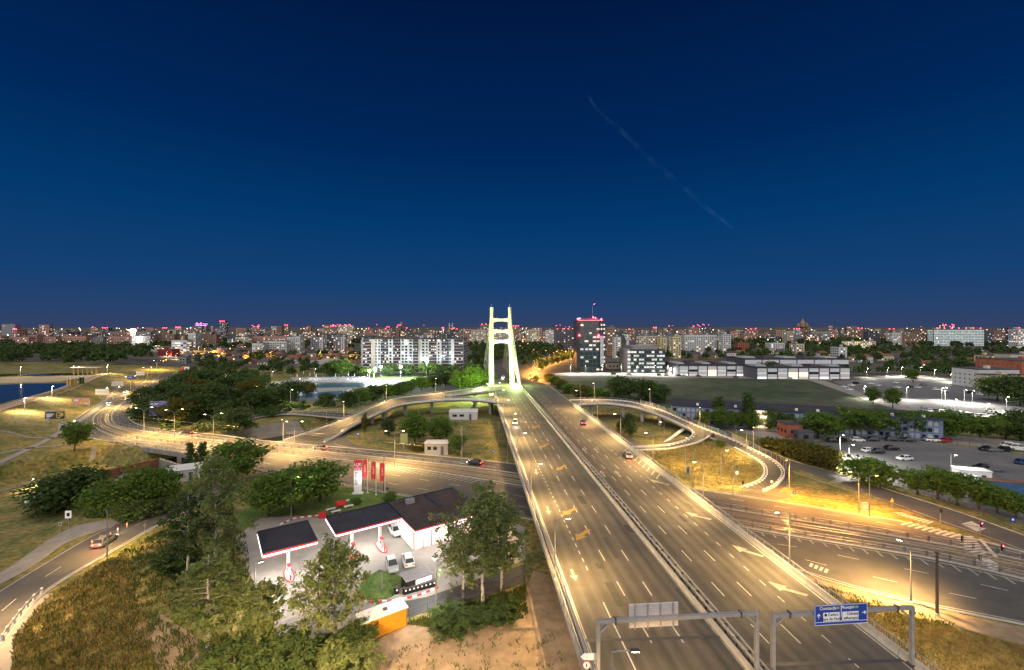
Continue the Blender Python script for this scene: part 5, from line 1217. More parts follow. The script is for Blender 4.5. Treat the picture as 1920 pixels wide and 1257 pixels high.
for px in (1095, 1104, 1111, 1118): MB().box((gx(px), GD - .15, HT / 2), (.35, .22, HT)).build('mullion', m_steel_d, gt)
lw = [MB().box((0, 0, 0), (2.6, .1, 1.6)).mesh('lit_pane', glow('pane_cool', (.8, .95, 1), .30)), MB().box((0, 0, 0), (2.6, .1, 1.6)).mesh('lit_pane', glow('pane_warm', (1, .8, .5), .45)), MB().box((0, 0, 0), (2.6, .1, 1.6)).mesh('lit_pane', g_teal)]
gr_ = random.Random(3)
for k in range(22):
    px = gr_.choice((1091, 1099.5, 1107.5, 1114.5, 1121)); fz = int(gr_.random() * 12); o = link('lit_pane', lw[2] if gr_.random() < .72 else lw[gr_.randrange(2)], gt); o.matrix_basis = Matrix.Translation((gx(px) + gr_.uniform(-.6, .6), GD - .08, 1.9 + fz * 3.6))
for px in (1127, 1132):
    for j in range(12):
        if gr_.random() < .6: o = link('lit_pane', lw[0], gt); o.matrix_basis = Matrix.Translation((gx(px), GD - 2.2, 2 + j * 3.6)) @ Matrix.Scale(.5, 4, (1, 0, 0))
MB().prism([(gx(1088), GD + 1), (gx(1122), GD + 1), (gx(1122), GD + 20), (gx(1088), GD + 20)], HT, HT + 1.6).build('plant_room', BW['dark'], gt)
MB().tube([(gx(1114), GD + 8, HT), (gx(1114), GD + 8, ZH(572, GD))], [.18, .06], 6).build('mast', m_steel, gt)
for px, py, s in ((1083.5, 598.5, 1.3), (1087, 597.5, 1.0), (1127, 599, 1.1), (1112, 595.5, 1.0), (1116, 596.5, .8), (1086, 629, 1.3), (1122, 629, 1.3), (1114, 571, .5)):
    MB().tube([(gx(px), GD - 1.2, ZH(py, GD) - s * .5), (gx(px), GD - 1.2, ZH(py, GD)), (gx(px), GD - 1.2, ZH(py, GD) + s * .5)], [s * .4, s * .55, s * .3], 8).build('beacon', g_red, gt)
    light('POINT', 'beacon_light', (gx(px) - gt.location.x, -3.0, ZH(py, GD)), 700, (1, .03, .06), gt, .6)
MB().box(((gx(1084) + gx(1130)) / 2, GD - 1.0, ZH(601, GD)), (gx(1130) - gx(1084), .3, .35)).build('red_edge', glow('red_edge_light', (1, .05, .08), .9), gt)
# teal office
to = thing('teal_office', 'six storey teal glass office block beside the tower', 'office', AT(1214, 385)); TD = 385.0; tx = lambda px: (px - 960) * TD / FPX
HO = ZH(657, TD)
MB().prism([(tx(1183), TD), (tx(1247), TD), (tx(1247) + 1, TD + 34), (tx(1183) + 1, TD + 34)], 0, HO).build('wall', m_gteal, to)
MB().prism([(tx(1177), TD + 1), (tx(1183) - .02, TD + 1), (tx(1183) - .02, TD + 30), (tx(1177), TD + 30)], 0, HO + .8).build('stair_tower', BW['grey'], to)
MB().prism([(tx(1182), TD - .3), (tx(1248), TD - .3), (tx(1248) + 1, TD + 34), (tx(1182) + 1, TD + 34)], HO, HO + .6).build('roof', m_roofd, to)
MB().prism([(tx(1190), TD + 6), (tx(1236), TD + 6), (tx(1236), TD + 28), (tx(1190), TD + 28)], HO + .6, HO + 3.4).build('plant_room', BW['grey'], to)
for j in range(6):
    z = (j + .5) * HO / 6; MB().box(((tx(1183) + tx(1247)) / 2, TD - .1, z + HO / 12), (tx(1247) - tx(1183), .2, .7)).build('floor_band', m_steel_d, to)
    MB().box((tx(1180), TD + .9, z), (2.2, .2, 1.4)).build('stair_window', g_winc if j % 2 else g_dim, to)
    for i in range(13):
        q = gr_.random()
        if q < .45:
            o = link('lit_pane', lw[2] if q < .34 else (lw[1] if (j == 5 and i < 5) or q > .43 else lw[0]), to); o.matrix_basis = Matrix.Translation((tx(1186 + i * 4.8), TD - .08, z))
for i in range(14): MB().box((tx(1183 + i * 4.9), TD - .14, HO / 2), (.22, .2, HO)).build('mullion', m_steel_d, to)

# office halls
def hall(label, x0, x1, yb, yt, nb, back, skip=(), warm=(), up=None):
    d = G(960, yb).y; hx = lambda px: (px - 960) * d / FPX; Hh = ZH(yt, d); t = thing('office_hall', label, 'office', AT((x0 + x1) / 2, d)); W_ = hx(x1) - hx(x0)
    MB().prism([(hx(x0), d), (hx(x1), d), (hx(x1), d + back), (hx(x0), d + back)], 0, Hh).build('wall', BW['dark'], t)
    MB().prism([(hx(x0) - .5, d - .6), (hx(x1) + .5, d - .6), (hx(x1) + .5, d + back), (hx(x0) - .5, d + back)], Hh, Hh + .5).build('roof', m_navy, t)
    for i in range(nb):
        a = hx(x0) + W_ * i / nb + .5; b = hx(x0) + W_ * (i + 1) / nb - .5; xm = (a + b) / 2
        MB().box((xm, d - .08, Hh * .80), (b - a, .16, Hh * .32)).build('upper_panel', M('hall_panel', (.62, .64, .68), .6, .08, .3) if 'hall_panel' not in bpy.data.materials else bpy.data.materials['hall_panel'], t)
        MB().box((xm, d - .06, Hh * .52), (b - a, .12, Hh * .18)).build('window', g_win if i in warm else (m_glass if i % 2 else g_dim), t)
        MB().box((xm, d - .08, Hh * .32), (b - a, .16, Hh * .20)).build('lower_panel', g_win if i in warm else bpy.data.materials['hall_panel'], t)
        MB().box((xm, d - .06, Hh * .11), (b - a, .12, Hh * .18)).build('ground_window', g_winc if i % 3 == 0 else g_dim, t)
    for k in range(5):
        MB().box((hx(x0) + W_ * (k + .5) / 5, d + back * .5, Hh + 1.0), (W_ / 8, back * .5, 1.4), taper=.8).build('skylight', m_roofr if k % 2 else BW['grey'], t)
    return t
hall('long low office hall with white panels and one lit orange bay', 1273, 1398, 705.5, 686, 7, 40, warm=(3,))
hall('right office hall with lit entrance behind the dark tree', 1419, 1594, 711, 690, 9, 26, warm=(3, 4))
hall('upper hall set back behind the right office hall', 1396, 1592, 699, 674, 6, 34)
t = pblock('small warm lit house between tower and teal office', 1138, 1178, 681, 420, 'cream', .6, 10, fl=3, name='office_annexe'); t = pblock('low shed beside the office halls', 1252, 1272, 690, 372, 'grey', .4, 16)

# long blue building
A_, B_ = Vector((66, 183, 0)), Vector((150, 154, 0)); ub = (B_ - A_).normalized(); nb_ = Vector((ub.y, -ub.x, 0)); LB_ = (B_ - A_).length
bb = thing('blue_building', 'long low blue clad building with rows of windows and dark flat roof', 'building', (A_ + B_) / 2)
HB = 7.4
def BQ(u, n, z): q = A_ + ub * u + nb_ * n; return (q.x, q.y, z)
MB().prism([BQ(0, 0, 0), BQ(LB_, 0, 0), BQ(LB_, -16, 0), BQ(0, -16, 0)], 0, HB).build('wall', m_blueclad, bb)
MB().prism([BQ(-.4, .4, 0), BQ(LB_ + .4, .4, 0), BQ(LB_ + .4, -16.4, 0), BQ(-.4, -16.4, 0)], HB, HB + .45).build('roof', m_navy, bb)
wf = MB().box((0, 0, 0), (1.15, .12, 1.3)).mesh('window', m_glass); wl = MB().box((0, 0, 0), (1.15, .12, 1.5)).mesh('window', M('pale_window', (.35, .38, .40), .3, .15, .4)); ang = math.atan2(ub.y, ub.x)
rb_ = random.Random(9)
for j, z in enumerate((1.5, 3.8, 6.0)):
    for i in range(int(LB_ / 1.75)):
        u = 1.2 + i * 1.75
        if 30 < u < 38: continue
        o = link('window', wl if rb_.random() < .55 else wf, bb); o.matrix_basis = Matrix.Translation(BQ(u, .05, z)) @ Matrix.Rotation(ang, 4, 'Z')
st = MB()
MB().prism([BQ(30, .05, 0), BQ(38, .05, 0), BQ(38, 1.6, 0), BQ(30, 1.6, 0)], 0, HB + .2).build('stair_block', BW['cream'], bb)
for j in range(4): MB().bar(BQ(30.6, 1.66, 1.4 + j * 1.9), BQ(34.5, 1.66, 1.4 + j * 1.9), .1, .9).build('stair_window', g_win, bb)
for i, u in enumerate((10, 24, 45, 52, 62, 75, 84)): MB().box(BQ(u, -1.5, HB + .9), (.7, .7, .9)).build('roof_vent', m_whitep, bb)
for i in range(8): MB().bar(BQ(3 + i * 11, -8, HB + .5), BQ(12 + i * 11, -8, HB + .5), 6, .12).build('roof_sheet', m_roofr, bb)
light('POINT', 'stair_light', Vector(BQ(33, 4, 5)) - bb.location, 300, (1, .75, .5), bb, .3)

# low buildings right
pblock('white flat roofed workshop behind the far lot', 1808, 1884, 694, 290, 'white', .05, 18, ww=.8, wh=.8, name='workshop'); pblock('pale wall building in front of the workshop', 1838, 1912, 704, 280, 'cream', .02, 6, ww=.6, wh=.6, name='workshop')
pblock('brick red hall at the right edge', 1868, 1960, 678, 300, 'red', .02, 30, ww=.6, wh=.6, name='brick_hall'); pblock('cream lit house behind the brick hall', 1838, 1862, 667, 420, 'yellow', .2, 12); pblock('pale building with roof lamps behind the brick hall', 1878, 1950, 665, 400, 'cream', .4, 14)
pblock('red brick kiosk beside the near parking lot', 1466, 1496, 797, G(960, 822).y, 'red', .12, 6, fl=2.6, wh=1.0, ww=1.0, bay=2.0, name='kiosk', cat='kiosk', top_units=False)
pblock('dark low cabin beside the red kiosk', 1492, 1520, 812, G(960, 831).y, 'dark', .05, 3, fl=2.2, name='cabin', cat='cabin', top_units=False)
# cabins and sheds
def cabin(label, x0, x1, yb, yt, depth, wall, rz=0.0, roof=m_whitep, win=None, name='cabin'):
    d = G(960, yb).y; W_ = (x1 - x0) * d / FPX; c = AT((x0 + x1) / 2, d + depth / 2); Hh = ZH(yt, d); t = thing(name, label, 'cabin', c, rz)
    MB().box((0, 0, Hh / 2), (W_, depth, Hh)).build('wall', wall, t, local=True); MB().box((0, 0, Hh + .08), (W_ + .3, depth + .3, .16)).build('roof', roof, t, local=True)
    MB().box((W_ * .25, -depth / 2 - .03, Hh * .4), (.9, .05, Hh * .75)).build('door', m_steel_d, t, local=True)
    for x in (-.3, -.05): MB().box((W_ * x, -depth / 2 - .03, Hh * .6), (W_ * .16, .05, Hh * .3)).build('window', win or m_glass, t, local=True)
    return t
d_ = G(960, 915).y
u1 = cabin('white upper site cabin with a lit window at the lot', 1797, 1846, 914, 884, 3.0, m_whitep, -.25, win=g_winc); u1.location.z = 0
cabin('lower pale site cabin in front of the white one', 1816, 1868, 921, 908, 3.0, BW['white'], -.25)
co = thing('shipping_container', 'blue shipping container with rusty roof beside the site cabins', 'container', G(1884, 922), -.35)
MB().box((0, 0, 1.3), (8.0, 2.4, 2.6)).build('body', M('container_blue', (.06, .13, .24), .6, .15, 1), co, local=True); MB().box((0, 0, 2.63), (8.1, 2.5, .08)).build('roof', M('rusty_roof', (.16, .08, .06), .9, .3, 1), co, local=True)
for i in range(22): MB().box((-3.8 + i * .36, -1.22, 1.3), (.14, .08, 2.4)).build('corrugation', bpy.data.materials['container_blue'], co, local=True)
for y in (-.6, .6): MB().box((4.03, y, 1.3), (.06, 1.1, 2.4)).build('door', bpy.data.materials['container_blue'], co, local=True)
cabin('flat white shed behind the lawn under the river side ramp', 843, 896, 788, 774, 8, BW['white'], .05, BW['white'], name='shed'); cabin('grey wooden shack behind the yellow board', 798, 842, 854, 832, 4, BW['grey'], .0, m_conc_l, name='shack')
cabin('long hut with pale roof beside the dark firs', 318, 372, 905, 884, 6, BW['white'], .5, BW['white'], name='hut'); cabin('blue white roofed hut in the sunken yard', 228, 262, 912, 900, 5, BW['white'], .4, m_steel, name='hut')
# brick retaining walls of the sunken yard
rwt = thing('retaining_wall', 'brown brick retaining wall where the street bridge meets the sunken yard', 'wall', G(225, 900, -2))
for a, b, h in (((-119, 121), (-110, 138), 4.0), ((-110, 138), (-98, 131), 5.0)):
    mt_ = m_brick if h < 4.5 else m_conc_d; MB().bar((a[0], a[1], -3.2), (b[0], b[1], -3.2), .6, 4.4).build('wall_panel', mt_, rwt)
    n = 6
    for i in range(n + 1): MB().box((a[0] + (b[0] - a[0]) * i / n, a[1] + (b[1] - a[1]) * i / n, -3.2), (.8, .8, 4.6)).build('buttress', mt_, rwt)
sp = thing('street_bridge', 'concrete bridge edge of the street over the canal', 'bridge', (-110, 141, 0)); Pb = [p for p in edge(E4, 0.0) if -142 < p.x < -60 and p.y < 158]
MB().sweep([p + Vector((0, 0, -.9)) for p in Pb], [(-.5, -.55), (.5, -.55), (.5, .9), (-.5, .9)]).build('girder', m_conc_d, sp); railing(sp, [p + Vector((0, 0, .05)) for p in Pb], 1.1, 2.0, m_steel, near=400)
for i in (4, 12, 18): q = Pb[min(i, len(Pb) - 1)]; MB().box((q.x, q.y, -2.6), (1.4, 1.4, 4.6)).build('pier', m_conc_d, sp)
# second canal bridge upstream
cb = thing('canal_bridge', 'low concrete road bridge over the canal behind the ramp', 'bridge', G(610, 785)); P1, Q1 = pair([(440, 782, .5), (500, 772, 1.0), (549, 771, 1.2), (610, 773, 1.2), (700, 777, 1.2)], [(440, 792, .5), (500, 779, 1.0), (551, 776, 1.2), (610, 781, 1.2), (690, 788, 1.2)], 14)
slab(cb, Q1, P1, t=1.0, top=m_asph_dark); railing(cb, Q1, 1.0, 3.0, pick=False, near=400); railing(cb, P1, 1.0, 3.0, pick=False, near=400)
# sloping concrete banks of the canal
MB().strip([Vector((x, y, -.05)) for x, y in ((-110, 166), (-106, 176), (-92, 190))], [Vector((x, y, -4.6)) for x, y in ((-105, 163.5), (-101, 173.5), (-87.5, 187))]).build('canal_bank', M('bank_concrete', (.20, .18, .15), .9, .25, .3))['kind'] = 'structure'

# ------------------------------------------------------------------ named blocks of the city
far = [
 ('dark office slab with antenna at the far left', 9, 34, 608, 1100, 'grey', .06), ('stepped pink apartment block above the lake wood, left end', 37, 62, 632, 760, 'pink', .22), ('tallest pink apartment tower above the lake wood', 60, 77, 629, 770, 'pink', .22), ('long pink apartment slab above the lake wood', 78, 112, 632, 780, 'pink', .24), ('pink brown apartment slab right of the long pink one', 113, 168, 631, 790, 'pink', .26),
 ('grey block between pink slabs and stadium glare', 177, 200, 633, 800, 'grey', .2), ('pinkish block left of the stadium glare', 201, 252, 631, 810, 'pink', .22), ('pale block lit white by the stadium glare', 254, 274, 631, 700, 'white', .5), ('grey tower block right of the stadium glare', 260, 288, 622, 860, 'grey', .25), ('long brown slab behind the city street', 284, 332, 628, 880, 'brown', .2), ('brown slab behind the white office', 330, 352, 629, 890, 'brown', .22),
 ('low white office with glowing bands beside the city street', 328, 357, 638, 640, 'white', .9), ('white stepped tower above the red market roof', 358, 372, 625, 800, 'white', .2), ('brown slab right of the white stepped tower', 373, 410, 629, 830, 'brown', .25), ('cream slab above the sodium street', 445, 470, 632, 900, 'cream', .3), ('orange slab above the sodium street', 470, 545, 631, 920, 'pink', .3),
 ('white office building left of the white block', 543, 556, 632, 640, 'white', .5), ('white tower wing left of the white block', 557, 567, 631, 640, 'white', .3), ('dark office with lit top floor left of the white block', 586, 601, 632, 660, 'grey', .4), ('pale wing of the dark office', 602, 609, 632, 660, 'white', .3), ('dark office nearest the white block', 628, 641, 631, 680, 'grey', .4), ('pale slab nearest the white block', 642, 649, 632, 680, 'white', .3), ('low white school like building', 498, 542, 640, 620, 'white', .25), ('low pale building among houses', 478, 498, 644, 600, 'white', .2),
 ('purple lit tower on the skyline', 370, 385, 606, 1900, 'dark', .2), ('slim grey tower beside the purple one', 386, 391, 611, 1900, 'grey', .2), ('tall dark tower with red crown on the skyline', 415, 426, 603, 2000, 'dark', .5), ('slender dark skyscraper above the white block', 750.5, 756, 603, 2400, 'dark', .3), ('broad old tower left of the red lit roofs', 521, 531, 612, 2200, 'brown', .1), ('church like tower on the skyline', 579, 585, 611, 2200, 'brown', .2),
 ('cream slab left behind the pylon', 884, 912, 619, 900, 'cream', .35), ('cream slab seen through the pylon', 924, 950, 621, 950, 'cream', .35), ('white hotel right of the pylon', 988, 1012, 618, 900, 'cream', .6), ('tower with red sign right of the pylon', 961, 974, 612, 1000, 'brown', .4), ('bright pale block left of the glass tower', 1023, 1039, 619, 850, 'white', .6), ('long dark mall left of the glass tower', 1039, 1080, 618, 700, 'dark', .2),
 ('dark block right of the glass tower', 1137, 1151, 613, 620, 'brown', .3), ('white slab right of the glass tower', 1150, 1162, 632, 560, 'white', .3), ('grey white slab above the teal office', 1195, 1230, 630, 620, 'cream', .3), ('cream tower lit yellow behind the teal office', 1235, 1247, 633, 600, 'yellow', .3), ('cream green lit tower right of the teal office', 1258, 1273, 631, 560, 'yellow', .35), ('long white apartment slab right of the teal office', 1280, 1340, 628, 640, 'white', .35), ('brown tower beside the long white slab', 1340, 1349, 628, 640, 'brown', .35), ('white tower at the end of the long white slab', 1351, 1366, 627, 620, 'white', .3), ('dark slab behind the long white slab', 1210, 1280, 628, 760, 'grey', .25),
 ('white long low building behind the halls', 1440, 1466, 643, 640, 'white', .1), ('pale house with lit roof sign', 1486, 1502, 645, 600, 'cream', .3), ('low red roofed hall', 1380, 1400, 643, 680, 'red', .1), ('pale cube house between trees', 1565, 1580, 651, 520, 'white', .15), ('lit hall with glowing roof edge', 1583, 1637, 640, 820, 'yellow', .9),
 ('white tower left of the glass office', 1667, 1685, 624, 900, 'white', .2), ('brown slab left of the glass office', 1686, 1720, 626, 900, 'brown', .3), ('wide glass office with red roof lights', 1744, 1839, 616.5, 900, 'teal', .75), ('banded block right of the wide glass office', 1839, 1857, 621, 920, 'dark', .6), ('grey office further right of the wide glass office', 1857, 1893, 620, 940, 'brown', .4), ('dark tower with red beacon at the right edge', 1893, 1930, 616, 760, 'dark', .55), ('lit white annexe at the right edge', 1900, 1912, 617, 700, 'white', .6),
 ('cathedral base building on the right skyline', 1493, 1518, 613, 2600, 'brown', .1)]
for i, (lab, x0, x1, tp, d, w_, li) in enumerate(far):
    k = {}
    if 'glass office' in lab and 'wide' in lab and 'right' not in lab: k = dict(fl=3.3, bay=3.0, ww=2.4, wh=2.2, beacons=7)
    if 'low white office' in lab: k = dict(fl=3.4, bay=4, ww=3.9, wh=1.5)
    if 'red crown' in lab: k = dict(beacons=3)
    if 'red beacon' in lab: k = dict(beacons=2, fl=3.4, bay=3, ww=2.6, wh=1.2)
    if 'red sign' in lab: k = dict(beacons=3)
    if 'mall' in lab: k = dict(beacons=4)
    if 'purple' in lab: k = dict(beacons=2, fl=6, bay=6, ww=4.5, wh=2.5)
    pblock(lab, x0, x1, tp, d, w_, li, depth=14 if d < 1500 else 30, seed=100 + i, **k)
pur = glow('purple_window', (.45, .25, 1), 2.2)
for o in bpy.data.objects:
    if o.get('label') == 'purple lit tower on the skyline':
        for c in KIDS[o.name]:
            if c.name.startswith('window_rows'): c.data.materials[0] = pur
    if o.get('label') == 'wide glass office with red roof lights':
        for c in KIDS[o.name]:
            if c.name.startswith('window_rows'):
                for q, mm in enumerate((glow('office_far_a', (.5, .8, .8), .10), glow('office_far_b', (.7, .9, .85), .30), glow('office_far_c', (.5, .85, .85), .22), glow('office_far_d', (.5, .8, .8), .15))): c.data.materials[q] = mm
# cathedral domes on the right skyline
ct = thing('cathedral', 'great cathedral with central dome under construction on the right skyline', 'church', AT(1505, 2600))
for px, y0, y1, w in ((1505, 613, 598, 14), (1497, 613, 606, 8), (1513, 613, 605, 8)):
    c = AT(px, 2590); z0, z1 = ZH(y0, 2590), ZH(y1, 2590); MB().tube([(c.x, c.y, z0), (c.x, c.y, z0 + (z1 - z0) * .45), (c.x, c.y, z0 + (z1 - z0) * .7), (c.x, c.y, z1)], [w, w * .95, w * .6, .8], 12).build('dome', BW['brown'], ct)
# old bridge pylon far behind the white block
fp = thing('far_bridge_pylon', 'pale twin pylon of another cable bridge on the skyline', 'pylon', AT(845, 1700)); fd = 1700
for px in (842.5, 848.5): c = AT(px, fd); MB().tube([(c.x, c.y, 0), (c.x, c.y, ZH(606, fd))], 2.2, 6).build('leg', BW['cream'], fp)
for py in (611, 616, 621): MB().bar(AT(842.5, fd, ZH(py, fd)), AT(848.5, fd, ZH(py, fd)), 2, 2).build('crossbeam', BW['cream'], fp)
# water tower
wt = thing('water_tower', 'pale mushroom shaped water tower behind the offices', 'water tower', AT(1177, 470)); c = AT(1177, 470); MB().tube([(c.x, c.y, 0), (c.x, c.y, ZH(641, 470)), (c.x, c.y, ZH(634, 470)), (c.x, c.y, ZH(632, 470))], [1.6, 1.6, 3.0, 3.0], 14).build('tank', m_conc_l, wt)
MB().tube([(c.x, c.y, ZH(632, 470)), (c.x, c.y, ZH(631.2, 470))], [2.6, .6], 14).build('cap', m_conc, wt)
# stadium floodlight behind the pink blocks
lamp('glaring stadium floodlight above the pink blocks', AT(250, 900, 0), ZH(623, 900), 1.0, 0, 300000, WHITE, None, g_white, 178); sf = KIDS and bpy.data.objects[list(KIDS)[-1]]
for i in range(6):
    for j in range(3): MB().box((-5 + i * 2.0, -1.2, ZH(623, 900) + 1 + j * 1.9), (1.3, .5, 1.2)).build('flood_lamp', g_white, sf, local=True)
sg = lamp('floodlight mast added to light the pale block', AT(262, 684, 0), 22, .6, 0, 0, WHITE, None, g_white); light('POINT', 'added_block_light', (0, -1, 22), 50000, (1, .97, .88), sg, 2)  # added mast and point lamp that brighten the front of the pale block
# market roofs beside the city street
pblock('red lit market hall beside the city street', 303, 330, 656, 560, wallmat('market_red', (.26, .03, .035)), .3, 14, name='market_hall'); pblock('blue lit filling station canopy beside the city street', 340, 354, 670, 470, 'grey', .4, 8, name='market_kiosk')
# low houses with tiled roofs
def houses(n, x0, x1, ya, yb, seed, where):
    r = random.Random(seed)
    for i in range(n):
        py = ya + (yb - ya) * r.random(); px = x0 + (x1 - x0) * (i + r.random()) / n; p = G(px, py); W_ = r.uniform(9, 16); D_ = r.uniform(8, 11); H_ = r.uniform(3.2, 6.5)
        wc = r.choice(('white', 'cream', 'grey', 'brown', 'white')); rf = r.choice((0, 1, 2, 0))
        block(f'{wc} house with {("tiled", "flat grey", "dark brown")[rf]} roof {where}, {nth(i)} house', p.x, p.y, W_, D_, H_, r.uniform(-.6, .6), wc, .35, 2.9, 3, 1.2, 1.2, 'house', 'house', 'low houses ' + where, (m_tile, m_roofd, m_roofr)[rf], seed=seed * 50 + i, gable=True)
houses(34, 440, 690, 657, 694, 71, 'left of the white block'); houses(14, 380, 480, 652, 685, 72, 'beside the sodium street'); houses(26, 1140, 1560, 653, 675, 73, 'behind the office halls'); houses(20, 1540, 1920, 655, 690, 74, 'behind the far lot')
bd = thing('curved_roof_hall', 'hall with rounded pale roof among the trees', 'hall', G(612, 690)); c = G(612, 690)
vs = []
for i in range(11):
    a = math.pi * i / 10; vs += [(c.x - math.cos(a) * 14, c.y - 7, 4 + math.sin(a) * 4.2), (c.x - math.cos(a) * 14, c.y + 14, 4 + math.sin(a) * 4.2)]
MB().add(vs, [(2 * i, 2 * i + 1, 2 * i + 3, 2 * i + 2) for i in range(10)] + [tuple(range(0, 22, 2)), tuple(range(1, 22, 2))[::-1]]).build('roof', m_conc, bd); MB().box((c.x, c.y + 3.5, 2), (27.6, 20, 4)).build('wall', BW['grey'], bd)
# anonymous skyline
r = random.Random(77)
for i in range(300):
    px = -10 + 1940 * (i + r.random()) / 300
    d = r.choice((1000, 1200, 1500, 1900, 2500, 3200)) * r.uniform(.9, 1.15)
    w_ = r.uniform(12, 38); h = r.uniform(14, 34) if r.random() < .9 else r.uniform(34, 48)
    p = AT(px, d); block('small block in the crowded city skyline at the horizon', p.x, p.y, w_, 14, h, r.uniform(-.3, .3), r.choice(('brown', 'grey', 'dark', 'pink', 'cream', 'dark', 'brown', 'pink')), r.uniform(.2, .5), 3.2 if d < 1600 else 4.5, 4.2 if d < 1600 else 6.5, 2.4 if d < 1600 else 3.6, 1.7 if d < 1600 else 2.4, 'skyline_block', 'building', 'skyline blocks', beacons=(r.randrange(1, 4) if h > 31 and r.random() < .5 else 0), seed=9000 + i, top_units=False)
# points of light of the city: nobody could count them
def lights_cloud(name, label, n, mat, seed, rows, cols, zr, s):
    r = random.Random(seed); mb = MB()
    cen = [r.uniform(*cols) for _ in range(max(6, n // 9))]
    for i in range(n):
        px = r.gauss(r.choice(cen), 9) if r.random() < .7 else r.uniform(*cols); py = rows[0] + (rows[1] - rows[0]) * r.random() ** 1.6; p = G(px, py); z = r.uniform(*zr); k = s * r.choice((.45, .6, .8, 1.1)) * p.y / 830
        mb.box((p.x, p.y, z), (k, k, k))
    o = mb.build(name, mat); tag(o, label, 'lights', kind='stuff')
g_pw = glow('city_light_warm', (1, .62, .26), 7); g_pc = glow('city_light_white', (1, .95, .88), 7); g_po = glow('city_light_orange', (1, .36, .06), 7); g_pr = glow('city_light_red', (1, .05, .10), 7)
lights_cloud('distant_lights', 'scattered warm points of light across the far city', 300, g_pw, 81, (619, 662), (-20, 1940), (6, 26), .75); lights_cloud('distant_lights', 'scattered white points of light across the far city', 190, g_pc, 82, (618, 660), (-20, 1940), (6, 28), .8)
lights_cloud('distant_lights', 'orange street lights in the left quarter', 90, g_po, 83, (640, 690), (300, 680), (5, 7), 1.0); lights_cloud('distant_lights', 'orange street lights behind the pylon', 110, g_po, 84, (636, 672), (980, 1085), (6, 9), 1.1); lights_cloud('distant_lights', 'red roof lights along the skyline', 45, g_pr, 85, (619, 624), (300, 1940), (38, 60), 1.2)
# ------------------------------------------------------------------ sign gantries
def gantry(label, p0, p1, h, braces=True):
    p0 = Vector(p0); p1 = Vector(p1); d = p1 - p0; L = d.length; rz = math.atan2(d.y, d.x); t = thing('sign_gantry', label, 'gantry', p0, rz)
    for x in (0, L): MB().box((x, 0, h / 2), (.32, .32, h)).build('column', m_steel, t, local=True); MB().box((x, 0, .15), (.6, .6, .3)).build('base_plate', m_steel_d, t, local=True)
    MB().box((L / 2, 0, h + .02), (L + .33, .30, .34)).build('beam', m_steel, t, local=True)
    for x, s in ((0, 1), (L, -1)): MB().bar((x, 0, h - 1.1), (x + s * 1.1, 0, h - .12), .18).build('brace', m_steel, t, local=True)
    for x in (1.6, L - 1.6): MB().box((x, 0, h + .04), (.12, .5, .56)).build('flange', m_steel_d, t, local=True)
    return t, L
m_back = M('sign_back', (.62, .58, .57), .5, .1, 1, metal=.2)
yg = 40.4
ga, L1 = gantry('left sign gantry whose panel shows its ribbed back', O(.350, yg), O(.812, yg + 1.2), ZH(1166, yg) - ZD)
hb = ZH(1166, yg) - ZD
px2 = lambda px: ((px - 960) * (yg + .5) / FPX - O(.350, yg).x)
x0, x1 = px2(1180.5), px2(1275); zt, zb = hb + 1.25, hb - .92
pn = MB().box(((x0 + x1) / 2, -.24 + .55, (zt + zb) / 2), (x1 - x0, .06, zt - zb)).build('sign_panel', m_back, ga, local=True)
for i in range(13): MB().box(((x0 + x1) / 2, .24, zb + .06 + i * (zt - zb - .1) / 12), (x1 - x0, .09, .06)).build('rib', m_back, ga, local=True)
for i in range(4): MB().box((x0 + (x1 - x0) * (.11 + .26 * i), .16, (zt + zb) / 2), (.09, .12, zt - zb + .1)).build('clamp_bar', m_steel, ga, local=True)
gb, L2 = gantry('right sign gantry carrying the blue direction sign', O(.863, yg + 1.4), O(1.296, yg + 2.6), ZH(1152, yg + 1.6) - ZD)
hb2 = ZH(1152, yg + 1.6) - ZD; ob = O(.863, yg + 1.4)
px3 = lambda px: ((px - 960) * (yg + 2.0) / FPX - ob.x)
s0, s1 = px3(1519), px3(1624); zt, zb = hb2 + .92, hb2 - .98; W_ = s1 - s0; xm = (s0 + s1) / 2
MB().box((xm, -.30, (zt + zb) / 2), (W_, .06, zt - zb)).build('sign_panel', m_bluesign, gb, local=True)
def rect(x, z, w, h, mat, name, y=-.345): return MB().box((x, y, z), (w, .02, h)).build(name, mat, gb, local=True)
for zz in (zt - .03, zb + .03, zb + .30): rect(xm, zz, W_ - .04, .035, m_signwhite, 'border')
for xx in (s0 + .03, s1 - .03): rect(xx, (zt + zb) / 2, .035, zt - zb - .04, m_signwhite, 'border')
rect(xm, (zt + zb) / 2 + .12, .05, zt - zb - .3, m_signwhite, 'divider')
rect(s0 + W_ * .315, zb + .78, W_ * .31, .82, m_signwhite, 'white_field'); rect(s0 + W_ * .675, zb + .78, W_ * .31, .82, m_signwhite, 'white_field')
T = lambda x, z: Matrix.Translation((x, -.36, z)) @ F0
for body, x, z, sz, mt in (('Constanța', s0 + W_ * .245, zt - .30, .40, m_signwhite), ('Ploiești', s0 + W_ * .615, zt - .30, .40, m_signwhite), ('Centru', s0 + W_ * .345, zb + .98, .36, m_signblack), ('Gara de Nord', s0 + W_ * .315, zb + .58, .36, m_signblack), ('Crângași', s0 + W_ * .72, zb + .98, .36, m_signblack), ('Aeroport', s0 + W_ * .725, zb + .58, .36, m_signblack)):
    text_mesh('lettering', body, sz, mt, gb, T(x, z), 'CENTER', .004, .006)
rect(s0 + W_ * .415, zt - .30, W_ * .10, .30, m_signgreen, 'route_plate'); rect(s0 + W_ * .775, zt - .30, W_ * .10, .30, m_signgreen, 'route_plate')
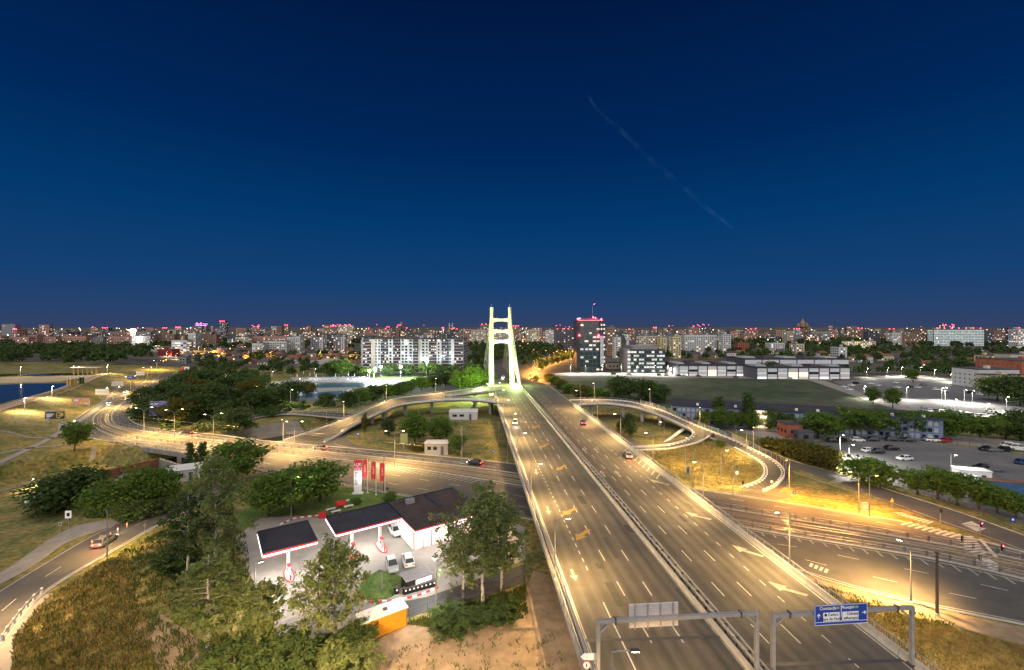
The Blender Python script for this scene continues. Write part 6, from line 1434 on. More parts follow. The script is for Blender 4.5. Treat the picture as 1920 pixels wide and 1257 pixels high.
text_mesh('lettering', 'E A2', .26, m_signwhite, gb, T(s0 + W_ * .415, zt - .30), 'CENTER'); text_mesh('lettering', 'E A3', .26, m_signwhite, gb, T(s0 + W_ * .775, zt - .30), 'CENTER')
def arr(x, z, a, s=.26):
    pts = [(-.22, 0), (0, .95), (-.9, .95)] ; mb = MB(); ca, sa = math.cos(a), math.sin(a)
    shp = [(-.14, -1), (.14, -1), (.14, .1), (.6, -.3), (.6, .15), (0, .8), (-.6, .15), (-.6, -.3), (-.14, .1)]
    v = [(x + (p * ca - q * sa) * s, -.36, z + (p * sa + q * ca) * s) for p, q in shp]; mb.add(v, [(0, 1, 2, 8), (2, 3, 4, 5), (8, 5, 6, 7), (2, 5, 8)]); mb.build('arrow', m_signwhite, gb, local=True)
arr(s0 + W_ * .075, zb + .95, 0); arr(s1 - W_ * .06, zb + 1.05, -math.pi / 2)
MB().tube([(s0 + W_ * .205, -.36, zb + .98), (s0 + W_ * .205, -.375, zb + .98)], .13, 14).build('centre_symbol', m_signblack, gb, local=True)
mb = MB().bar((s0 + W_ * .55, -.36, zb + .47), (s0 + W_ * .60, -.36, zb + .70), .03, .06).bar((s0 + W_ * .545, -.36, zb + .64), (s0 + W_ * .60, -.36, zb + .55), .03, .05); mb.build('plane_symbol', m_signblack, gb, local=True)
# small arrow board and round sign beside the left column
sb = thing('direction_board', 'white arrow board on two legs beside the left gantry column', 'sign', O(.332, 40.8), .0)
MB().box((0, 0, 2.6), (1.2, .06, .6)).add([(-.6, -.03, 2.9), (-.6, -.03, 2.3), (-.95, -.03, 2.6)], [(0, 1, 2)]).build('board', m_signwhite, sb, local=True)
for x in (-.3, .35): MB().tube([(x, .06, 0), (x, .06, 2.6)], .04, 6).build('leg', m_steel, sb, local=True)
MB().tube([(-.35, -.05, 1.85), (-.35, -.07, 1.85)], .32, 18).build('round_plate', m_signwhite, sb, local=True); MB().tube([(-.35, -.03, 1.85), (-.35, -.048, 1.85)], .38, 18).build('red_ring', m_red, sb, local=True); MB().box((-.35, -.08, 1.85), (.10, .02, .32)).build('pictogram', m_signblack, sb, local=True)

# ------------------------------------------------------------------ billboards
def billboard(label, x0, x1, y0, y1, base, draw, rz=0.0, legs='post', col=None):
    d = G(960, base).y; c = AT((x0 + x1) / 2, d); zg = max(0.0, h1(c.x, c.y)); W_ = (x1 - x0) * d / FPX / math.cos(rz); zt, zb = ZH(y0, d), ZH(y1, d); t = thing('billboard', label, 'billboard', (c.x, c.y, zg), rz); zt -= zg; zb -= zg
    MB().box((0, .1, (zt + zb) / 2), (W_ + .3, .25, zt - zb + .3)).build('frame', m_steel, t, local=True); MB().box((0, -.04, (zt + zb) / 2), (W_, .04, zt - zb)).build('poster', col, t, local=True)
    if legs == 'post':
        for x in (-W_ * .28, W_ * .28): MB().tube([(x, .15, 0), (x, .15, zb)], .16, 8).build('leg', m_pole, t, local=True)
    elif legs == 'one': MB().tube([(0, .15, 0), (0, .15, zb)], .28, 10).build('leg', m_pole, t, local=True)
    else:
        MB().tube([(0, .15, 0), (0, .15, zb * .4)], .25, 8).build('leg', m_pole, t, local=True)
        for s in (-1, 1): MB().tube([(0, .15, zb * .38), (s * W_ * .33, .15, zb)], .16, 8).build('arm', m_pole, t, local=True)
    def el(u0, u1, v0, v1, mat, name='print', y=-.07): MB().box((-W_ / 2 + W_ * (u0 + u1) / 2, y, zb + (zt - zb) * (v0 + v1) / 2), (W_ * (u1 - u0), .012, (zt - zb) * (v1 - v0))).build(name, mat, t, local=True)
    def disc(u, v, r, mat, name='print', y=-.08, sx=1.0, n=20):
        cx_, cz_ = -W_ / 2 + W_ * u, zb + (zt - zb) * v; rr_ = r * (zt - zb); vs = [(cx_ + math.cos(a) * rr_ * sx, y, cz_ + math.sin(a) * rr_) for a in np.linspace(0, 2 * math.pi, n, endpoint=False)]; MB().add(vs, [tuple(range(n))]).build(name, mat, t, local=True)
    draw(el, disc); return t
m_gold = M('poster_gold', (.62, .42, .08), .5, .2, 2); m_pur = M('poster_purple', (.20, .19, .42), .6, .05, .5); m_skin = M('poster_skin', (.62, .36, .27), .6, .05, 1); m_hair = M('poster_hair', (.16, .06, .04), .7, .1, 2); m_pale = M('poster_pale', (.62, .60, .50), .6, .08, .5); m_pblue = M('poster_blue', (.10, .10, .30), .6, .1, .5); m_orng = M('poster_orange', (.75, .30, .22), .6, .2, .8); m_pblack = M('poster_black', (.06, .055, .05), .6, .1, 1)
def d_black(el, disc):
    for i in range(3): el(.05, .45 - .06 * i, .62 - .16 * i, .72 - .16 * i, m_signwhite)
    el(.05, .22, .10, .18, m_signwhite); disc(.70, .5, .42, m_gold, sx=.8); disc(.70, .5, .30, m_pblack, y=-.09, sx=.8); el(.66, .95, .40, .52, m_gold, y=-.10); disc(.86, .62, .25, m_gold, y=-.085)
billboard('black billboard with gold rings on the dam lawn', 86, 120, 772, 786, 798, d_black, .05, col=m_pblack)
def d_red(el, disc): el(.05, .35, .55, .8, m_signwhite); disc(.62, .45, .3, m_gold, sx=1.2); el(.45, .95, .15, .28, m_signwhite)
billboard('red and orange billboard below the dam path', 137, 166, 747, 759, 769, d_red, .03, col=m_orng)
def d_pale(el, disc):
    for i in range(7): el(.12 + i * .11, .15 + i * .11, .3, .7, m_conc)
billboard('pale blank billboard on forked legs beside the street', 179.5, 204, 730.5, 740, 757, d_pale, .02, 'fork', col=m_pale); billboard('pale blank billboard further up the street', 209.5, 231, 715.5, 724, 735, d_pale, .02, 'fork', col=m_pale)
billboard('dark blue billboard on forked legs', 239.5, 255, 704.5, 711, 723, lambda e, d: e(.1, .5, .4, .6, m_signwhite), .02, 'fork', col=m_pblue); billboard('last pale billboard up the street before the wood', 256, 271, 697, 704, 712, d_pale, .02, col=m_pale)
def d_woman(el, disc):
    for i in range(3): el(.06, .48 - .05 * i, .84 - .07 * i, .88 - .07 * i, m_signwhite)
    disc(.69, .16, .20, m_signwhite, sx=1.5); disc(.69, .50, .235, m_hair, y=-.09, sx=.95); disc(.69, .44, .15, m_skin, y=-.10, sx=.85); el(.66, .72, .22, .36, m_skin, y=-.095); disc(.645, .48, .015, m_hair, y=-.11); disc(.735, .48, .015, m_hair, y=-.11); disc(.69, .37, .03, m_red, y=-.11, sx=1.5); el(.40, .96, .05, .08, m_signwhite)
billboard('large purple billboard showing a woman with curly hair', 281.5, 313, 753, 779, 794, d_woman, .08, 'one', col=m_pur)
billboard('red and white billboard at the bend of the street', 340.5, 355, 688, 697, 706, lambda e, d: e(.35, .98, .05, .95, m_signwhite), 0, 'one', col=m_red)
billboard('yellow green board beside the grey shack', 752, 763, 814, 830, 842, lambda e, d: (e(.15, .85, .6, .7, m_gold), e(.15, .7, .4, .5, m_gold)), .4, 'one', col=M('poster_lime', (.50, .52, .16), .6, .1, 1))
def plain_sign(label, px, py, h, w, hh, mat, rz=0.0, shape='box'):
    p = G(px, py); t = thing('road_sign', label, 'road sign', p, rz); MB().tube([(0, .06, 0), (0, .06, h)], .045, 6).build('post', m_pole, t, local=True)
    if shape == 'box': MB().box((0, 0, h - hh / 2), (w, .05, hh)).build('plate', mat, t, local=True); MB().box((0, -.03, h - hh / 2), (w * .45, .02, hh * .45)).build('symbol', m_signwhite if mat is m_bluesign else m_signblack, t, local=True)
    elif shape == 'tri': MB().add([(-w / 2, 0, h - hh), (w / 2, 0, h - hh), (0, 0, h), (-w / 2, .05, h - hh), (w / 2, .05, h - hh), (0, .05, h)], [(0, 1, 2), (5, 4, 3), (0, 3, 4, 1), (1, 4, 5, 2), (2, 5, 3, 0)]).build('plate', mat, t, local=True)
    else: MB().tube([(0, .02, h - w / 2), (0, -.02, h - w / 2)], w / 2, 18).build('plate', mat, t, local=True)
    return t
plain_sign('grey back of a large road sign at the street bend', 119, 817, 4.4, 3.0, 2.7, m_steel, .3); plain_sign('dark triangular sign on the kerb of the side road', 271, 1005, 2.6, .9, .8, m_steel_d, 0, 'tri'); plain_sign('white back of a sign at the side road junction', 128, 988, 3.2, 1.1, 1.5, m_signwhite, .2); plain_sign('small sign on a post left of the junction', 113, 1005, 2.6, .6, .6, m_steel, .2)
plain_sign('blue pedestrian sign at the right crossing', 1899, 995, 2.6, .9, .9, m_bluesign, -.1); plain_sign('small blue sign on the golden lawn', 1490, 932, 1.3, .6, .6, m_bluesign, 0); plain_sign('white lattice sign in the loop lawn', 1382, 905, 3.0, 1.0, 1.0, m_signwhite, .2, 'disc'); plain_sign('blue sign under the overpass lawn', 926, 853, 1.6, .7, .9, m_bluesign, 0); plain_sign('dark sign box at the ramp split', 1337, 828, 2.6, 1.5, 1.2, m_steel_d, .1); plain_sign('blue sign at the ramp mouth island', 671, 828, 3.2, .9, 1.1, m_bluesign, .1); plain_sign('round sign on the station lawn beside the flags', 726, 938, 3.0, .7, .7, m_steel_d, 0, 'disc'); plain_sign('yield sign back at the golden lawn tip', 1673, 956, 2.6, 1.0, .9, m_gold, .2, 'tri')
plain_sign('round no entry disc at the loop ramp mouth', 1447, 918, 2.2, .6, .6, m_signwhite, 0, 'disc')
plain_sign('tall blue board on a post in the loop lawn', 1290, 912, 5.0, .9, 2.2, M('board_bluegrey', (.14, .17, .28), .6, .1, 1), .3)
# posts
def post(label, px, py, top, r0, mat, cat='pole', name='utility_pole', extra=None):
    p = G(px, py); h = (py - top) * p.y / FPX; t = thing(name, label, cat, p); MB().tube([(0, 0, 0), (0, 0, h)], [r0, r0 * .75], 10).build('shaft', mat, t, local=True); MB().tube([(0, 0, 0), (0, 0, .4)], [r0 * 1.5, r0 * 1.4], 10).build('footing', m_conc, t, local=True); MB().box((0, 0, h), (r0 * 2.2, r0 * 2.2, .12)).build('cap', mat, t, local=True); return t
post('thick dark brown pole on the right verge', 1757, 1155, 1037, .20, M('dark_wood_pole', (.07, .055, .045), .85, .2, 2)); post('tall dark pole behind the station flags', 720, 925, 858, .12, m_steel_d); post('grey pole beside the shack under the ramp', 866, 856, 800, .16, m_conc); post('tall pole in the loop lawn', 1374, 928, 875, .10, m_steel); post('leaning pole beside the shack', 864, 852, 806, .12, m_conc)
for i, (px, py, tp) in enumerate(((268, 775, 740), (660, 803, 770), (612, 806, 770), (673, 775, 744), (682, 800, 762), (720, 752, 722), (1070, 748, 730), (1088, 750, 720), (1158, 750, 725), (1222, 752, 720), (1330, 808, 780), (1412, 870, 812), (1380, 842, 800), (1318, 835, 800), (838, 828, 790), (785, 792, 762), (935, 828, 792), (952, 870, 824))):
    post(f'thin grey post beside the ramps, {nth(i)} counted from the street bend', px, py, tp, .09, m_pole)
# tram wires
for k, (A__, B__) in enumerate(((.26, 6.2), (.70, 6.2))):
    o = MB().tube(mixp(b2, b3, A__, B__), .03, 4).build('tram_wire', m_steel_d); tag(o, ['overhead tram wire nearer the far carriageway', 'overhead tram wire nearer the near carriageway'][k], 'wire')
# tram fences and railings: posts with cross braces
def tram_fence(label, A, t, B, lo, hi, xlo=-1e9, xhi=1e9, h=1.05, step=3.0):
    P = [p for p in mixp(A, B, t, .24) if lo < p.y < hi and xlo < p.x < xhi]; P = resample(P, step); o = thing('railing', label, 'fence', P[0]); pm = MB().box((-.12, 0, h / 2), (.07, .07, h)).box((.12, 0, h / 2), (.07, .07, h)).mesh('post', m_steel_d)
    for p, q in zip(P, P[1:]):
        c = link('post', pm, o, local=False); c.matrix_basis = Matrix.Translation(p)
        MB().bar(p + Vector((0, 0, h)), q + Vector((0, 0, h)), .06).bar(p + Vector((0, 0, .15)), q + Vector((0, 0, .15)), .04).bar(p + Vector((0, 0, .15)), q + Vector((0, 0, h)), .025).bar(p + Vector((0, 0, h)), q + Vector((0, 0, .15)), .025).build('rail_panel', m_steel, o)
tram_fence('railing between far carriageway and tram, right of the overpass', b2, .01, b3, 50, 120, 30, 95); tram_fence('railing between tram and near carriageway, right of the overpass', b2, .99, b3, 50, 120, 25, 100); tram_fence('railing between far carriageway and tram, left of the overpass', b2, .01, b3, 100, 185, -170, -12); tram_fence('railing between tram and near carriageway, left of the overpass', b2, .99, b3, 110, 185, -170, -60)
# guard posts beside the footpath
gp = thing('guard_rail', 'short pale guard posts with a rail along the side road footpath', 'fence', G(40, 1150)); Pg = [G(a, b) for a, b in ((78, 1114), (64, 1126), (51, 1140), (38, 1155), (26, 1171), (14, 1187), (4, 1203))]
for p in Pg: MB().box((p.x, p.y, .45), (.24, .24, .9)).build('post', m_conc_l, gp)
MB().sweep([p + Vector((0, 0, .7)) for p in Pg], [(-.05, -.12), (.05, -.12), (.05, .12), (-.05, .12)]).build('rail', m_steel, gp)
# orange delineators in the side road
dl = MB().tube([(0, 0, 0), (0, 0, .05)], [.2, .18], 10).mesh('foot', m_black); db = MB().tube([(0, 0, .05), (0, 0, .95)], [.10, .09], 8).mesh('post', M('delineator_orange', (.75, .20, .05), .6, .05, 1)); dw = MB().tube([(0, 0, .55), (0, 0, .72)], .105, 8).mesh('reflector', m_whitep)
for i, (px, py) in enumerate(((172, 1022), (188, 1014), (207, 1007), (221, 998), (238, 989))):
    t = thing('delineator', f'orange delineator post in the side road, {nth(i)} from the footpath', 'bollard', G(px, py), 0, 'side road delineators')
    for nm, mm in (('foot', dl), ('post', db), ('reflector', dw)): link(nm, mm, t, local=True)
# fences
fence('dark fence round the near parking lot front', [(1500, 836), (1580, 828), (1680, 824), (1790, 834), (1920, 850)], 1.6, 3.0); fence('wire fence between slip road and lot trees', [(1590, 893), (1680, 918), (1780, 950), (1920, 995)], 1.5, 3.0); fence('fence of the sunken yard by the junction', [(130, 978), (172, 968), (220, 962), (262, 955)], 1.6, 2.5); fence('green fence along the lawn under the ramp', [(655, 800), (740, 795), (850, 795), (945, 800)], 1.8, 3.5)
wl_ = MB().sweep(ev(cr(pxs([(1500, 806), (1600, 812), (1700, 818), (1800, 824), (1920, 836)], 0), 4), 20, 0), [(-.1, 0), (.1, 0), (.1, 1.3), (-.1, 1.3)]).build('plaza_wall', m_conc_d); tag(wl_, 'low dark wall along the plaza trees', 'wall')
# zebra crossings at right
def zebra(label, a, b, c, d, n, par):
    A = [G(*a).lerp(G(*b), (i + .5) / n) for i in range(n)]; B = [G(*d).lerp(G(*c), (i + .5) / n) for i in range(n)]
    for p, q in zip(A, B): MB().bar(p + Vector((0, 0, .085)), q + Vector((0, 0, .085)), .42, .012).build('crossing_stripe', m_white, par)
zebra('', (1788, 1003), (1822, 1046), (1850, 1040), (1824, 1006), 8, r1); zebra('', (1672, 962), (1742, 984), (1752, 980), (1690, 962), 9, slip); zebra('', (1802, 983), (1832, 998), (1848, 993), (1822, 978), 6, slip); zebra('', (1830, 1050), (1862, 1072), (1882, 1066), (1852, 1046), 6, r2); zebra('', (1515, 1062), (1552, 1077), (1556, 1070), (1518, 1056), 4, r2)
for i in range(8):
    a = G(1690 + i * 13, 985 + i * 3.3); MB().bar(a + Vector((0, 0, .075)), a + Vector((3.2, 1.2, .075)), .45, .012).build('hatch_stripe', m_white, r1)
MB().bar(G(1838, 1011, .085), G(1868, 1045, .085), .5, .012).build('stop_line', m_white, r1)
# traffic lights
def tlight(label, px, py, top, rz, red=True):
    p = G(px, py); h = (py - top) * p.y / FPX; t = thing('traffic_light', label, 'traffic light', p, rz); MB().tube([(0, 0, 0), (0, 0, h)], .07, 8).build('post', m_pole, t, local=True); MB().box((0, -.16, h - .55), (.32, .24, .95)).build('housing', m_signblack, t, local=True)
    for k, (z, m_) in enumerate(((h - .25, g_red if red else m_red), (h - .55, m_signblack), (h - .85, m_signgreen))): MB().tube([(0, -.27, z), (0, -.31, z)], .11, 12).build('lens', m_, t, local=True)
for a in (('traffic light between tram and crossing', 1806, 1037, 1005, 3.0), ('traffic light on the island tip by the slip road', 1763, 982, 952, 0, False), ('traffic light on the refuge with round signs', 1838, 1005, 978, .3), ('red traffic light beside the right crossing', 1877, 1050, 1020, .2), ('traffic light facing away beside the tram', 1838, 1075, 1040, 2.5, False), ('traffic light at the ramp mouth', 1392, 930, 900, 0, False)): tlight(*a)
cabx = thing('junction_box', 'grey switch cabinet at the foot of the concrete tram post', 'cabinet', G(1621, 958)); MB().box((0, 0, .8), (1.1, .6, 1.6)).build('body', m_conc, cabx, local=True); MB().box((0, 0, 1.63), (1.2, .7, .08)).build('lid', m_steel, cabx, local=True)

# ------------------------------------------------------------------ yellow columns on the promenade
for i, (x0, py) in enumerate(((130, 723.5), (138.5, 722), (152.5, 719.5))):
    p = G(x0, py, 5.5); t = thing('promenade_column', ['first yellow boxed column pair on the promenade', 'second yellow boxed column pair on the promenade', 'green ivy covered column on the promenade'][i], 'column', p)
    for dx in (-.8, .8): MB().box((dx, 0, 1.9), (.9, .9, 3.8)).build('column', M('column_yellow', (.55, .34, .10), .7, .1, 1) if i + dx < 0 else (bpy.data.materials['column_yellow'] if i < 2 else f_green), t, local=True)
    MB().box((0, 0, 3.9), (3.0, 1.2, .2)).build('cap', m_conc_l, t, local=True)
pvn = thing('pavilion', 'lit yellow pavilion across the lake', 'pavilion', G(160, 702, 5.5))
for i in range(6): MB().box((-8 + i * 3.2, 0, 2.3), (.8, .8, 4.6)).build('column', bpy.data.materials['column_yellow'], pvn, local=True)
MB().box((0, 1, 4.8), (20, 5, .4)).build('roof', m_conc_l, pvn, local=True)
# ------------------------------------------------------------------ cars
m_tyre = M('tyre', (.015, .015, .015), .9, .1, 3); m_rim = M('rim', (.4, .4, .42), .3, .1, 3, metal=.9); m_cgl = M('car_glass', (.01, .012, .015), .08, 0, spec=.7)
g_head = glow('headlight_lit', (1, .95, .85), 25); g_tail = glow('taillight_lit', (1, .03, .02), 14); m_tailoff = M('taillight', (.25, .01, .01), .3, 0); m_headoff = M('headlight', (.6, .6, .6), .2, 0)
PAINT = {k: M('car_' + k, c, .28, .04, .5, spec=.6) for k, c in {'white': (.75, .75, .74), 'black': (.012, .012, .014), 'silver': (.42, .42, .43), 'grey': (.12, .12, .13), 'red': (.35, .02, .02), 'blue': (.03, .06, .18)}.items()}
def loft(secs):
    """closed cross sections along x joined into a body"""
    n = len(secs[0]); mb = MB(); vs = [p for s in secs for p in s]; fs = [(k * n + i, k * n + (i + 1) % n, (k + 1) * n + (i + 1) % n, (k + 1) * n + i) for k in range(len(secs) - 1) for i in range(n)]
    mb.add(vs, fs + [tuple(range(n))[::-1], tuple(range((len(secs) - 1) * n, len(secs) * n))]); return mb
def sec(x, w, z0, z1): return [(x, -w, z0), (x, w, z0), (x, w * 1.02, (z0 + z1) / 2), (x, w * .94, z1), (x, -w * .94, z1), (x, -w * 1.02, (z0 + z1) / 2)]
def body_mesh(): return loft([sec(-2.18, .68, .42, .72), sec(-2.1, .82, .30, .92), sec(-1.5, .88, .24, .98), sec(-.6, .89, .22, .98), sec(.7, .89, .22, .96), sec(1.5, .87, .24, .88), sec(2.05, .80, .30, .78), sec(2.2, .66, .40, .62)])
def cabin_mesh():
    mb = MB(); lo = [(-1.85, .80), (1.05, .82)]; v = [(-1.9, -.78, .96), (-1.9, .78, .96), (1.15, .80, .94), (1.15, -.80, .94), (-1.35, -.60, 1.44), (-1.35, .60, 1.44), (.30, .62, 1.46), (.30, -.62, 1.46)]
    return mb.add(v, [(0, 4, 5, 1), (1, 5, 6, 2), (2, 6, 7, 3), (3, 7, 4, 0)])
CM = {'glass': cabin_mesh().mesh('windows', m_cgl), 'tyre': MB().tube([(0, -.11, 0), (0, .11, 0)], .32, 14).mesh('tyre', m_tyre), 'rim': MB().tube([(0, -.125, 0), (0, .125, 0)], .19, 10).mesh('rim', m_rim)}
HLm = MB().box((0, 0, 0), (.16, .36, .16))
CM['h0'], CM['h1'], CM['t0'], CM['t1'] = HLm.mesh('headlight', m_headoff), HLm.mesh('headlight', g_head), HLm.mesh('taillight', m_tailoff), HLm.mesh('taillight', g_tail)
BODY = {}; ROOF = {}; PILL = {}
def car(label, p, rz, colour, lit=False, group=None, sc=(1, 1, 1), small=False, name='car'):
    t = thing(name, label, 'car', p, rz, group); t.scale = sc
    if colour not in BODY:
        BODY[colour] = body_mesh().mesh('body', PAINT[colour], smooth=False)
        mb = MB().add([(-1.38, -.60, 1.445), (-1.38, .60, 1.445), (.33, .62, 1.465), (.33, -.62, 1.465), (-1.2, -.5, 1.50), (-1.2, .5, 1.50), (.2, .5, 1.52), (.2, -.5, 1.52)], [(3, 2, 1, 0), (4, 7, 6, 5), (0, 1, 5, 4), (1, 2, 6, 5), (2, 3, 7, 6), (3, 0, 4, 7)])
        for s in (-1, 1):
            for a, b in (((-1.9, .78, .96), (-1.35, .60, 1.45)), ((1.15, .80, .94), (.30, .62, 1.46)), ((-.35, .80, .95), (-.42, .61, 1.45))): mb.bar((a[0], a[1] * s, a[2]), (b[0], b[1] * s, b[2]), .08, .06)
        ROOF[colour] = mb.mesh('roof', PAINT[colour])
    link('body', BODY[colour], t, local=True); link('windows', CM['glass'], t, local=True); link('roof', ROOF[colour], t, local=True)
    if small: return t
    for x in (-1.35, 1.38):
        for y in (-.80, .80):
            w = link('wheel', CM['tyre'], t, local=True); w.location = (x, y, .32); link('rim', CM['rim'], w, local=True)
    for y in (-.56, .56):
        h = link('headlight', CM['h1' if lit else 'h0'], t, local=True); h.location = (2.06, y, .66); h = link('taillight', CM['t1' if lit else 't0'], t, local=True); h.location = (-2.10, y, .78)
    if lit:
        light('SPOT', 'headlight_beam', (2.25, 0, .7), 900, (1, .93, .80), t, .15, 70, .6, (R(80), 0, R(-90))); light('POINT', 'taillight_glow', (-2.6, 0, .8), 90, (1, .04, .03), t, .2)
    return t
near_lot = [(1562, 829, 'black', 0), (1575, 829, 'black', .1), (1608, 828, 'white', -.15), (1634, 827, 'black', -.2), (1673, 827, 'black', -.25), (1702, 828, 'black', -.3), (1630, 848, 'white', .05), (1643, 850, 'black', -.1), (1672, 844, 'black', 0), (1696, 863, 'white', .1), (1637, 868, 'black', -.1), (1842, 880, 'black', -.15), (1863, 884, 'grey', -.1), (1850, 845, 'black', 0), (1864, 847, 'grey', -.1), (1881, 846, 'black', .1), (1748, 828, 'white', -.3), (1772, 829, 'red', .1), (1917, 870, 'blue', .2), (1550, 846, 'black', -.3)]
for i, (px, py, c_, a) in enumerate(near_lot): car(f'parked {c_} car in the near lot, {nth(i)} counting rows from the red kiosk', G(px, py, .05), a + math.pi * (i % 2), c_, group='cars in the near lot')
for i, (px, py) in enumerate(((1896, 842), (1910, 845))): car(['pale van in the lit corner of the near lot', 'second pale van behind the lit one'][i], G(px, py, .05), -.5, 'white', sc=(1.15, 1.08, 1.45), name='van')
rc = random.Random(12)
for i in range(72):
    row = i // 18; u = (i % 18) / 17; px = 1735 + u * 190 + row * 6 + rc.uniform(-2, 2); py = 770 + row * 8 + u * 22 + rc.uniform(-1, 1)
    cc = rc.choice(('white', 'silver', 'grey', 'white', 'black', 'silver', 'red'))
    car(f'{cc} car, {nth(i % 18)} along the {nth(row)} row of the crowded yard', G(px, py, .05), rc.uniform(-.3, .3) + (1.2 if row % 2 else 0), cc, group='cars in the crowded yard', small=True)
for i, (px, py, c_) in enumerate(((1583, 727, 'white'), (1597, 724, 'white'), (1605, 720, 'black'), (1634, 721, 'white'), (1646, 724, 'white'), (1683, 728, 'white'), (1708, 727, 'black'), (1721, 728, 'white'), (1732, 723, 'grey'), (1756, 732, 'white'), (1772, 734, 'silver'), (1820, 738, 'black'), (1838, 741, 'white'), (1680, 719, 'white'), (1593, 732, 'white'))):
    car(f'{c_} car on the far floodlit lot, {nth(i)} from the meadow', G(px, py, .06), rc.uniform(-.2, .2), c_, group='cars on the far lot')
for i, (px, py) in enumerate(((1236, 704), (1250, 704.5), (1272, 705.5), (1283, 706), (1310, 706.5), (1380, 708.5), (1180, 703), (1150, 702.5), (1480, 711), (1448, 710.5))): car(f'parked car before the offices, {nth(i)} of the row', G(px, py, .06), rc.choice((0, 3.1)), rc.choice(('white', 'silver', 'black')), group='cars before the offices')
car('white hatchback beside the middle pump island', G(741, 1000, .06), -1.0, 'white'); car('silver car parked nose out beside the bin shelter', G(735, 1066, .06), -1.15, 'silver', sc=(1, 1, 1.1)); car('pinkish white car parked beside the silver one', G(765, 1056, .06), 1.95, 'white')
pk = car('white pickup truck in the sunken yard', G(62, 945, -4.8), 2.9, 'white', sc=(1.1, 1.1, 1.15), name='pickup_truck')
car('white car on the dark road behind the canal', G(663, 752, .05), .2, 'white')
# moving traffic, at rest, with lamps on
for lab, p, a, c_ in (('dark car with red tail lamps on the side road', G(196, 1020, .05), 1.76, 'grey'), ('red tail lamped car on the far carriageway near the bend', G(350, 814, .06), 3.05, 'black'), ('red tail lamped car on the far carriageway by the ramp mouth', G(600, 843, .06), -.35 + math.pi, 'grey'), ('red tail lamped car on the far carriageway before the overpass', G(890, 871, .06), -.38 + math.pi, 'black'),
    ('white car with headlamps coming down from the city', G(236, 738, .06), -1.1, 'white'), ('second car with headlamps coming down from the city', G(205, 757, .06), -1.0, 'silver'), ('car with headlamps on the left deck near the pylon', O(.45, 150, ZD + .02), -1.66, 'silver'), ('car with headlamps crossing the cable bridge', O(.62, 285, ZD - .02), -1.66, 'white'), ('red tail lamped car on the right deck before the exit', O(1.20, 112, ZD + .02), 1.48, 'grey'), ('red tail lamped car on the right deck further on', O(1.15, 150, ZD + .02), 1.48, 'black'), ('red tail lamped car dropping to the avenue', Vector((14, 338, 2.2)), 1.4, 'black')):
    car(lab, p, a, c_, True)
# ------------------------------------------------------------------ pylon floodlights
for i, (dx, dy) in enumerate(((-4.5, -8), (4.5, -8))):
    k = legs[i][0]; t = thing('floodlight', ['floodlight at the river side pylon foot', 'floodlight at the lot side pylon foot'][i], 'floodlight', (k.x + dx * .4, TY + dy, ZD)); MB().box((0, 0, .5), (1.1, .6, .8)).build('housing', m_steel_d, t, local=True); MB().box((0, .1, 1.0), (.9, .4, .1)).build('glass', glow('floodlight_green', (.85, 1, .45), 120) if i == 0 else bpy.data.materials['floodlight_green'], t, local=True); MB().tube([(0, 0, 0), (0, 0, .2)], .3, 8).build('foot', m_steel, t, local=True)
    light('SPOT', 'flood_beam', (0, .2, 1.2), 190000, (.88, 1.0, .26), t, .4, 80, .7, (R(155), 0, 0)); light('POINT', 'flood_spill', ((-5.0 if i == 0 else 0), -1.0, 3.2), (60000 if i == 0 else 26000), (.75, 1.0, .30), t, .4)
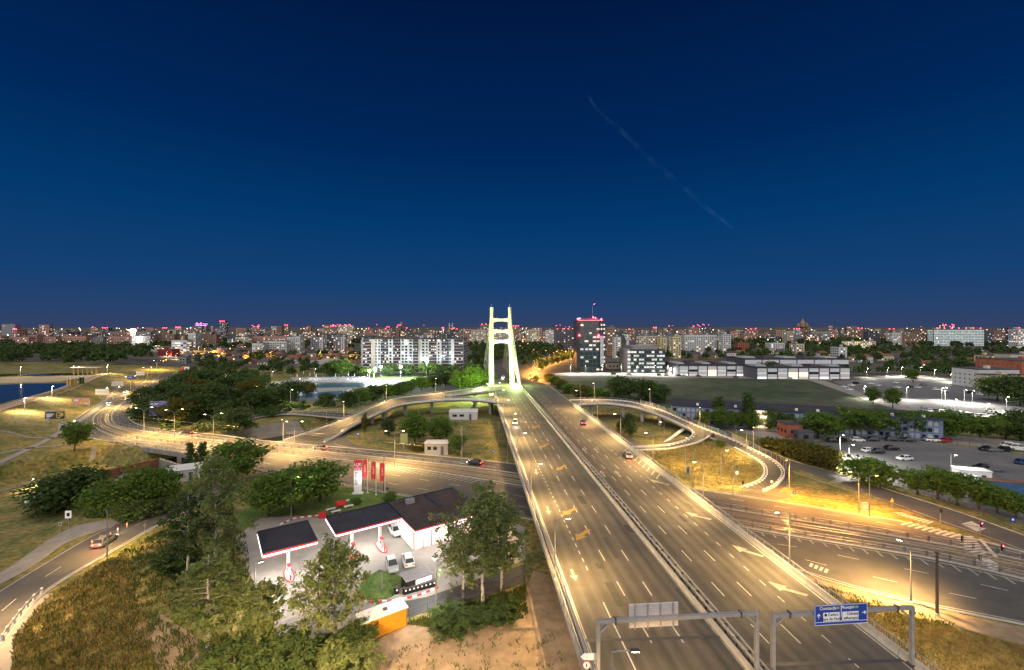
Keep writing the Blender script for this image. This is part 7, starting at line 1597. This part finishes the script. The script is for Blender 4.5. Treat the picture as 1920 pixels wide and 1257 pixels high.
# ------------------------------------------------------------------ vapour trail in the sky
def sky_pt(px, py, d=9000): return Vector(((px - 960) * d / FPX, d, CAMH + (HOR - py) * d / FPX))
m_tr = bpy.data.materials.new('vapour'); m_tr.use_nodes = True; n = m_tr.node_tree.nodes; l = m_tr.node_tree.links; n.clear()
o_ = n.new('ShaderNodeOutputMaterial'); df = n.new('ShaderNodeBsdfDiffuse'); df.inputs[0].default_value = (.20, .50, .90, 1); tp_ = n.new('ShaderNodeBsdfTransparent'); mx = n.new('ShaderNodeMixShader'); g = n.new('ShaderNodeNewGeometry'); no = n.new('ShaderNodeTexNoise'); no.inputs['Scale'].default_value = .0035; no.inputs['Detail'].default_value = 7; mr = n.new('ShaderNodeMapRange'); mr.inputs[1].default_value = .40; mr.inputs[2].default_value = .75; mr.inputs[4].default_value = .05
l.new(g.outputs['Position'], no.inputs['Vector']); l.new(no.outputs['Fac'], mr.inputs[0]); l.new(mr.outputs[0], mx.inputs[0]); l.new(tp_.outputs[0], mx.inputs[1]); l.new(df.outputs[0], mx.inputs[2]); l.new(mx.outputs[0], o_.inputs[0])
P = cr([sky_pt(a, b) for a, b in ((1085, 150), (1120, 205), (1170, 250), (1220, 300), (1275, 345), (1325, 390), (1370, 425), (1410, 460))], 6)
o = MB().tube(P, [12 + 40 * math.sin(math.pi * i / (len(P) - 1)) * (1 + .2 * math.sin(i * .7)) for i in range(len(P))], 10).build('vapour_trail', m_tr, smooth=True); tag(o, 'thin faint vapour trail slanting down across the blue sky', 'cloud')

# sun loungers round the pools
lm = MB().box((0, 0, .3), (1.9, .65, .12)).bar((.5, 0, .35), (.95, 0, .75), .62, .08).mesh('bed', m_whitep); lg = MB().box((-.7, 0, .12), (.06, .6, .24)).box((.6, 0, .12), (.06, .6, .24)).mesh('legs', m_steel); k = 0
for row in range(5):
    for i in range(15):
        t = thing('sun_lounger', f'white sun lounger beyond the pool, {nth(i)} along the {nth(row)} row', 'lounger', G(548 + i * 9.5 + row * 3, 709.5 + row * 2.0 - i * .12, .06), .3, 'sun loungers by the pool'); t.scale = (1.5, 1.5, 1.5)
        link('bed', lm, t, local=True); link('legs', lg, t, local=True)
pum = MB().tube([(0, 0, 0), (0, 0, 2.2)], .05, 6).mesh('pole', m_steel); puc = MB().tube([(0, 0, 1.0), (0, 0, 2.7)], [.28, .06], 8).mesh('folded_canopy', m_whitep)
for i in range(14):
    t = thing('parasol', f'closed white parasol by the pool, {nth(i)} from the wood', 'parasol', G(545 + i * 12, 707.5 + 3 * math.sin(i * 2.1), .06), 0, 'parasols by the pool'); t.scale = (1.4, 1.4, 1.4); link('pole', pum, t, local=True); link('folded_canopy', puc, t, local=True)
for i, (px, py) in enumerate(((510, 718), (590, 712), (650, 735), (560, 735))): lamp(f'white lamp mast at the pools, {nth(i)} of four', G(px, py), 8, .4, 0, 5000, COOL, 'pool lamps', g_cool, 170)
